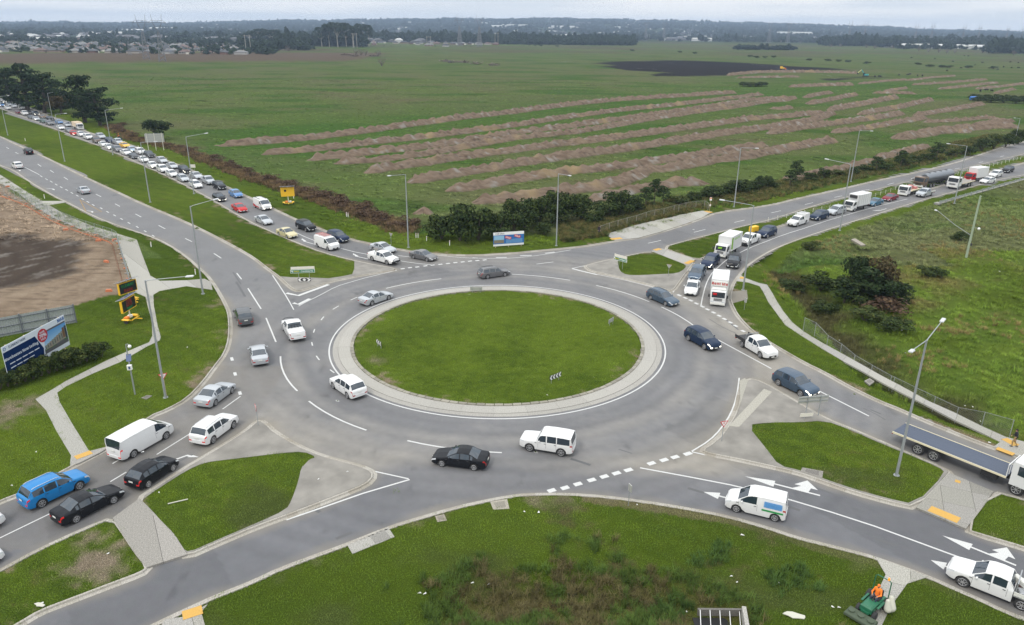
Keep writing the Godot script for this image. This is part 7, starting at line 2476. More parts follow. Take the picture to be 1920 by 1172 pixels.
func ride_mower(label: String, p: Vector3, turn: float, full: bool) -> Node3D:
	var o := thing("ride_on_mower", label, "mower", p, turn, "ride-on mowers cutting the verges")
	var m := MB.new()
	m.box(Vector3(0.45, 0.62, 0), Vector3(1.05, 0.42, 0.72), 0.0, 0.1)
	m.box(Vector3(-0.55, 0.55, 0), Vector3(0.9, 0.3, 0.8), 0.0, 0.06)
	m.box(Vector3(0.0, 0.42, 0), Vector3(2.1, 0.14, 0.5))
	obj("hull", m, M.mower_green, o)
	m = MB.new()
	m.box(Vector3(-0.35, 0.8, 0), Vector3(0.5, 0.16, 0.5), 0.0, 0.05)
	m.box(Vector3(-0.62, 1.08, 0), Vector3(0.14, 0.5, 0.5), 0.0, 0.05)
	obj("seat", m, M.black_plastic, o)
	for e in [[0.75, 0.28, 0.5, 0.2], [-0.7, 0.4, 0.55, 0.3]]:
		for s in [-1.0, 1.0]:
			m = MB.new()
			m.wheel(Vector3(e[0], e[1], s * e[2]), e[1], e[3], 16)
			obj("wheel", m, M.tyre, o)
	m = MB.new()
	m.box(Vector3(1.45, 0.24, 0), Vector3(0.85, 0.2, 1.75), 0.0, 0.05)
	for z in [-0.6, 0.0, 0.6]:
		m.cyl(Vector3(1.45, 0.34, z), 0.2, 0.1, 10)
	obj("cutting_deck", m, M.mower_deck, o)
	m = MB.new()
	m.tube([Vector3(-0.85, 0.6, -0.5), Vector3(-0.9, 1.9, -0.48), Vector3(-0.88, 2.0, -0.38), Vector3(-0.88, 2.0, 0.38), Vector3(-0.9, 1.9, 0.48), Vector3(-0.85, 0.6, 0.5)], [0.035], 7)
	obj("roll_bar", m, M.mower_green, o)
	m = MB.new()
	m.cyl(Vector3(-0.88, 2.02, -0.3), 0.07, 0.16, 10, 0.05)
	obj("beacon", m, M.beacon, o)
	m = MB.new()
	m.tube([Vector3(0.25, 0.8, 0), Vector3(0.05, 1.05, 0)], [0.03], 6)
	var ring := []
	for k in 13:
		var a := TAU * k / 12.0
		ring.append(Vector3(0.05 + 0.08 * sin(a), 1.07 + 0.12 * sin(a) * 0.8, cos(a) * 0.17))
	m.tube(ring, [0.016], 5, false)
	obj("steering_wheel", m, M.black_plastic, o)
	if full:
		m = MB.new()
		nets(m, [[Vector3(-0.75, 1.0, -0.72), Vector3(-0.6, 0.45, -0.85), 0.16, 0.3, Color.WHITE], [Vector3(-0.3, 1.0, -0.72), Vector3(-0.25, 0.5, -0.82), 0.14, 0.24, Color.WHITE]], 0.05, 0.1)
		obj("grass_bag", m, mat("bag_cloth", lin(0.46, 0.45, 0.38), 0.9), o)
		for s in [-1.0, 1.0]:
			m = MB.new()
			m.box(Vector3(0.05, 0.72, s * 0.5), Vector3(0.9, 0.05, 0.14), 0.0, 0.02)
			obj("fender", m, M.mower_green, o)
	return o


func driver(label: String, mower: Node3D) -> void:
	var o := thing("person", label, "person", mower.position, mower.rotation.y, "people in orange work shirts on mowers")
	var hi := Color(0.85, 0.2, 0.02)
	person(o, {"pelvis": Vector3(-0.36, 0.93, 0), "neck": Vector3(-0.4, 1.45, 0), "head": Vector3(-0.36, 1.62, 0), "shl": Vector3(-0.39, 1.38, -0.19), "shr": Vector3(-0.39, 1.38, 0.19), "ell": Vector3(-0.25, 1.14, -0.27), "elr": Vector3(-0.25, 1.14, 0.27), "wrl": Vector3(-0.02, 1.12, -0.17), "wrr": Vector3(-0.02, 1.12, 0.17), "knl": Vector3(0.08, 0.98, -0.16), "knr": Vector3(0.08, 0.98, 0.16), "anl": Vector3(0.22, 0.6, -0.17), "anr": Vector3(0.22, 0.6, 0.17)}, hi, Color(0.03, 0.04, 0.07), Color(0.1, 0.07, 0.05), Color(0.05, 0.04, 0.03), "cap")


func chain_fence(label: String, pts: PackedVector2Array, h: float, wire: Material, post_mat: Material, spacing := 0.0, called := "chain_link_fence") -> void:
	var o := thing(called, label, "fence")
	for k in pts.size():
		var p := pts[k]
		var y := land_y(p)
		var m := MB.new()
		m.tube([Vector3(p.x, y - 0.1, p.y), Vector3(p.x, y + h, p.y)], [0.032], 6)
		obj("post", m, post_mat, o)
		if k + 1 == pts.size():
			break
		var q := pts[k + 1]
		var y2 := land_y(q)
		m = MB.new()
		m.tube([Vector3(p.x, y + h - 0.02, p.y), Vector3(q.x, y2 + h - 0.02, q.y)], [0.017], 5)
		obj("top_rail", m, post_mat, o)
		# the mesh: two families of slanting wires
		m = MB.new()
		var l := p.distance_to(q)
		var d := (q - p) / l
		var step := 0.24
		var n := int(l / step)
		for s in [-1.0, 1.0]:
			for i in range(-int(h / step), n + int(h / step) + 1):
				var x0: float = i * step
				var x1: float = x0 + s * h
				var ya := 0.0
				var yb := h
				# clip the wire to the panel
				if x0 < 0.0:
					if s < 0.0: continue
					ya = -x0
					x0 = 0.0
				if x0 > l:
					if s > 0.0: continue
					ya = x0 - l
					x0 = l
				if x1 < 0.0:
					yb = h + x1
					x1 = 0.0
				if x1 > l:
					yb = h - (x1 - l)
					x1 = l
				if yb - ya < 0.1: continue
				var A := p + d * x0
				var B := p + d * x1
				m.tube([Vector3(A.x, lerpf(y, y2, x0 / l) + ya, A.y), Vector3(B.x, lerpf(y, y2, x1 / l) + yb, B.y)], [0.0055], 3, false)
		obj("wire_mesh", m, wire, o).set_meta("kind", "stuff")


func furniture() -> void:
	mat("galvanised", lin(0.34, 0.36, 0.37), 0.5, 0.4)
	mat("lamp_head", lin(0.52, 0.53, 0.54), 0.45)
	mat("alu", lin(0.42, 0.42, 0.39), 0.5, 0.3)
	mat("sign_red", lin(0.5, 0.03, 0.035), 0.5)
	mat("sign_white", lin(0.75, 0.75, 0.73), 0.5)
	mat("sign_cream", lin(0.66, 0.63, 0.55), 0.55)
	mat("sign_green", lin(0.01, 0.16, 0.08), 0.5)
	mat("sign_yellow", lin(0.55, 0.45, 0.05), 0.5)
	mat("sign_black", lin(0.02, 0.02, 0.022), 0.5)
	mat("timber_post", lin(0.42, 0.33, 0.2), 0.85)
	mat("safety_yellow", lin(0.78, 0.46, 0.02), 0.5)
	mat("screen_black", lin(0.014, 0.016, 0.018), 0.3)
	mat("solar", lin(0.07, 0.1, 0.2), 0.12)
	mat("mower_green", lin(0.015, 0.12, 0.06), 0.45)
	mat("mower_deck", lin(0.06, 0.08, 0.05), 0.8)
	for e in [["led_green", Color(0.05, 0.75, 0.4)], ["led_red", Color(0.8, 0.12, 0.08)]]:
		var l := mat(e[0], e[1] * 0.25, 0.5)
		l.emission_enabled = true
		l.emission = e[1]
		l.emission_energy_multiplier = 0.3
	var bc := mat("beacon", lin(0.8, 0.3, 0.02), 0.3)
	bc.emission_enabled = true
	bc.emission = Color(1.0, 0.5, 0.1)
	bc.emission_energy_multiplier = 0.7
	mat("faded_orange", lin(0.5, 0.16, 0.07), 0.7)
	mat("foot_grey", lin(0.3, 0.29, 0.27), 0.9)
	for e in LAMPS:
		lamp_post(e[0], e[1], e[2], e[3], e[4], e[5], e[6])
	give_way("red and white give way sign on a timber post left of the silver sedan", at("give_way_sw"), 0.55, 2.25, true)
	give_way("red and white give way sign by the lower right splitter's corner", at("give_way_se"), 0.35, 1.75, false)
	give_way("small pale give way sign on the grass island, seen from behind", at("give_way_ne"), PI - 0.5, 1.4, false)
	give_way("thin leaning give way sign at the lower left concrete nose", at("give_way_nose") + Vector3(0, 0.05, 0), -1.1, 1.7, false)
	give_way("give way sign on the upper verge left of the lamp post, seen from behind", at("give_way_nw"), PI - 0.6, 1.7, false)
	give_way("give way sign beside the white ute at the upper left splitter", at("give_way_nw2") + Vector3(0, 0.05, 0), PI - 0.6, 1.7, false)
	direction_sign("green direction sign on two posts above the upper left splitter", Vector2(-29.6, -19.4), Vector2(-26.3, -19.95), 1.3, [-0.6, 0.85])
	direction_sign("small green direction sign on the right hand splitter's tip", Vector2(17.0, -28.2), Vector2(18.7, -26.4), 1.2, [-0.3, 0.4])
	diamond_board("black and white diamond hazard board under the green direction sign", Vector2(-28.55, -19.0), Vector2(-26.75, -19.15), 0.3)
	chevron_board("chevron board with four arrows at the lower right of the island", Vector3(6.1, 0.3, 11.9), 0.75, 4, true)
	chevron_board("small tilted chevron board at the left of the island", Vector3(-13.3, 0.25, 3.6), -0.95, 3, true)
	chevron_board("chevron board seen from behind at the right of the island", at("chev_ne") + Vector3(0, 0.15, 0), -2.2, 3, true, 0.3, true)
	chevron_board("low board seen from behind at the top of the island", at("chev_n") + Vector3(0, 0.1, 0), PI, 4, true, 0.2, true)
	# sign seen from behind on the lower right splitter
	var o := thing("direction_sign", "grey back of a wide direction sign beside the grey blue SUV", "road sign")
	o.transform = facing(Vector2(28.3, 18.5), Vector2(31.4, 18.0), 0.1)
	var m: MB
	for x in [-0.6, 0.7]:
		one_post(o, x, 2.15, 0.08, 0.045)
	for k in 2:
		m = MB.new()
		m.box(Vector3(0.0, 1.55 + k * 0.38, 0), Vector3(3.0 - k * 0.0, 0.35, 0.03))
		obj("sign_back", m, M.alu, o)
		m = MB.new()
		m.bar(Vector3(-1.45, 1.62 + k * 0.38, 0.04), Vector3(1.45, 1.62 + k * 0.38, 0.04), 0.05, 0.05)
		obj("stiffener", m, M.galvanised, o)
	m = MB.new()
	m.box(Vector3(-0.75, 0.42, 0.5), Vector3(1.3, 0.34, 0.03))
	obj("lower_board", m, M.sign_cream, o)
	one_post(o, -0.9, 0.5, 0.46)
	# slim poles with small signs
	for e in [["sign_pole", "thin sign pole on the lower verge near the painted dashes", 0.25, 1.9], ["small_sign_e", "thin sign post on the grass by the right footpath", 0.3, 1.6]]:
		o = thing("sign_post", e[1], "road sign", at(e[0]), 0.4)
		m = MB.new()
		post(m, 0, e[3], 0, 0.028)
		obj("post", m, M.galvanised, o)
		m = MB.new()
		m.box(Vector3(0.02, e[3] - 0.3, 0.04), Vector3(0.06, 0.6, 0.4))
		obj("sign_plate", m, M.alu, o)
	# camera pole
	o = thing("camera_pole", "slim pole with white dome camera and cabinet on the left verge", "camera pole", at("cctv"), 0.0)
	m = MB.new()
	m.tube([Vector3.ZERO, Vector3(0, 3.2, 0), Vector3(0, 5.3, 0)], [0.075, 0.07, 0.045], 9)
	obj("pole", m, M.galvanised, o)
	m = MB.new()
	m.tube([Vector3(0, 5.3, 0), Vector3(0.2, 5.42, 0.1), Vector3(0.45, 5.35, 0.2)], [0.03], 6)
	obj("arm", m, M.galvanised, o)
	m = MB.new()
	m.ball(Vector3(0.45, 5.2, 0.2), Vector3(0.17, 0.17, 0.17), 12, 8)
	obj("dome_camera", m, M.sign_white, o)
	m = MB.new()
	m.box(Vector3(0.06, 3.0, 0.18), Vector3(0.42, 0.5, 0.26), 0.2, 0.02)
	obj("cabinet", m, M.sign_white, o)
	m = MB.new()
	m.box(Vector3(0.1, 3.0, 0.325), Vector3(0.16, 0.28, 0.02), 0.2)
	obj("cabinet_plate", m, M.solar, o)
	m = MB.new()
	m.boxt(Transform3D(Basis(Vector3.UP, 0.3) * Basis(Vector3.RIGHT, 0.9), Vector3(0.12, 4.0, 0.14)), Vector3(0.45, 0.03, 0.75))
	obj("solar_panel", m, M.solar, o)
	# message trailers
	message_trailer("yellow message trailer with red and green letters, nearer of two by the path", Vector2(-45.0, -2.6), Vector2(-44.75, -5.4), 1.5, 3.0, [["70%", 0.62, "led_red"], ["SOLD", 0.5, "led_red"], ["TODAY", 0.42, "led_green"]], false)
	message_trailer("yellow message trailer standing behind the nearer one by the dirt lot", Vector2(-48.5, -9.0), Vector2(-47.4, -11.4), 1.5, 3.0, [["ELEMENT", 0.45, "led_green"], ["PARK", 0.55, "led_red"]], false)
	message_trailer("yellow back of a message trailer on the upper verge beside the queue", Vector2(-45.1, -68.0), Vector2(-42.6, -68.8), 1.7, 3.5, [], true)
	billboard_left()
	billboard_sale()
	# queue verge boards
	o = thing("direction_board", "large grey direction board on three posts, seen from behind beside the queue", "road sign")
	o.transform = facing(Vector2(-103.4, -135.6), Vector2(-98.8, -136.9), 0.1)
	for k in 4:
		m = MB.new()
		m.box(Vector3(0, 2.6 + k * 0.62, 0), Vector3(5.0, 0.6, 0.04))
		obj("board_panel", m, M.alu, o)
		m = MB.new()
		m.bar(Vector3(-2.45, 2.85 + k * 0.62, 0.05), Vector3(2.45, 2.85 + k * 0.62, 0.05), 0.06, 0.06)
		obj("stiffener", m, M.galvanised, o)
	for x in [-2.0, 0.0, 2.0]:
		m = MB.new()
		m.tube([Vector3(x, -0.1, 0.08), Vector3(x, 4.9, 0.08)], [0.075], 7)
		obj("post", m, M.sign_cream, o)
	o = thing("road_sign_board", "small white sign board on the verge beside the queue", "road sign", at("white_sign"), 0.1)
	one_post(o, -0.3, 1.6, -0.05)
	one_post(o, 0.3, 1.6, -0.05)
	m = MB.new()
	m.box(Vector3(0, 1.3, 0), Vector3(1.2, 0.8, 0.03))
	obj("sign_plate", m, M.sign_cream, o)
	# timber power pole with a long lamp arm
	var pb := at("pole_t")
	pb.y = land_y(Vector2(pb.x, pb.z))
	o = thing("power_pole", "pale green timber pole with a long thin lamp arm in the right paddock", "power pole", pb, 0.0)
	m = MB.new()
	m.tube([Vector3(0, -0.2, 0), Vector3(0.0, 10.0, 0)], [0.19, 0.14], 10)
	obj("pole", m, mat("green_timber", lin(0.3, 0.36, 0.26), 0.8), o)
	m = MB.new()
	m.tube([Vector3(0, 3.6, 0), Vector3(-1.1, 4.6, -3.4), Vector3(-1.7, 5.6, -6.6), Vector3(-1.9, 5.9, -7.6)], [0.04, 0.035, 0.03, 0.03], 6)
	obj("lamp_arm", m, M.galvanised, o)
	m = MB.new()
	m.ball(Vector3(-1.95, 5.85, -7.9), Vector3(0.2, 0.12, 0.4), 10, 6)
	obj("luminaire", m, M.lamp_head, o)
	m = MB.new()
	m.box(Vector3(0.2, 2.2, 0.1), Vector3(0.25, 0.4, 0.25), 0.0, 0.03)
	obj("junction_box", m, M.black_plastic, o)
	m = MB.new()
	m.ball(Vector3(0.75, 4.8, 0.3), Vector3(0.22, 0.22, 0.22), 10, 6)
	m.bar(Vector3(0, 4.9, 0), Vector3(0.7, 4.9, 0.3), 0.03, 0.03)
	obj("white_insulator", m, M.sign_white, o)
	# fences
	var thin := mat("fence_wire", lin(0.3, 0.33, 0.33), 0.6, 0.3)
	chain_fence("chain link fence along the right hand footpath", pv(FENCE_E), 1.75, thin, M.galvanised)
	chain_fence("rusty chain link fence behind the bus stop pad", pv(FENCE_N), 1.5, mat("old_wire", lin(0.2, 0.17, 0.14), 0.8), mat("old_post", lin(0.36, 0.35, 0.31), 0.8))
	temp_fence()
	# guard rail on its concrete strip
	o = thing("guard_rail", "steel guard rail on a concrete strip along the right hand road", "guard rail")
	var g0 := Vector2(91.0, -74.7)
	var g1 := Vector2(132.0, -107.2)
	var gd := (g1 - g0).normalized()
	m = MB.new()
	m.col = Color(0.4, 0.39, 0.35)
	m.bar(Vector3(g0.x, 0.15, g0.y), Vector3(g1.x, 0.15, g1.y), 0.12, 0.45)
	m.box(Vector3(g0.x, 0.3, g0.y) , Vector3(1.6, 0.35, 1.0), -gd.angle())
	obj("concrete_strip", m, M.concrete, o)
	for k in 18:
		var p := g0.lerp(g1, k / 17.0) - gd.orthogonal() * 0.3
		m = MB.new()
		m.bar(Vector3(p.x, 0.1, p.y), Vector3(p.x, 0.95, p.y), 0.1, 0.14)
		obj("post", m, M.galvanised, o)
	for y in [0.62, 0.82]:
		var a := g0 - gd.orthogonal() * 0.42
		var b := g1 - gd.orthogonal() * 0.42
		m = MB.new()
		m.bar(Vector3(a.x, y, a.y), Vector3(b.x, y, b.y), 0.13, 0.05)
		obj("rail", m, M.galvanised, o)
	# post and wire rail along the far median
	o = thing("wire_barrier", "row of slim marker posts with wires along the far right median", "fence")
	var mp := pv(ISLANDS.ne_median)
	var wire_line := [Vector2(49.9, -57.8), Vector2(73.1, -74.4), Vector2(90.8, -90.8), Vector2(123.1, -116.3), Vector2(149.2, -137.5)]
	for k in 4:
		for y in [0.45, 0.62, 0.8]:
			m = MB.new()
			m.tube([Vector3(wire_line[k].x, y, wire_line[k].y), Vector3(wire_line[k + 1].x, y, wire_line[k + 1].y)], [0.012], 4)
			obj("wire", m, M.galvanised, o)
	for k in 4:
		var n := int(wire_line[k].distance_to(wire_line[k + 1]) / 2.6)
		for q in n:
			var p: Vector2 = wire_line[k].lerp(wire_line[k + 1], float(q) / n)
			m = MB.new()
			m.bar(Vector3(p.x, 0.1, p.y), Vector3(p.x, 0.95, p.y), 0.07, 0.05)
			obj("post", m, M.sign_cream, o)
	# bus stop flag, hire box
	o = thing("bus_stop_sign", "bus stop flag on a pole at the end of the concrete pad", "bus stop", at("bus_stop"), 0.0)
	m = MB.new()
	post(m, 0, 2.9, 0, 0.035)
	obj("pole", m, M.timber_post, o)
	m = MB.new()
	m.box(Vector3(0.0, 2.6, 0.05), Vector3(0.42, 0.6, 0.05))
	obj("flag", m, M.sign_white, o)
	m = MB.new()
	m.box(Vector3(0.0, 2.75, 0.08), Vector3(0.36, 0.2, 0.02))
	obj("orange_band", m, M.orange, o)
	m = MB.new()
	m.box(Vector3(0.0, 1.35, 0.06), Vector3(0.3, 0.4, 0.03))
	obj("timetable_case", m, M.sign_cream, o)
	o = thing("arrow_board_trailer", "small orange trailer box on the median behind the white sports ute", "trailer", at("hire_box") + Vector3(0, 0.05, -0.6), 0.6)
	m = MB.new()
	m.box(Vector3(0, 0.9, 0), Vector3(1.7, 0.9, 0.8), 0.0, 0.06)
	obj("case", m, M.safety_yellow, o)
	for s in [-1.0, 1.0]:
		m = MB.new()
		m.wheel(Vector3(0, 0.28, s * 0.5), 0.28, 0.16, 14)
		obj("wheel", m, M.tyre, o)
	# culvert outlet with a steel grate
	o = thing("culvert_grate", "concrete drain outlet with white grate bars at the bottom edge", "drain")
	var c0 := Vector3(13.4, -0.75, 43.4)
	m = MB.new()
	for e in [[Vector3(16.45, -0.35, 43.1), Vector3(16.15, -0.5, 45.2), 0.7, 0.26, 0.5], [Vector3(13.0, -0.95, 44.5), Vector3(16.2, -0.95, 44.75), 0.2, 0.14, 0.36], [Vector3(13.6, -0.6, 43.0), Vector3(16.4, -0.5, 43.1), 0.5, 0.16, 0.2]]:
		m = MB.new()
		m.col = Color(e[4], e[4] * 0.96, e[4] * 0.88)
		m.bar(e[0], e[1], e[2], e[3])
		obj("concrete_wall", m, M.concrete, o)
	m = MB.new()
	m.box(Vector3(14.8, -1.05, 43.8), Vector3(3.0, 0.06, 1.5))
	obj("dark_pool", m, M.underbody, o)
	for k in 5:
		m = MB.new()
		m.tube([Vector3(13.5 + k * 0.62, -0.9, 44.55), Vector3(13.72 + k * 0.62, -0.35, 43.1)], [0.024], 6)
		obj("grate_bar", m, M.sign_white, o)
	# marker posts and pipes on the verges
	for e in MARKERS:
		o = thing("marker_post", e[0], "marker post", Vector3(e[1][0], 0.1, e[1][1]), 0.0, "short white marker posts on the verges")
		m = MB.new()
		m.bar(Vector3(0, -0.1, 0), Vector3(0.02, 0.85, 0), 0.12, 0.06)
		obj("post", m, M.sign_white, o)
		m = MB.new()
		m.box(Vector3(0.02, 0.7, 0.035), Vector3(0.06, 0.12, 0.012))
		obj("reflector", m, M.sign_red, o)
	litter()
	for e in [["pale torn sheet of debris lying left of the green mower", 19.3, 44.0, 0.75], ["flattened white cardboard piece on the lower left grass", -27.6, 43.8, 0.42], ["long white stick on the lower left island grass", -23.6, 32.9, 0.25]]:
		m = MB.new()
		var sh := PackedVector2Array()
		for k in 11:
			var r: float = (0.85 + 0.14 * sin(k * 2.7)) * e[3]
			sh.append(Vector2(cos(TAU * k / 11.0) * r, sin(TAU * k / 11.0) * r * 0.4 if e[3] > 0.3 else 0.02 * sin(TAU * k / 11.0)))
		if e[3] < 0.3:
			sh = PackedVector2Array([Vector2(-0.7, -0.04), Vector2(0.7, -0.05), Vector2(0.72, 0.03), Vector2(-0.68, 0.04)])
		m.prism(sh, 0.0, 0.05)
		var n := obj("debris", m, mat("bag_cloth", lin(0.46, 0.45, 0.38), 0.9))
		n.position = Vector3(e[1], 0.16 + land_y(Vector2(e[1], e[2])) - 0.1, e[2])
		n.rotation.y = -0.3 if e[3] > 0.3 else 0.45
		tag(n, e[0], "debris", "")
	# people
	o = thing("person", "person in a dark top and tan trousers walking at the right footpath crossing", "person", Vector3(45.6, 0.15, 23.6), 2.5)
	person(o, {"pelvis": Vector3(0, 0.93, 0), "neck": Vector3(0.03, 1.44, 0), "head": Vector3(0.07, 1.61, 0), "shl": Vector3(0.02, 1.38, -0.18), "shr": Vector3(0.02, 1.38, 0.18), "ell": Vector3(-0.1, 1.1, -0.25), "elr": Vector3(0.1, 1.1, 0.25), "wrl": Vector3(-0.02, 0.86, -0.25), "wrr": Vector3(0.28, 0.95, 0.22), "knl": Vector3(0.16, 0.5, -0.09), "knr": Vector3(-0.02, 0.48, 0.09), "anl": Vector3(0.12, 0.09, -0.09), "anr": Vector3(-0.26, 0.13, 0.09)}, Color(0.012, 0.014, 0.022), Color(0.3, 0.2, 0.09), Color(0.03, 0.03, 0.03), Color(0.012, 0.011, 0.01))
	o = thing("person", "person in dark clothes standing by the end of the rusty fence", "person", Vector3(16.7, 0.12, -46.9), -1.2)
	person(o, {"pelvis": Vector3(0, 0.92, 0), "neck": Vector3(0, 1.44, 0), "head": Vector3(0.03, 1.61, 0), "shl": Vector3(0, 1.38, -0.19), "shr": Vector3(0, 1.38, 0.19), "ell": Vector3(-0.03, 1.1, -0.25), "elr": Vector3(-0.03, 1.1, 0.25), "wrl": Vector3(0.1, 0.9, -0.22), "wrr": Vector3(0.1, 0.9, 0.22), "knl": Vector3(0.02, 0.5, -0.1), "knr": Vector3(0.02, 0.5, 0.1), "anl": Vector3(0, 0.09, -0.1), "anr": Vector3(0, 0.09, 0.1)}, Color(0.035, 0.025, 0.028), Color(0.03, 0.03, 0.045), Color(0.3, 0.28, 0.25), Color(0.015, 0.012, 0.01))
	var mw := ride_mower("green ride-on mower with a pale grass bag at the bottom edge", at("mower") + Vector3(0, 0.03, 0), -2.45, true)
	driver("person in an orange shirt sitting on the mower at the bottom edge", mw)
	mw = ride_mower("small green mower on the verge beside the yellow taxi", Vector3(-121.5, 0.1, -155.5), 2.6, false)
	driver("person in an orange shirt sitting on the mower beside the queue", mw)


func billboard_left() -> void:
	var o := thing("billboard", "large navy and white property billboard behind the hedge at the left", "billboard")
	o.transform = facing(Vector2(-48.07, 14.17), Vector2(-47.05, 5.21), 0.0)
	var w := 9.02
	var y0 := 0.95
	var h := 3.5
	var m := MB.new()
	m.box(Vector3(0, y0 + h * 0.5, 0), Vector3(w, h, 0.06))
	obj("board", m, mat("billboard_white", lin(0.52, 0.56, 0.62), 0.6), o)
	for x in [-3.8, -1.3, 1.3, 3.8]:
		m = MB.new()
		m.bar(Vector3(x, -0.2, -0.12), Vector3(x, y0 + h, -0.12), 0.12, 0.12)
		obj("post", m, M.timber_post, o)
	var z := 0.033
	m = MB.new()
	m.plate(Transform3D(Basis.IDENTITY, Vector3(0, y0, z)), PackedVector2Array([Vector2(-4.5, 0.02), Vector2(0.6, 0.02), Vector2(0.6, 0.4), Vector2(0.75, 1.2), Vector2(-0.1, h - 0.62), Vector2(-4.5, h - 0.62)]), 0.006)
	obj("navy_panel", m, mat("navy_print", lin(0.005, 0.02, 0.075), 0.8), o)
	m = MB.new()
	m.plate(Transform3D(Basis.IDENTITY, Vector3(0, y0, z)), PackedVector2Array([Vector2(0.78, 0.45), Vector2(4.45, 0.45), Vector2(4.45, h - 0.62), Vector2(1.3, h - 0.62), Vector2(0.9, 1.3)]), 0.006)
	obj("printed_picture", m, picture_mat(), o)
	m = MB.new()
	var c := PackedVector2Array()
	for k in 24:
		c.append(Vector2(cos(TAU * k / 24.0), sin(TAU * k / 24.0)) * 0.72)
	m.plate(Transform3D(Basis.IDENTITY, Vector3(0.95, y0 + h - 0.95, z + 0.008)), c, 0.006)
	obj("red_circle", m, mat("red_print", lin(0.36, 0.012, 0.025), 0.6), o)
	M.navy_print.metallic_specular = 0.1
	text_on("lettering", "OVER", 0.28, Vector3(0.95, y0 + h - 0.58, z + 0.016), Basis.IDENTITY, M.billboard_white, o)
	text_on("lettering", "70%", 0.55, Vector3(0.95, y0 + h - 0.95, z + 0.016), Basis.IDENTITY, M.billboard_white, o)
	text_on("lettering", "SOLD", 0.28, Vector3(0.95, y0 + h - 1.34, z + 0.016), Basis.IDENTITY, M.billboard_white, o)
	text_on("lettering", "ELEMENT PARK", 0.34, Vector3(-2.5, y0 + h - 0.31, z + 0.006), Basis.IDENTITY, M.navy_print, o, "Droid Sans", false)
	text_on("lettering", "MAB", 0.5, Vector3(3.9, y0 + h - 0.31, z + 0.006), Basis.IDENTITY, mat("blue_print", lin(0.01, 0.08, 0.28), 0.6), o)
	text_on("lettering", "Warehouses Now Selling", 0.4, Vector3(-2.2, y0 + 2.1, z + 0.012), Basis.IDENTITY, M.billboard_white, o)
	for k in 3:
		m = MB.new()
		for q in 5 - k:
			m.box(Vector3(-3.6 + q * 0.85, y0 + 1.5 - k * 0.45, z + 0.008), Vector3(0.7, 0.1, 0.006))
		obj("small_print", m, M.billboard_white, o).set_meta("kind", "stuff")
	m = MB.new()
	var ring := []
	for k in 13:
		ring.append(Vector3(-4.2 + cos(TAU * k / 12.0) * 0.15, y0 + h - 0.31 + sin(TAU * k / 12.0) * 0.15, z + 0.01))
	m.tube(ring, [0.025], 5, false)
	obj("logo_ring", m, M.blue_print, o)
	# corrugated hoarding behind it, sheet by sheet between posts
	var f := thing("hoarding_fence", "grey corrugated hoarding fence behind the property billboard", "fence")
	var a := Vector2(-60.0, 3.4)
	var b := Vector2(-51.2, -3.4)
	var fx := facing(a, b, 0.0)
	f.transform = fx
	var L := a.distance_to(b)
	var n := 4
	for k in n + 1:
		m = MB.new()
		m.bar(Vector3(-L * 0.5 + L * k / n, -0.1, 0.06), Vector3(-L * 0.5 + L * k / n, 2.5, 0.06), 0.14, 0.14)
		obj("post", m, mat("dark_steel", lin(0.12, 0.13, 0.15), 0.6), f)
	for y in [0.4, 1.25, 2.1]:
		m = MB.new()
		m.bar(Vector3(-L * 0.5, y, 0.05), Vector3(L * 0.5, y, 0.05), 0.08, 0.06)
		obj("rail", m, M.dark_steel, f)
	for k in n:
		m = MB.new()
		var w0 := L / n - 0.02
		var ribs := 22
		for q in ribs:
			var x0 := -L * 0.5 + L * k / n + w0 * q / ribs
			var x1 := x0 + w0 / ribs
			var z0 := 0.02 if q % 2 == 0 else -0.02
			m.quad(Vector3(x0, 2.4, z0), Vector3(x1, 2.4, -z0), Vector3(x1, 0.0, -z0), Vector3(x0, 0.0, z0))
			m.quad(Vector3(x1, 2.4, -z0 - 0.004), Vector3(x0, 2.4, z0 - 0.004), Vector3(x0, 0.0, z0 - 0.004), Vector3(x1, 0.0, -z0 - 0.004))
		obj("corrugated_sheet", m, mat("zincalume", lin(0.36, 0.38, 0.38), 0.5, 0.3), f)


func picture_mat() -> StandardMaterial3D:
	# the flat print on the billboard: a generic street of low warehouses under a blue sky
	var im := Image.create_empty(256, 192, false, Image.FORMAT_RGB8)
	for y in 192:
		for x in 256:
			im.set_pixel(x, y, Color(0.3, 0.52, 0.72).lerp(Color(0.62, 0.72, 0.8), y / 110.0))
	im.fill_rect(Rect2i(0, 120, 256, 72), Color(0.3, 0.3, 0.32))
	for k in 9:
		im.fill_rect(Rect2i(10 + k * 24, 95 - k * 6, 26, 40 + k * 4), Color(0.45 + 0.03 * (k % 3), 0.47, 0.42))
		im.fill_rect(Rect2i(14 + k * 24, 105 - k * 5, 7, 18 + k * 3), Color(0.2, 0.24, 0.27))
	im.fill_rect(Rect2i(196, 30, 22, 80), Color(0.38, 0.27, 0.16))
	im.fill_rect(Rect2i(220, 24, 36, 100), Color(0.12, 0.17, 0.22))
	im.fill_rect(Rect2i(0, 130, 120, 5), Color(0.2, 0.32, 0.14))
	im.fill_rect(Rect2i(200, 120, 56, 12), Color(0.2, 0.34, 0.16))
	var m := mat("picture_print", Color.WHITE, 0.6)
	m.albedo_texture = ImageTexture.create_from_image(im)
	m.uv1_triplanar = true
	m.uv1_scale = Vector3(1.0 / 3.9, 1.0 / 2.7, 1.0)
	m.uv1_offset = Vector3(-0.2, -0.35, 0)
	return m


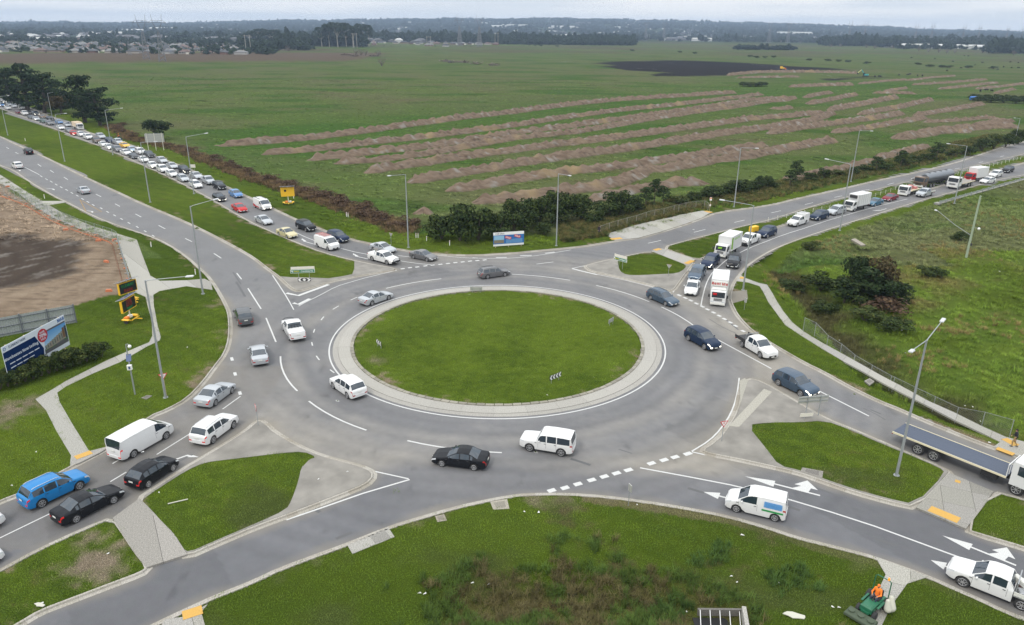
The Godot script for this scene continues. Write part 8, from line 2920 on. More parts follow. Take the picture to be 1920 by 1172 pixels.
func billboard_sale() -> void:
	var o := thing("billboard", "blue and white land sale billboard in front of the dark bushes", "billboard")
	o.transform = facing(Vector2(-1.57, -37.85), Vector2(3.45, -39.33), 0.1)
	var w := 5.23
	var m := MB.new()
	m.box(Vector3(0, 1.45, 0), Vector3(w, 2.3, 0.06))
	obj("board", m, M.sign_white, o)
	for x in [-2.2, 0.0, 2.2]:
		m = MB.new()
		m.bar(Vector3(x, -0.2, -0.1), Vector3(x, 2.55, -0.1), 0.1, 0.1)
		obj("post", m, M.timber_post, o)
	m = MB.new()
	m.box(Vector3(0, 1.38, 0.008), Vector3(w, 1.5, 0.06))
	obj("blue_panel", m, mat("sale_blue", lin(0.02, 0.13, 0.38), 0.6), o)
	m = MB.new()
	m.box(Vector3(-1.65, 1.68, 0.014), Vector3(1.7, 0.7, 0.06))
	obj("sky_print", m, mat("sky_print", lin(0.25, 0.45, 0.6), 0.6), o)
	m = MB.new()
	m.box(Vector3(-1.65, 1.05, 0.014), Vector3(1.7, 0.55, 0.06))
	obj("land_print", m, mat("land_print", lin(0.2, 0.17, 0.12), 0.7), o)
	text_on("lettering", "FOR SALE", 0.34, Vector3(-1.5, 2.36, 0.036), Basis.IDENTITY, M.dark_steel if M.has("dark_steel") else M.sign_black, o)
	for e in [[-0.1, 1.65], [1.5, 1.8]]:
		m = MB.new()
		m.boxt(Transform3D(Basis(Vector3.BACK, -0.3), Vector3(e[0], e[1], 0.05)), Vector3(1.1, 0.42, 0.02))
		obj("sold_sticker", m, M.sign_red, o)
		text_on("lettering", "SOLD", 0.36, Vector3(e[0], e[1], 0.066), Basis(Vector3.BACK, -0.3), M.sign_white, o)
	for k in 4:
		m = MB.new()
		m.box(Vector3(0.95, 1.32 - k * 0.17, 0.04), Vector3(2.8, 0.06, 0.008))
		obj("print_line", m, M.sky_print, o)


func temp_fence() -> void:
	# mesh panels in concrete feet round the dirt lot, orange plastic barriers behind
	var o := thing("temporary_fence", "temporary mesh fence along the edge of the dirt lot", "fence")
	var p := pv(TEMP_FENCE)
	var wire := mat("fence_wire", lin(0.3, 0.33, 0.33), 0.6, 0.3)
	for k in p.size() - 1:
		var n := maxi(1, int(p[k].distance_to(p[k + 1]) / 2.6))
		for q in n:
			var a := p[k].lerp(p[k + 1], float(q) / n)
			var b := p[k].lerp(p[k + 1], float(q + 1) / n)
			var d := (b - a)
			var m := MB.new()
			var y := 0.14
			var h := 2.0
			for e in [a + d * 0.02, b - d * 0.02]:
				m.tube([Vector3(e.x, y, e.y), Vector3(e.x, y + h, e.y)], [0.02], 5)
			m.tube([Vector3(a.x, y + h, a.y), Vector3(b.x, y + h, b.y)], [0.018], 5)
			m.tube([Vector3(a.x, y + 0.15, a.y), Vector3(b.x, y + 0.15, b.y)], [0.018], 5)
			var l := d.length()
			for i in int(l / 0.16):
				var e := a + d * ((i + 0.5) * 0.16 / l)
				m.tube([Vector3(e.x, y + 0.15, e.y), Vector3(e.x, y + h, e.y)], [0.0045], 3, false)
			for j in 8:
				m.tube([Vector3(a.x, y + 0.3 + j * 0.22, a.y), Vector3(b.x, y + 0.3 + j * 0.22, b.y)], [0.0045], 3, false)
			obj("mesh_panel", m, wire, o)
			m = MB.new()
			m.box(Vector3(a.x, 0.22, a.y), Vector3(0.6, 0.12, 0.2), -d.angle() + PI / 2, 0.03)
			obj("fence_foot", m, M.faded_orange if (q + k) % 2 == 0 else M.foot_grey, o)
	var net := thing("safety_netting", "low sagging orange safety netting inside the temporary fence", "netting")
	for k in p.size() - 1:
		var m := MB.new()
		var d := (p[k + 1] - p[k])
		var off := Vector2(-d.y, d.x).normalized() * 0.9
		var n := int(d.length() / 1.2) + 1
		for q in n:
			var a := p[k] + off + d * (float(q) / n)
			var b := p[k] + off + d * (float(q + 1) / n)
			var ha := 0.3 + 0.16 * nA.get_noise_2d(a.x * 2.0, a.y * 2.0)
			var hb := 0.3 + 0.16 * nA.get_noise_2d(b.x * 2.0, b.y * 2.0)
			m.quad(Vector3(a.x, ha, a.y), Vector3(b.x, hb, b.y), Vector3(b.x + 0.1, 0.1, b.y + 0.1), Vector3(a.x + 0.1, 0.1, a.y + 0.1))
		obj("net", m, M.faded_orange, net)
	for e in BARRIERS:
		var t := thing("plastic_barrier", e[0], "barrier", Vector3(e[1][0], 0.1, e[1][1]), e[2], "orange plastic barriers lying in the dirt lot")
		var m := MB.new()
		m.plate(Transform3D(Basis(Vector3.UP, 0), Vector3(0, 0, 0)), PackedVector2Array([Vector2(-0.45, 0), Vector2(0.45, 0), Vector2(0.4, 0.12), Vector2(0.32, 0.34), Vector2(-0.32, 0.34), Vector2(-0.4, 0.12)]), 0.28)
		obj("shell", m, M.faded_orange, t)


func litter() -> void:
	var p := pv(LITTER)
	var kinds := ["crumpled white paper scrap lying in the grass", "small scrap of white litter on the verge", "white plastic bag scrap caught in the grass"]
	for k in p.size():
		var o := MB.new()
		var s := 0.09 + 0.13 * absf(nA.get_noise_2d(k * 37.0, 3.0))
		for q in 5:
			var a := TAU * q / 5.0 + k
			var b := TAU * (q + 1) / 5.0 + k
			var r0 := s * (0.7 + 0.4 * sin(a * 3.0))
			var r1 := s * (0.7 + 0.4 * sin(b * 3.0))
			o.quad(Vector3(0, 0.07, 0), Vector3(cos(b) * r1, 0.04, sin(b) * r1), Vector3(cos(b) * r1, 0.0, sin(b) * r1), Vector3(cos(a) * r0, 0.03, sin(a) * r0))
			o.tri(Vector3(0, -0.02, 0), Vector3(cos(a) * r0, 0.03, sin(a) * r0), Vector3(cos(b) * r1, 0.0, sin(b) * r1))
		var n := obj("litter", o, M.sign_white)
		var y := land_y(p[k]) + 0.05
		if k < 2 or k > 33:
			y += 0.05
		n.position = Vector3(p[k].x, y, p[k].y)
		tag(n, kinds[k % 3], "litter", "scraps of white litter along the roadsides")


# ---------------------------------------------------------------- plants
func leaf(m: MB, p: Vector3, n: Vector3, s: float, c: Color) -> void:
	# one folded leaf spray: two triangles
	m.col = c
	var u := n.cross(Vector3(R.randf() - 0.5, R.randf() - 0.5, R.randf() - 0.5)).normalized()
	var w := n.cross(u).normalized()
	var k := m.v.size()
	m.vert(p - u * s)
	m.vert(p + w * s * 0.55 + n * s * 0.15)
	m.vert(p + u * s)
	m.vert(p - w * s * 0.55 + n * s * 0.15)
	m.i.append_array([k, k + 1, k + 2, k, k + 2, k + 3])


func rnd_dir() -> Vector3:
	var z := R.randf_range(-1.0, 1.0)
	var a := R.randf() * TAU
	var r := sqrt(1.0 - z * z)
	return Vector3(cos(a) * r, z, sin(a) * r)


func clump(m: MB, c: Vector3, r: Vector3, count: int, size: float, cols: Array) -> void:
	for k in count:
		var d := rnd_dir()
		if d.y < -0.35 and R.randf() < 0.7:
			d.y = -d.y
		var p := c + d * r * R.randf_range(0.62, 1.05)
		var t := R.randf()
		var a: Color = cols[0]
		var b: Color = cols[1]
		leaf(m, p, (d + rnd_dir() * 0.7).normalized(), size * R.randf_range(0.7, 1.35), a.lerp(b, t * t))


func plant(called: String, trunk: MB, crown: MB, bark: Material) -> Node3D:
	var o := Node3D.new()
	o.name = called
	add_child(o)
	if trunk.i.size() > 0:
		obj("trunk", trunk, bark, o)
	if crown.i.size() > 0:
		obj("crown", crown, M.foliage, o)
	return o


func make_plant(kind: String, v: int) -> Node3D:
	# every kind is built about 1 m wide and 1 m high and scaled to size
	var t := MB.new()
	var c := MB.new()
	R.seed = hash(kind) + v * 17
	var bark: Material = M.bark
	match kind:
		"shrub":
			var cols := [Color(0.022, 0.036, 0.012), Color(0.062, 0.082, 0.024)]
			if v == 2: cols = [Color(0.032, 0.05, 0.016), Color(0.09, 0.1, 0.03)]
			for k in 11:
				var a := TAU * k / 11.0 * 2.4 + R.randf()
				var rr := R.randf_range(0.1, 0.36)
				var h := R.randf_range(0.3, 0.8) * (1.15 - rr)
				clump(c, Vector3(cos(a) * rr, h, sin(a) * rr), Vector3(0.2, 0.18, 0.2), 130, 0.042, cols)
			for k in 5:
				var a := R.randf() * TAU
				t.tube([Vector3.ZERO, Vector3(cos(a) * 0.1, 0.3, sin(a) * 0.1), Vector3(cos(a) * 0.25, 0.62, sin(a) * 0.25)], [0.022, 0.016, 0.006], 5)
		"slim_tree":
			var cols := [Color(0.025, 0.045, 0.018), Color(0.07, 0.095, 0.035)]
			t.tube([Vector3.ZERO, Vector3(0.02, 0.4, 0.01), Vector3(-0.01, 0.75, 0), Vector3(0, 0.97, 0)], [0.03, 0.024, 0.014, 0.005], 6)
			for k in 12:
				var h := 0.36 + 0.06 * k * 0.87
				var a := k * 2.4 + R.randf()
				var rr := 0.3 * (1.15 - h) + 0.05
				var e := Vector3(cos(a) * rr, h + 0.04, sin(a) * rr)
				t.tube([Vector3(0, h - 0.08, 0), e], [0.01, 0.004], 4)
				clump(c, e, Vector3(0.17, 0.075, 0.17) * R.randf_range(0.8, 1.3), 85, 0.04, cols)
		"pine":
			var cols := [Color(0.012, 0.024, 0.014), Color(0.036, 0.056, 0.024)]
			bark = M.dark_bark
			var lean := R.randf_range(-0.12, 0.12)
			t.tube([Vector3.ZERO, Vector3(lean * 0.4, 0.3, 0.02), Vector3(lean, 0.65, -0.02), Vector3(lean * 1.3, 0.93, 0)], [0.045, 0.036, 0.024, 0.008], 7)
			for k in 17:
				var h := 0.09 + 0.051 * k
				var a := k * 2.39 + R.randf() * 0.8
				var rr := R.randf_range(0.18, 0.46) * (1.0 if h < 0.75 else 0.62)
				if k % 5 == v: rr *= 1.25
				var b := Vector3(lean * h * 1.3, h, 0)
				var e := b + Vector3(cos(a) * rr, R.randf_range(0.0, 0.09), sin(a) * rr)
				t.tube([b, b.lerp(e, 0.5) + Vector3(0, 0.02, 0), e], [0.014, 0.01, 0.005], 4)
				for q in 3:
					clump(c, b.lerp(e, 0.45 + 0.27 * q), Vector3(0.12, 0.07, 0.12) * R.randf_range(0.8, 1.35), 60, 0.027, cols)
			clump(c, Vector3(lean * 1.3, 0.95, 0), Vector3(0.16, 0.06, 0.16), 90, 0.028, cols)
		"round_tree":
			var cols := [Color(0.016, 0.03, 0.013), Color(0.045, 0.062, 0.024)]
			if v == 1: cols = [Color(0.045, 0.036, 0.018), Color(0.09, 0.07, 0.032)]
			t.tube([Vector3.ZERO, Vector3(0.02, 0.3, 0), Vector3(0, 0.6, 0.02)], [0.04, 0.03, 0.012], 6)
			for k in 14:
				var a := k * 2.4 + R.randf()
				var rr := R.randf_range(0.05, 0.38)
				var h := R.randf_range(0.34, 0.86) * (1.1 - rr * 0.8)
				var e := Vector3(cos(a) * rr, h, sin(a) * rr)
				t.tube([Vector3(0, 0.25, 0), e], [0.014, 0.005], 4)
				clump(c, e, Vector3(0.17, 0.14, 0.17) * R.randf_range(0.8, 1.2), 120, 0.038, cols)
		"gum":
			bark = M.pale_bark
			var cols := [Color(0.02, 0.034, 0.022), Color(0.05, 0.066, 0.034)]
			t.tube([Vector3.ZERO, Vector3(0.03, 0.4, 0), Vector3(0.0, 0.8, 0.03)], [0.022, 0.017, 0.008], 6)
			for k in 12:
				var a := k * 2.4 + R.randf()
				var rr := R.randf_range(0.1, 0.4)
				var h := R.randf_range(0.5, 0.92)
				var e := Vector3(cos(a) * rr, h, sin(a) * rr)
				t.tube([Vector3(0.01, 0.38, 0), Vector3(cos(a) * rr * 0.4, h - 0.12, sin(a) * rr * 0.4), e], [0.012, 0.008, 0.004], 4)
				clump(c, e, Vector3(0.2, 0.1, 0.2) * R.randf_range(0.8, 1.2), 90, 0.04, cols)
		"bare_tree":
			bark = M.dead_wood
			for k in 9:
				var a := k * 2.4
				var e := Vector3(cos(a) * R.randf_range(0.1, 0.45), R.randf_range(0.5, 1.0), sin(a) * R.randf_range(0.1, 0.45))
				var b := Vector3(cos(a) * 0.05, 0.15, sin(a) * 0.05)
				t.tube([Vector3(cos(a) * 0.03, 0, sin(a) * 0.03), b, e], [0.03, 0.022, 0.006], 4)
				for q in 7:
					var p := b.lerp(e, R.randf_range(0.35, 1.0))
					t.tube([p, p + (rnd_dir() + Vector3(0, 0.5, 0)) * R.randf_range(0.1, 0.24)], [0.009, 0.003], 3, false)
			clump(c, Vector3(0, 0.55, 0), Vector3(0.4, 0.4, 0.4), 90, 0.03, [Color(0.09, 0.07, 0.055), Color(0.14, 0.11, 0.085)])
		"log":
			bark = M.dead_wood
			for k in 12:
				var p := Vector3(R.randf_range(-0.5, 0.5), R.randf_range(0.05, 0.4), R.randf_range(-0.3, 0.3))
				t.tube([p, p + Vector3(R.randf_range(-0.4, 0.4), R.randf_range(-0.1, 0.5), R.randf_range(-0.4, 0.4))], [0.05, 0.015], 5)
			clump(c, Vector3(0, 0.25, 0), Vector3(0.55, 0.25, 0.4), 160, 0.05, [Color(0.06, 0.045, 0.035), Color(0.12, 0.09, 0.07)])
		"dead_shrub":
			bark = M.dead_wood
			for k in 9:
				var a := k * 2.4
				clump(c, Vector3(cos(a) * R.randf_range(0.05, 0.4), R.randf_range(0.2, 0.6), sin(a) * R.randf_range(0.05, 0.4)), Vector3(0.22, 0.22, 0.22), 75, 0.045, [Color(0.055, 0.036, 0.026), Color(0.15, 0.1, 0.06)])
	return plant({"shrub": "shrub", "slim_tree": "young_tree", "pine": "pine_tree", "round_tree": "broad_tree", "gum": "gum_tree", "bare_tree": "bare_tree", "log": "log_pile", "dead_shrub": "dead_shrub"}[kind], t, c, bark)


func plant_at(kind: String, v: int, p: Vector2, w: float, h: float, label: String, cat: String, group: String) -> void:
	var key := "%s%d" % [kind, v]
	var o: Node3D
	if not protos.has(key):
		o = make_plant(kind, v)
		protos[key] = o
		o.name = numbered(String(o.name))
	else:
		o = protos[key].duplicate()
		o.name = numbered(String(protos[key].name).rstrip("0123456789").rstrip("_"))
		add_child(o)
	o.position = Vector3(p.x, land_y(p) - 0.05, p.y)
	o.rotation.y = nA.get_noise_2d(p.x * 3.7, p.y * 3.7) * 20.0
	o.scale = Vector3(w, h, w)
	tag(o, label, cat, group)


func multimesh(called: String, mesh: Mesh, rows: Array, material: Material) -> MultiMeshInstance3D:
	# rows: [position, yaw, scale xz, scale y, colour]
	var mm := MultiMesh.new()
	mm.transform_format = MultiMesh.TRANSFORM_3D
	mm.use_colors = true
	mm.mesh = mesh
	mm.instance_count = rows.size()
	var buf := PackedFloat32Array()
	buf.resize(rows.size() * 16)
	var q := 0
	for r in rows:
		var p: Vector3 = r[0]
		var cs: float = cos(r[1]) * r[2]
		var sn: float = sin(r[1]) * r[2]
		var c: Color = r[4]
		buf[q] = cs; buf[q + 1] = 0.0; buf[q + 2] = sn; buf[q + 3] = p.x
		buf[q + 4] = 0.0; buf[q + 5] = r[3]; buf[q + 6] = 0.0; buf[q + 7] = p.y
		buf[q + 8] = -sn; buf[q + 9] = 0.0; buf[q + 10] = cs; buf[q + 11] = p.z
		buf[q + 12] = c.r; buf[q + 13] = c.g; buf[q + 14] = c.b; buf[q + 15] = 1.0
		q += 16
	mm.buffer = buf
	var o := MultiMeshInstance3D.new()
	o.multimesh = mm
	o.material_override = material
	o.name = numbered(called)
	add_child(o)
	o.set_meta("kind", "stuff")
	return o


func tuft(blades: int, spread: float, wide: float, curve: float) -> ArrayMesh:
	var m := MB.new()
	for k in blades:
		var a := R.randf() * TAU
		var b := R.randf() * TAU
		var p := Vector3(cos(a), 0, sin(a)) * spread * sqrt(R.randf())
		var d := Vector3(cos(b), 0, sin(b))
		var s := Vector3(-d.z, 0, d.x) * wide
		var h := R.randf_range(0.55, 1.0)
		var mid := p + d * curve * 0.35 + Vector3(0, h * 0.65, 0)
		var tip := p + d * curve + Vector3(0, h, 0)
		var t := R.randf_range(0.8, 1.2)
		m.col = Color(t, t, t)
		var q := m.v.size()
		m.vert(p - s); m.vert(p + s); m.vert(mid + s * 0.7); m.vert(mid - s * 0.7); m.vert(tip)
		m.i.append_array([q, q + 1, q + 2, q, q + 2, q + 3, q + 3, q + 2, q + 4])
	return m.mesh()


func on_paving(p: Vector2) -> bool:
	for k in ["path_west", "path_west_ramp", "path_nwlot", "path_east", "path_east_ramp", "ne_walk", "se_gap", "sw_gap", "bus_pad", "drain_pad", "drive_s", "drive_sw", "pit2", "pit3", "pit4", "pit_w", "pit_e", "nose_e", "dirt_lot", "nw_nose"]:
		if in_poly(k, p):
			return true
	for e in [["ne_island", "ne_grass"], ["se_splitter", "se_grass"], ["sw_splitter", "sw_grass"]]:
		if isl_box[e[0]].has_point(p) and Geometry2D.is_point_in_polygon(p, islands[e[0]]) and not in_poly(e[1], p):
			return true
	return false


func grasses() -> void:
	R.seed = 31
	var fol := mat("foliage", Color.WHITE, 0.75)
	fol.vertex_color_use_as_albedo = true
	fol.backlight_enabled = true
	fol.backlight = Color(0.18, 0.2, 0.1)
	fol.metallic_specular = 0.2
	var gm := mat("grass_blades", Color.WHITE, 0.85)
	gm.vertex_color_use_as_albedo = true
	gm.metallic_specular = 0.08
	gm.backlight_enabled = true
	gm.backlight = Color(0.25, 0.3, 0.12)
	mat("bark", lin(0.1, 0.08, 0.06), 0.9)
	mat("dark_bark", lin(0.06, 0.048, 0.04), 0.9)
	mat("pale_bark", lin(0.36, 0.32, 0.27), 0.85)
	mat("dead_wood", lin(0.14, 0.115, 0.095), 0.9)
	var mown := []
	var tall := []
	var weeds := []
	var step := 0.62
	for gz in range(-150, 76):
		for gx in range(-150, 150):
			# jittered grid, denser where the camera is close
			for sub in 2:
				var p := Vector2((gx + R.randf()) * step * 1.0, (gz + R.randf()) * step)
				var r := Vector2(p.x - CAM.x, p.y - CAM.z).length()
				if r > 135.0 or absf(p.x - CAM.x) > (CAM.z + 34.0 - p.y) * 0.66 + 4.0:
					continue
				if sub == 1 and r > 100.0:
					continue
				if road_d(p) > -0.06 or p.length() < APRON_IN + 2.4 and p.length() > APRON_IN - 0.15:
					continue
				if on_paving(p):
					continue
				var c := ground_color(p, -edge_dist(p))
				if c.r > c.g * 1.25:
					continue
				var y := land_y(p)
				if p.length() < APRON_IN:
					y += 0.45 * (1.0 - pow(p.length() / APRON_IN, 2.0))
				var k := R.randf_range(0.85, 1.22)
				var far_field := p.y < -46.0
				mown.append([Vector3(p.x, y, p.y), R.randf() * TAU, R.randf_range(0.8, 1.3), R.randf_range(0.05, 0.12) * (1.6 if far_field else 1.0), Color(c.r * k, c.g * k, c.b * k)])
	multimesh("mown_grass", tuft(16, 0.36, 0.016, 0.13), mown, gm)
	# tall rank grass in the right paddock, in the ditches and in the scrub strip
	for k in 26000:
		var p := Vector2(R.randf_range(38, 135), R.randf_range(-85, 42))
		if p.x - CAM.x > (CAM.z - p.y) * 0.72 + 4.0 or road_d(p) > -2.6:
			continue
		var lush := nB.get_noise_2d(p.x * 0.9 + 7.0, p.y * 0.9)
		var dd := line_dist(p, lines.ditch_e)
		if lush < -0.05 and dd > 4.0 and R.randf() < 0.6:
			continue
		if on_paving(p) or line_dist(p, pv(FENCE_E)) < 0.5:
			continue
		var c := ground_color(p, -3.0)
		var t := R.randf_range(0.95, 1.75)
		var straw := nC.get_noise_2d(p.x * 2.3, p.y * 2.3) > 0.15 and R.randf() < 0.5
		if straw:
			c = Color(0.2, 0.155, 0.065)
		tall.append([Vector3(p.x, land_y(p) - 0.02, p.y), R.randf() * TAU, R.randf_range(0.5, 1.0), R.randf_range(0.25, 0.65) * (1.3 if dd < 4.0 else 1.0), Color(c.r * t, c.g * t, c.b * t)])
	for k in 5200:
		var p := Vector2(R.randf_range(-14, 26), R.randf_range(30, 47))
		var dd := line_dist(p, lines.ditch_s)
		var n := nB.get_noise_2d(p.x * 1.6, p.y * 1.6)
		if dd > 3.0 + 5.0 * maxf(0.0, n) and not (p.x > 3.0 and p.x < 22.0 and p.y > 36.5 and n > 0.15) or road_d(p) > -2.9:
			continue
		if p.x > 12.8 and p.x < 16.8 and p.y > 42.2 or on_paving(p):
			continue
		var brown := nB.get_noise_2d(p.x * 2.0 + 20.0, p.y * 2.0) > 0.1 - 0.25 * exp(-dd * 0.8) and p.x > -4.0
		var c := Color(0.125, 0.108, 0.05) if brown else Color(0.075, 0.12, 0.028)
		if p.x > 10.0 and p.y < 43.0 and n > 0.1:
			c = Color(0.062, 0.108, 0.028)
		var t := R.randf_range(0.6, 1.4)
		tall.append([Vector3(p.x, land_y(p) - 0.02, p.y), R.randf() * TAU, R.randf_range(0.5, 0.9), R.randf_range(0.25, 0.75), Color(c.r * t, c.g * t, c.b * t)])
	var sc := lines.scrub_n as PackedVector2Array
	for k in 6500:
		var seg := R.randi() % (sc.size() - 1)
		var p := sc[seg].lerp(sc[seg + 1], R.randf()) + Vector2(R.randfn(0, 1.2), R.randfn(0, 1.2))
		var t := R.randf_range(0.7, 1.4)
		var c := Color(0.2, 0.135, 0.075) if R.randf() < 0.65 else Color(0.09, 0.075, 0.04)
		tall.append([Vector3(p.x, 0.08, p.y), R.randf() * TAU, R.randf_range(0.7, 1.3), R.randf_range(0.4, 1.0), Color(c.r * t, c.g * t, c.b * t)])
	# the rough strip along the far right verge and behind the rusty fence
	var nl := pv(NORTH)
	for k in 9000:
		var i := R.randi_range(nl.size() / 2 + 2, nl.size() - 6)
		var p := nl[i].lerp(nl[i + 1], R.randf())
		var d := (nl[i + 1] - nl[i]).normalized()
		p += Vector2(d.y, -d.x) * R.randf_range(3.0, 14.0)
		if p.x < 10.0 or p.x > 175.0 or on_paving(p):
			continue
		var t := R.randf_range(0.7, 1.4)
		var c := Color(0.15, 0.125, 0.05) if R.randf() < 0.5 else Color(0.06, 0.08, 0.025)
		tall.append([Vector3(p.x, 0.08, p.y), R.randf() * TAU, R.randf_range(0.7, 1.3), R.randf_range(0.4, 1.0), Color(c.r * t, c.g * t, c.b * t)])
	multimesh("tall_grass", tuft(22, 0.42, 0.022, 0.5), tall, gm)
	# coarse tussocks over the open field
	for k in 30000:
		var z := -40.0 - 420.0 * pow(R.randf(), 1.3)
		var p := Vector2(CAM.x + (CAM.z - z) * R.randf_range(-0.72, 0.72), z)
		if not Geometry2D.is_point_in_polygon(p, road_outer) and edge_dist(p) > 2.9:
			var c := ground_color(p, -3.0)
			var t := R.randf_range(0.6, 1.35)
			weeds.append([Vector3(p.x, 0.08, p.y), R.randf() * TAU, R.randf_range(0.8, 2.2), R.randf_range(0.12, 0.4), Color(c.r * t, c.g * t, c.b * t)])
	multimesh("field_grass", tuft(14, 0.45, 0.03, 0.4), weeds, gm)


func vegetation() -> void:
	grasses()
	var k := 0
	for e in BUSHES:
		k += 1
		var p := Vector2(e[1], e[2])
		var thick := k < 21
		plant_at("shrub", k % 3 if not thick else [0, 1, 3][k % 3], p, clampf(e[4] * (1.4 if thick else 1.12), 1.4, 7.5), clampf(e[3] * 1.08, 1.2, 7.0), ("dense dark shrub, %s from the left in the thicket behind the sale billboard" % ORD[k - 1]) if thick else ("dark shrub, %s from the bus stop in the far right verge row" % ORD[k - 21]), "shrub", "dark shrubs in the thicket behind the sale billboard" if thick else "shrubs in the row along the far right verge")
	for e in SLIM_TREES:
		k += 1
		plant_at("slim_tree", k % 2, Vector2(e[1], e[2]), maxf(e[4] * 1.5, 2.0), e[3], "slender young tree above the verge shrubs, %s along the right road" % ORD[SLIM_TREES.find(e)], "tree", "slender trees among the verge shrubs")
	for e in PINES:
		k += 1
		plant_at("pine", k % 3, Vector2(e[1], e[2]), e[4] * 1.1, e[3], "tall dark pine behind the long queue, %s from the left edge" % ORD[PINES.find(e)], "tree", "dark pines behind the queue")
	var dl := ["rounded dark tree beside the big grey direction board", "low brownish tree at the foot of the dark pines", "narrow dark tree between the two groups of pines", "reddish brown tree crowning the thicket in the right paddock", "tall green tree at the left of the right paddock's thicket", "broad dark bush in the middle of the right paddock's thicket", "dark bush at the near right of the paddock thicket", "low bush at the near left of the paddock thicket"]
	for i in DARK_TREES.size():
		var e: Array = DARK_TREES[i]
		plant_at("round_tree", 1 if i in [1, 3] else (0 if i % 2 == 0 else 2), Vector2(e[1], e[2]), e[4] * 1.1, e[3] * 1.05, dl[i], "tree", "")
	for e in FAR_GUMS:
		k += 1
		plant_at("gum", k % 3, Vector2(e[1], e[2]), e[4], e[3], "tall far gum tree with pale trunk at the field's far edge", "tree", "far gum trees at the field's edge")
	for p in pv(FIELD_SHRUBS):
		k += 1
		var far := p.y < -150.0
		plant_at("shrub", k % 3, p, 9.0 if far else 3.4, 3.2 if far else 1.8, "small dark bush standing alone in the open paddock", "shrub", "lone bushes in the paddocks")
	for p in pv(LOGS):
		k += 1
		plant_at("log", k % 2, p, 14.0, 4.0, "heap of dead branches lying in the far field", "branch pile", "heaps of dead branches in the far field")
	for p in pv(BARE_TREES):
		k += 1
		plant_at("bare_tree", k % 2, p, 11.0, 8.0, "bare grey tree far out in the paddocks", "tree", "bare trees in the far paddocks")
	var sc := lines.scrub_n as PackedVector2Array
	for i in 46:
		var t := i / 46.0 * (sc.size() - 1)
		var p := sc[int(t)].lerp(sc[mini(int(t) + 1, sc.size() - 1)], t - int(t)) + Vector2(R.randfn(0.4, 0.9), R.randfn(-0.9, 0.9))
		plant_at("dead_shrub", i % 2, p, R.randf_range(2.6, 5.0), R.randf_range(1.2, 2.6), "brown dead bramble in the scrub strip beside the queue", "shrub", "dead brambles along the queue verge")
	# clipped hedge in front of the billboard, plant by plant
	for i in 15:
		var p := Vector2(-50.3, 14.6).lerp(Vector2(-43.9, 6.1), i / 14.0) + Vector2(0.9, 0.5)
		plant_at("shrub", [1, 2][i % 2], p, R.randf_range(2.2, 2.8), R.randf_range(1.9, 2.45), "dark bush of the hedge below the property billboard", "shrub", "hedge bushes below the property billboard")
	for e in [[45.5, -20, 4.5, 2.6], [47.5, -14, 5.5, 3.2], [50, -9.5, 5, 2.6], [52.5, -14, 4.5, 2.6], [46, -7, 4, 1.8], [43.5, -12.5, 3.6, 1.6], [42.4, -22.5, 3.5, 1.5], [50.5, -18, 5, 3.0], [48, -3.5, 3.6, 1.5]]:
		k += 1
		plant_at("shrub" if k % 5 else "dead_shrub", [0, 1, 2, 0, 1][k % 5], Vector2(e[0], e[1]), e[2] * 1.2, e[3] * 1.15, "low dark scrub bush round the foot of the paddock thicket", "shrub", "scrub bushes round the paddock thicket")
	for i in 22:
		var row := i % 2
		var p := Vector2(243.0 + (i / 2) * 5.5 + row * 6.0, -322.0 + (i / 2) * 1.5 - row * 14.0)
		plant_at("shrub", 0, p, 7.5, 3.6, "dark conifer bush in the clipped hedge rows at the far right", "shrub", "hedge rows at the far right")
	mounds_and_cattle()


const ORD := ["first", "second", "third", "fourth", "fifth", "sixth", "seventh", "eighth", "ninth", "tenth", "eleventh", "twelfth", "13th", "14th", "15th", "16th", "17th", "18th", "19th", "20th", "21st", "22nd", "23rd", "24th", "25th", "26th", "27th", "28th", "29th", "30th"]


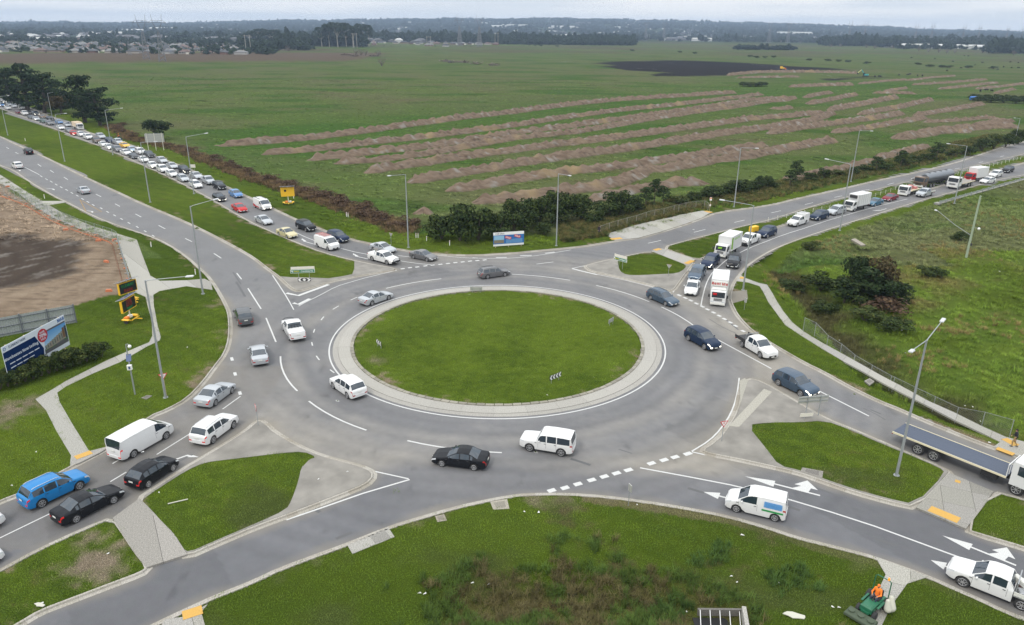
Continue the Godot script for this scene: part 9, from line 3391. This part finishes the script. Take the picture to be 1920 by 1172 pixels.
func mounds_and_cattle() -> void:
	R.seed = 77
	var idx := 0
	for e in MOUNDS:
		idx += 1
		var p := pv(e[1])
		var m := MB.new()
		var line := PackedVector2Array()
		for k in p.size() - 1:
			var n := maxi(1, int(p[k].distance_to(p[k + 1]) / 0.8))
			for q in n:
				line.append(p[k].lerp(p[k + 1], float(q) / n))
		line.append(p[p.size() - 1])
		var cols := 13
		for k in line.size():
			var d := (line[mini(k + 1, line.size() - 1)] - line[maxi(k - 1, 0)]).normalized()
			var s := Vector2(-d.y, d.x)
			var end := minf(1.0, minf(k, line.size() - 1 - k) * 0.28 + 0.02)
			var run := k * 0.8
			var hump := 0.78 + 0.3 * absf(sin(run * 0.62 + 2.0 * nB.get_noise_1d(run + idx * 50.0))) + 0.3 * nB.get_noise_1d(run * 1.4 + idx * 90.0)
			var wob := 1.0 + 0.35 * nB.get_noise_1d(run * 0.9 + idx * 31.0)
			for c in cols:
				var t := (c / float(cols - 1)) * 2.0 - 1.0
				var w: float = e[2] * 0.92 * wob * (0.35 + 0.65 * end)
				var q := line[k] + s * t * w
				var y: float = e[3] * 0.82 * hump * end * pow(maxf(0.0, 1.0 - absf(t) ** 1.35), 0.95)
				y += (0.55 * nA.get_noise_2d(q.x * 1.2, q.y * 1.2) + 0.55 * nB.get_noise_2d(q.x * 3.6, q.y * 3.6)) * end * (1.0 - t * t)
				var sand := nC.get_noise_2d(q.x * 3.2, q.y * 3.2 + idx * 13.0)
				var col := Color(0.235, 0.17, 0.125)
				col = mixc(col, Color(0.33, 0.255, 0.195), 0.45 + 1.3 * nA.get_noise_2d(q.x * 2.0, q.y * 2.0))
				col = mixc(col, Color(0.12, 0.09, 0.07), (nA.get_noise_2d(q.x * 0.8 + 30.0, q.y * 0.8) - 0.2) * 2.0)
				col = mixc(col, Color(0.4, 0.3, 0.18), (sand - 0.36) * 3.0)
				col = mixc(col, Color(0.4, 0.37, 0.33), (nB.get_noise_2d(q.x * 2.0 + 70.0, q.y * 2.0) - 0.36) * 4.0)
				col = mixc(col, Color(0.07, 0.12, 0.025), (absf(t) - 0.86) * 4.0 + nA.get_noise_2d(q.x, q.y) * 0.5 if absf(t) > 0.8 else 0.0)
				m.col = col
				m.vert(Vector3(q.x, 0.06 + maxf(0.0, y), q.y))
		for k in line.size() - 1:
			for c in cols - 1:
				var q := k * cols + c
				m.i.append_array([q, q + cols, q + cols + 1, q, q + cols + 1, q + 1])
		var o := obj("dirt_mound", m, M.soil)
		tag(o, ("long earth windrow, %s row counted from the open grass" % ORD[idx - 1] if idx < 9 else "shorter heap of soil, %s of the broken rows to the right of the long windrows" % ORD[idx - 9]) if idx != 9 else "lone small cone of soil left of the dark thicket", "dirt mound", "rows of dumped soil in the field")
	# black cattle
	var cow := Node3D.new()
	cow.name = numbered("cow")
	add_child(cow)
	var cm := MB.new()
	var blk := Color(0.018, 0.016, 0.015)
	var b := [[Vector3(-0.7, 1.05, 0), Vector3(0.55, 1.0, 0), 0.33, 0.38, blk], [Vector3(0.6, 1.15, 0), Vector3(1.05, 0.95, 0), 0.22, 0.16, blk], [Vector3(1.05, 0.92, 0), Vector3(1.4, 0.62, 0), 0.15, 0.09, blk], [Vector3(-0.98, 1.2, 0), Vector3(-1.05, 0.5, 0), 0.035, 0.03, blk]]
	for s in [-1.0, 1.0]:
		b.append([Vector3(0.5, 0.85, 0.2 * s), Vector3(0.52, 0.4, 0.2 * s), 0.12, 0.07, blk])
		b.append([Vector3(0.52, 0.4, 0.2 * s), Vector3(0.5, 0.05, 0.2 * s), 0.06, 0.055, blk])
		b.append([Vector3(-0.7, 0.9, 0.2 * s), Vector3(-0.6, 0.62, 0.2 * s), 0.17, 0.1, blk])
		b.append([Vector3(-0.6, 0.62, 0.2 * s), Vector3(-0.82, 0.42, 0.2 * s), 0.09, 0.06, blk])
		b.append([Vector3(-0.82, 0.42, 0.2 * s), Vector3(-0.78, 0.05, 0.2 * s), 0.055, 0.055, blk])
		b.append([Vector3(1.05, 1.02, 0.1 * s), Vector3(1.03, 1.06, 0.26 * s), 0.05, 0.04, blk])
	nets(cm, b, 0.05, 0.08)
	obj("body", cm, M.figure, cow)
	var first := true
	for q in pv(CATTLE):
		var o: Node3D = cow if first else dup(cow, Vector3.ZERO, 0)
		first = false
		o.position = Vector3(q.x, 0.1, q.y)
		o.rotation.y = R.randf() * TAU
		o.scale = Vector3.ONE * R.randf_range(1.05, 1.35)
		tag(o, "black cow grazing far out in the paddocks", "cow", "black cattle in the far paddocks")


# ---------------------------------------------------------------- the far distance
func machine_excavator() -> void:
	var o := thing("excavator", "teal excavator with raised arm at the edge of the turned soil", "excavator", Vector3(AT.excavator[0], 0.1, AT.excavator[1]), 2.6)
	o.scale = Vector3.ONE
	var teal := mat("teal_paint", lin(0.03, 0.26, 0.26), 0.5)
	for s in [-1.0, 1.0]:
		var m := MB.new()
		m.box(Vector3(0, 0.45, s * 1.1), Vector3(4.0, 0.8, 0.6), 0.0, 0.2)
		obj("track", m, M.tyre, o)
	var m := MB.new()
	m.box(Vector3(-0.8, 1.5, 0), Vector3(3.0, 1.1, 2.6), 0.0, 0.15)
	obj("engine_body", m, teal, o)
	m = MB.new()
	m.box(Vector3(0.9, 2.0, -0.7), Vector3(1.5, 2.0, 1.1), 0.0, 0.1)
	obj("cab", m, M.glass, o)
	m = MB.new()
	m.bar(Vector3(0.8, 1.6, 0.3), Vector3(3.4, 5.2, 0.3), 0.6, 0.4)
	obj("boom", m, teal, o)
	m = MB.new()
	m.bar(Vector3(3.3, 5.3, 0.3), Vector3(5.8, 2.8, 0.3), 0.45, 0.35)
	obj("stick", m, mat("pale_yellow", lin(0.6, 0.55, 0.25), 0.6), o)
	m = MB.new()
	m.box(Vector3(5.9, 2.2, 0.3), Vector3(1.1, 1.2, 1.2), 0.0, 0.3)
	obj("bucket", m, M.underbody, o)
	o = thing("bulldozer", "orange bulldozer working on the spoil beside the black soil", "bulldozer", Vector3(AT.dozer[0], 0.1, AT.dozer[1]), 0.4)
	o.scale = Vector3.ONE * 1.05
	for s in [-1.0, 1.0]:
		m = MB.new()
		m.box(Vector3(0, 0.55, s * 1.1), Vector3(4.2, 1.0, 0.6), 0.0, 0.25)
		obj("track", m, M.tyre, o)
	m = MB.new()
	m.box(Vector3(0.7, 1.4, 0), Vector3(2.4, 1.2, 1.4), 0.0, 0.1)
	obj("bonnet", m, M.safety_yellow, o)
	m = MB.new()
	m.box(Vector3(-1.0, 2.0, 0), Vector3(1.5, 1.8, 1.6), 0.0, 0.1)
	obj("cab", m, M.safety_yellow, o)
	m = MB.new()
	m.box(Vector3(2.6, 0.8, 0), Vector3(0.3, 1.3, 3.8))
	obj("blade", m, M.orange, o)
	o = thing("water_tank", "small blue tank trailer standing in the far right field", "tank", Vector3(AT.blue_tank[0], 0.1, AT.blue_tank[1]), 0.2)
	m = MB.new()
	m.tube([Vector3(-1.9, 1.3, 0), Vector3(-1.7, 1.3, 0), Vector3(1.7, 1.3, 0), Vector3(1.9, 1.3, 0)], [0.7, 0.95, 0.95, 0.7], 12)
	obj("tank", m, mat("tank_blue", lin(0.03, 0.14, 0.42), 0.5), o)
	for x in [-0.9, 0.9]:
		for z in [-0.8, 0.8]:
			m = MB.new()
			m.wheel(Vector3(x, 0.4, z), 0.4, 0.25, 10)
			obj("wheel", m, M.tyre, o)


func lattice(h: float) -> MB:
	# a two-legged wide tower: tapered lattice body, waist, and a crossarm with two peaks
	var m := MB.new()
	var w := func(y: float) -> float: return lerpf(h * 0.11, h * 0.03, minf(1.0, y / (h * 0.62)))
	var n := 8
	for k in n:
		var y0 := h * 0.62 * k / n
		var y1 := h * 0.62 * (k + 1) / n
		var a: float = w.call(y0)
		var b: float = w.call(y1)
		var lo := [Vector3(-a, y0, -a), Vector3(a, y0, -a), Vector3(a, y0, a), Vector3(-a, y0, a)]
		var hi := [Vector3(-b, y1, -b), Vector3(b, y1, -b), Vector3(b, y1, b), Vector3(-b, y1, b)]
		for q in 4:
			m.bar(lo[q], hi[q], 0.6, 0.6)
			m.bar(lo[q], hi[(q + 1) % 4], 0.34, 0.34)
			m.bar(lo[(q + 1) % 4], hi[q], 0.34, 0.34)
	var ya := h * 0.62
	var yb := h * 0.82
	for s in [-1.0, 1.0]:
		m.bar(Vector3(0, ya, 0), Vector3(s * h * 0.14, yb, 0), 0.5, 0.7)
		m.bar(Vector3(s * h * 0.14, yb, 0), Vector3(s * h * 0.17, h, 0), 0.4, 0.4)
		m.bar(Vector3(s * h * 0.05, ya + h * 0.07, 0), Vector3(s * h * 0.14, yb - 1.0, 0), 0.3, 0.3)
		m.bar(Vector3(s * h * 0.14, yb, 0), Vector3(s * h * 0.28, yb + 0.2, 0), 0.4, 0.4)
		m.bar(Vector3(s * h * 0.15, yb + h * 0.06, 0), Vector3(s * h * 0.28, yb + 0.3, 0), 0.3, 0.3)
		m.bar(Vector3(s * h * 0.28, yb, 0), Vector3(s * h * 0.28, yb - h * 0.06, 0), 0.25, 0.25)
	m.bar(Vector3(-h * 0.15, yb, 0), Vector3(h * 0.15, yb, 0), 0.4, 0.4)
	m.bar(Vector3(-h * 0.15, yb + h * 0.05, 0), Vector3(h * 0.15, yb + h * 0.05, 0), 0.3, 0.3)
	return m


func house_proto(v: int) -> Node3D:
	var o := Node3D.new()
	o.name = numbered("house")
	add_child(o)
	var L := [15.0, 13.0, 17.0][v] as float
	var W := [11.0, 10.0, 9.0][v] as float
	var H := 2.7
	var m := MB.new()
	m.box(Vector3(0, H * 0.5, 0), Vector3(L, H, W))
	if v == 0:
		m.box(Vector3(L * 0.28, H * 0.5, W * 0.62), Vector3(L * 0.4, H, W * 0.4))
	obj("wall", m, M.brick_wall, o)
	m = MB.new()
	var e := 0.6
	var r := W * 0.5
	var top := H + 2.6
	var c := [Vector3(-L * 0.5 - e, H, -W * 0.5 - e), Vector3(L * 0.5 + e, H, -W * 0.5 - e), Vector3(L * 0.5 + e, H, W * 0.5 + e), Vector3(-L * 0.5 - e, H, W * 0.5 + e)]
	var a := Vector3(-L * 0.5 + r, top, 0)
	var b := Vector3(L * 0.5 - r, top, 0)
	m.quad(c[0], c[1], b, a)
	m.quad(c[2], c[3], a, b)
	m.tri(c[1], c[2], b)
	m.tri(c[3], c[0], a)
	m.quad(c[3], c[2], c[1], c[0])
	if v == 0:
		var g := Vector3(L * 0.28, H, 0)
		var hw := L * 0.2 + e
		var zf := W * 0.82 + e
		var p0 := g + Vector3(-hw, 0, zf)
		var p1 := g + Vector3(hw, 0, zf)
		var pk := g + Vector3(0, 1.9, zf - 1.6)
		var pb := g + Vector3(0, 1.9, 0)
		m.tri(p1, p0, pk)
		m.quad(p0, g + Vector3(-hw, 0, 0), pb, pk)
		m.quad(g + Vector3(hw, 0, 0), p1, pk, pb)
	var rf := obj("roof", m, M.roof_grey, o)
	m = MB.new()
	m.box(Vector3(-L * 0.2, top - 0.2, W * 0.12), Vector3(0.7, 1.4, 0.7))
	obj("chimney", m, M.brick_wall, rf)
	for k in 3:
		m = MB.new()
		m.box(Vector3(-L * 0.36 + k * L * 0.2, 1.5, W * 0.5 + 0.03), Vector3(1.8, 1.2, 0.06))
		obj("window", m, M.glass, o)
	m = MB.new()
	m.box(Vector3(L * 0.32, 1.15, W * (0.82 if v == 0 else 0.5) + 0.04), Vector3(4.4, 2.2, 0.06))
	obj("garage_door", m, M.sign_cream, o)
	return o


func far_country() -> void:
	machine_excavator()
	R.seed = 123
	mat("brick_wall", lin(0.36, 0.27, 0.2), 0.9)
	mat("roof_grey", lin(0.085, 0.09, 0.1), 0.8)
	mat("warehouse_white", lin(0.48, 0.48, 0.47), 0.7)
	mat("pylon_steel", lin(0.15, 0.155, 0.165), 0.6)
	mat("grey_timber", lin(0.33, 0.31, 0.28), 0.9)
	var roofs := [lin(0.045, 0.05, 0.058), lin(0.07, 0.074, 0.08), lin(0.11, 0.07, 0.06), lin(0.15, 0.15, 0.148), lin(0.035, 0.038, 0.042), lin(0.06, 0.063, 0.068)]
	var walls := [lin(0.22, 0.165, 0.125), lin(0.32, 0.29, 0.25), lin(0.16, 0.09, 0.065), lin(0.36, 0.35, 0.33)]
	var rm := []
	for k in roofs.size():
		rm.append(mat("roof_tone_%d" % k, roofs[k], 0.8))
	var wm := []
	for k in walls.size():
		wm.append(mat("wall_tone_%d" % k, walls[k], 0.9))
	var hp := [house_proto(0), house_proto(1), house_proto(2)]
	var spots := []
	# streets of the estate at the far left, then a scatter of houses beyond and to the right
	for row in 9:
		var d := 975.0 + row * 46.0 + (12.0 if row % 2 == 1 else 0.0)
		for i in 24:
			var s := -0.72 + i * 0.0235 * 975.0 / d + R.randf_range(-0.003, 0.003)
			if s > -0.32 - 0.03 * R.randf():
				continue
			if R.randf() < 0.12:
				continue
			spots.append([s, d + R.randf_range(-5, 5)])
	for i in 44:
		spots.append([R.randf_range(-0.7, -0.05), R.randf_range(1450, 2300)])
	for i in 13:
		spots.append([-0.15 + i * 0.0105, 1660.0 + R.randf_range(-30, 60)])
	for i in 24:
		spots.append([R.randf_range(0.1, 0.3), R.randf_range(2400, 2900)])
	var n := 0
	for e in spots:
		var z: float = CAM.z - e[1]
		var p := Vector2(CAM.x + e[0] * e[1], z)
		var o: Node3D = hp[n % 3] if n < 3 else dup(hp[n % 3], Vector3.ZERO, 0)
		o.position = Vector3(p.x, land_y(p), p.y)
		o.rotation.y = (R.randi() % 4) * PI / 2 + 0.12 + R.randf_range(-0.08, 0.08)
		var ri := R.randi() % roofs.size()
		(o.get_node("roof") as MeshInstance3D).material_override = rm[ri]
		(o.get_node("wall") as MeshInstance3D).material_override = wm[R.randi() % walls.size()]
		tag(o, ["dark grey hip roofed house in the far estate beyond the field", "mid grey roofed house in the far estate beyond the field", "red brown roofed house in the far estate beyond the field", "pale roofed house in the far estate beyond the field", "charcoal roofed house in the far estate beyond the field", "light grey roofed house in the far estate beyond the field"][ri], "house", "houses with roof tone %s in the far estate" % ["dark grey", "mid grey", "red brown", "pale", "charcoal", "light grey"][ri])
		n += 1
	# long pale sheds
	var sheds := [[-0.5, 2500, 90, 30, 8, 0.0], [-0.47, 3300, 140, 40, 9, 0.1], [-0.44, 3600, 120, 40, 9, -0.1], [-0.6, 1560, 40, 14, 5, 0.2], [-0.68, 3000, 200, 30, 7, 0.0], [-0.34, 2700, 70, 30, 8, 0.1], [-0.3, 1750, 45, 16, 5, 0.0], [0.06, 4200, 120, 40, 10, 0.0], [0.13, 4400, 90, 40, 10, 0.1], [0.235, 2500, 60, 20, 7, 0.0], [0.35, 3600, 150, 40, 9, 0.0], [-0.02, 4300, 80, 40, 12, 0.0], [0.0, 4500, 140, 30, 12, 0.1]]
	for k in 7:
		sheds.append([0.475 + k * 0.019, 1830.0 - k * 22.0, 34, 26, 6, 0.0])
	for k in 3:
		sheds.append([0.637 + k * 0.018, 1590.0 - k * 10.0, 30, 24, 5.5, 0.0])
	n = 0
	for e in sheds:
		var p := Vector2(CAM.x + e[0] * e[1], CAM.z - e[1])
		var o := thing("shed", "long white shed among the far trees", "shed", Vector3(p.x, land_y(p), p.y), e[5], "white sheds far off")
		var m := MB.new()
		m.box(Vector3(0, e[4] * 0.5, 0), Vector3(e[2], e[4], e[3]))
		obj("wall", m, M.warehouse_white, o)
		m = MB.new()
		var hx: float = e[2] * 0.5 + 0.5
		var hz: float = e[3] * 0.5 + 0.5
		m.quad(Vector3(-hx, e[4] + 0.05, -hz), Vector3(hx, e[4] + 0.05, -hz), Vector3(hx, e[4] + 3.0, 0), Vector3(-hx, e[4] + 3.0, 0))
		m.quad(Vector3(-hx, e[4] + 3.0, 0), Vector3(hx, e[4] + 3.0, 0), Vector3(hx, e[4] + 0.05, hz), Vector3(-hx, e[4] + 0.05, hz))
		m.tri(Vector3(-hx, e[4] + 0.05, hz), Vector3(-hx, e[4] + 0.05, -hz), Vector3(-hx, e[4] + 3.0, 0))
		m.tri(Vector3(hx, e[4] + 0.05, -hz), Vector3(hx, e[4] + 0.05, hz), Vector3(hx, e[4] + 3.0, 0))
		obj("roof", m, M.warehouse_white if n % 3 else M.alu, o)
		n += 1
	# pylons and paired poles
	var tower := lattice(1.0 * 45.0).mesh()
	for e in PYLONS:
		var p := Vector2(e[1], e[2])
		var o := thing("pylon", "steel lattice pylon near the left estate" if e[2] > -800 else ("lattice pylon in the middle distance" if e[1] < 300.0 else "thin far lattice pylon above the right treeline"), "pylon", Vector3(p.x, land_y(p), p.y), 0.5, "power line pylons")
		obj("lattice", tower, M.pylon_steel, o).scale = Vector3(0.65, 1.0, 0.65) * float(e[3]) / 45.0
	for e in HPOLES:
		var o := thing("power_pole", "pair of pale power poles with a crossarm in the far field", "power pole", Vector3(e[1], land_y(Vector2(e[1], e[2])), e[2]), 0.2, "paired power poles across the far field")
		for s in [-1.0, 1.0]:
			var m := MB.new()
			m.tube([Vector3(s * 3.2, 0, 0), Vector3(s * 3.2, e[3], 0)], [0.45, 0.35], 6)
			obj("pole", m, M.grey_timber, o)
		var m := MB.new()
		m.bar(Vector3(-5.5, e[3] - 1.5, 0), Vector3(5.5, e[3] - 1.5, 0), 0.5, 0.5)
		obj("crossarm", m, M.grey_timber, o)
	# tree belts and woodland: past counting, so a few big stuff objects
	var crown := MB.new()
	R.seed = 9
	for k in 6:
		clump(crown, Vector3(R.randf_range(-0.3, 0.3), R.randf_range(0.3, 0.72), R.randf_range(-0.3, 0.3)), Vector3(0.26, 0.24, 0.26), 26, 0.13, [Color(0.8, 0.8, 0.8), Color(1.3, 1.3, 1.25)])
	var cm := crown.mesh()
	var rows := []
	var put := func(s: float, d: float, w: float, h: float, c: Color) -> void:
		var p := Vector2(CAM.x + s * d, CAM.z - d)
		var k := R.randf_range(0.75, 1.3)
		rows.append([Vector3(p.x, land_y(p) - 0.5, p.y), R.randf() * TAU, w * R.randf_range(0.6, 1.4), h * (0.55 + 0.5 * R.randf() + 0.55 * maxf(0.0, nB.get_noise_2d(p.x * 0.12, p.y * 0.12) + 0.2) + (0.5 if R.randf() < 0.06 else 0.0)), Color(c.r * k, c.g * k, c.b * k)])
	var dark := Color(0.026, 0.04, 0.024)
	var belts := [[-0.19, 0.15, 1820, 2150, 16, 17, 1500], [-0.02, 0.15, 1700, 1830, 14, 12, 420], [0.385, 0.455, 1900, 2100, 16, 20, 200], [0.455, 0.7, 1800, 2050, 18, 17, 700], [0.6, 0.74, 1350, 1600, 18, 20, 420], [0.4, 0.62, 2050, 2500, 20, 18, 900], [0.47, 0.64, 1600, 1760, 14, 11, 70], [-0.35, -0.26, 1150, 1350, 14, 13, 130], [0.28, 0.36, 1450, 1500, 12, 8, 60], [-0.3, -0.19, 1370, 1520, 16, 20, 160], [-0.75, -0.3, 1390, 1700, 12, 9, 500], [-0.4, -0.3, 960, 1250, 9, 8, 80]]
	for b in belts:
		for k in b[6]:
			put.call(R.randf_range(b[0], b[1]), R.randf_range(b[2], b[3]), b[4], b[5], dark)
	multimesh("tree_belt", cm, rows.duplicate(), M.foliage)
	rows.clear()
	for k in 650:
		put.call(R.randf_range(-0.75, -0.3), R.randf_range(960, 1420), 7.0, 6.0, Color(0.035, 0.055, 0.026))
	multimesh("estate_trees", cm, rows.duplicate(), M.foliage)
	rows.clear()
	for k in 26000:
		var d := 1700.0 + 5600.0 * pow(R.randf(), 0.85)
		var s := R.randf_range(-0.8, 0.8)
		var p := Vector2(s * d, d)
		var open := nC.get_noise_2d(p.x * 0.16, p.y * 0.08)
		if (open > 0.12 and d < 4200.0) or (s > 0.14 and d < 2350.0 and s < 0.7) or (s > -0.3 and d < 1830.0):
			continue
		put.call(s, d, 20.0, 15.0, Color(0.03, 0.045, 0.03))
	multimesh("woodland", cm, rows.duplicate(), M.foliage)
	rows.clear()
	var roof := MB.new()
	roof.box(Vector3(0, 0.5, 0), Vector3(1, 1, 1), 0.0, 0.3)
	for k in 1500:
		var d := 1750.0 + 4600.0 * pow(R.randf(), 1.1)
		var s := R.randf_range(-0.78, 0.5 if d > 2600.0 else -0.1)
		var white := R.randf() < 0.28
		var p := Vector2(CAM.x + s * d, CAM.z - d)
		var c := Color(0.42, 0.42, 0.41) if white else Color(0.085, 0.085, 0.09)
		var big := R.randf_range(11.0, 20.0) * (2.4 if R.randf() < 0.08 else 1.0)
		rows.append([Vector3(p.x, land_y(p), p.y), R.randf() * TAU, big, R.randf_range(5.0, 10.0), c])
	var vm := mat("far_roofs", Color.WHITE, 0.8)
	vm.vertex_color_use_as_albedo = true
	multimesh("distant_rooftops", roof.mesh(), rows.duplicate(), vm)
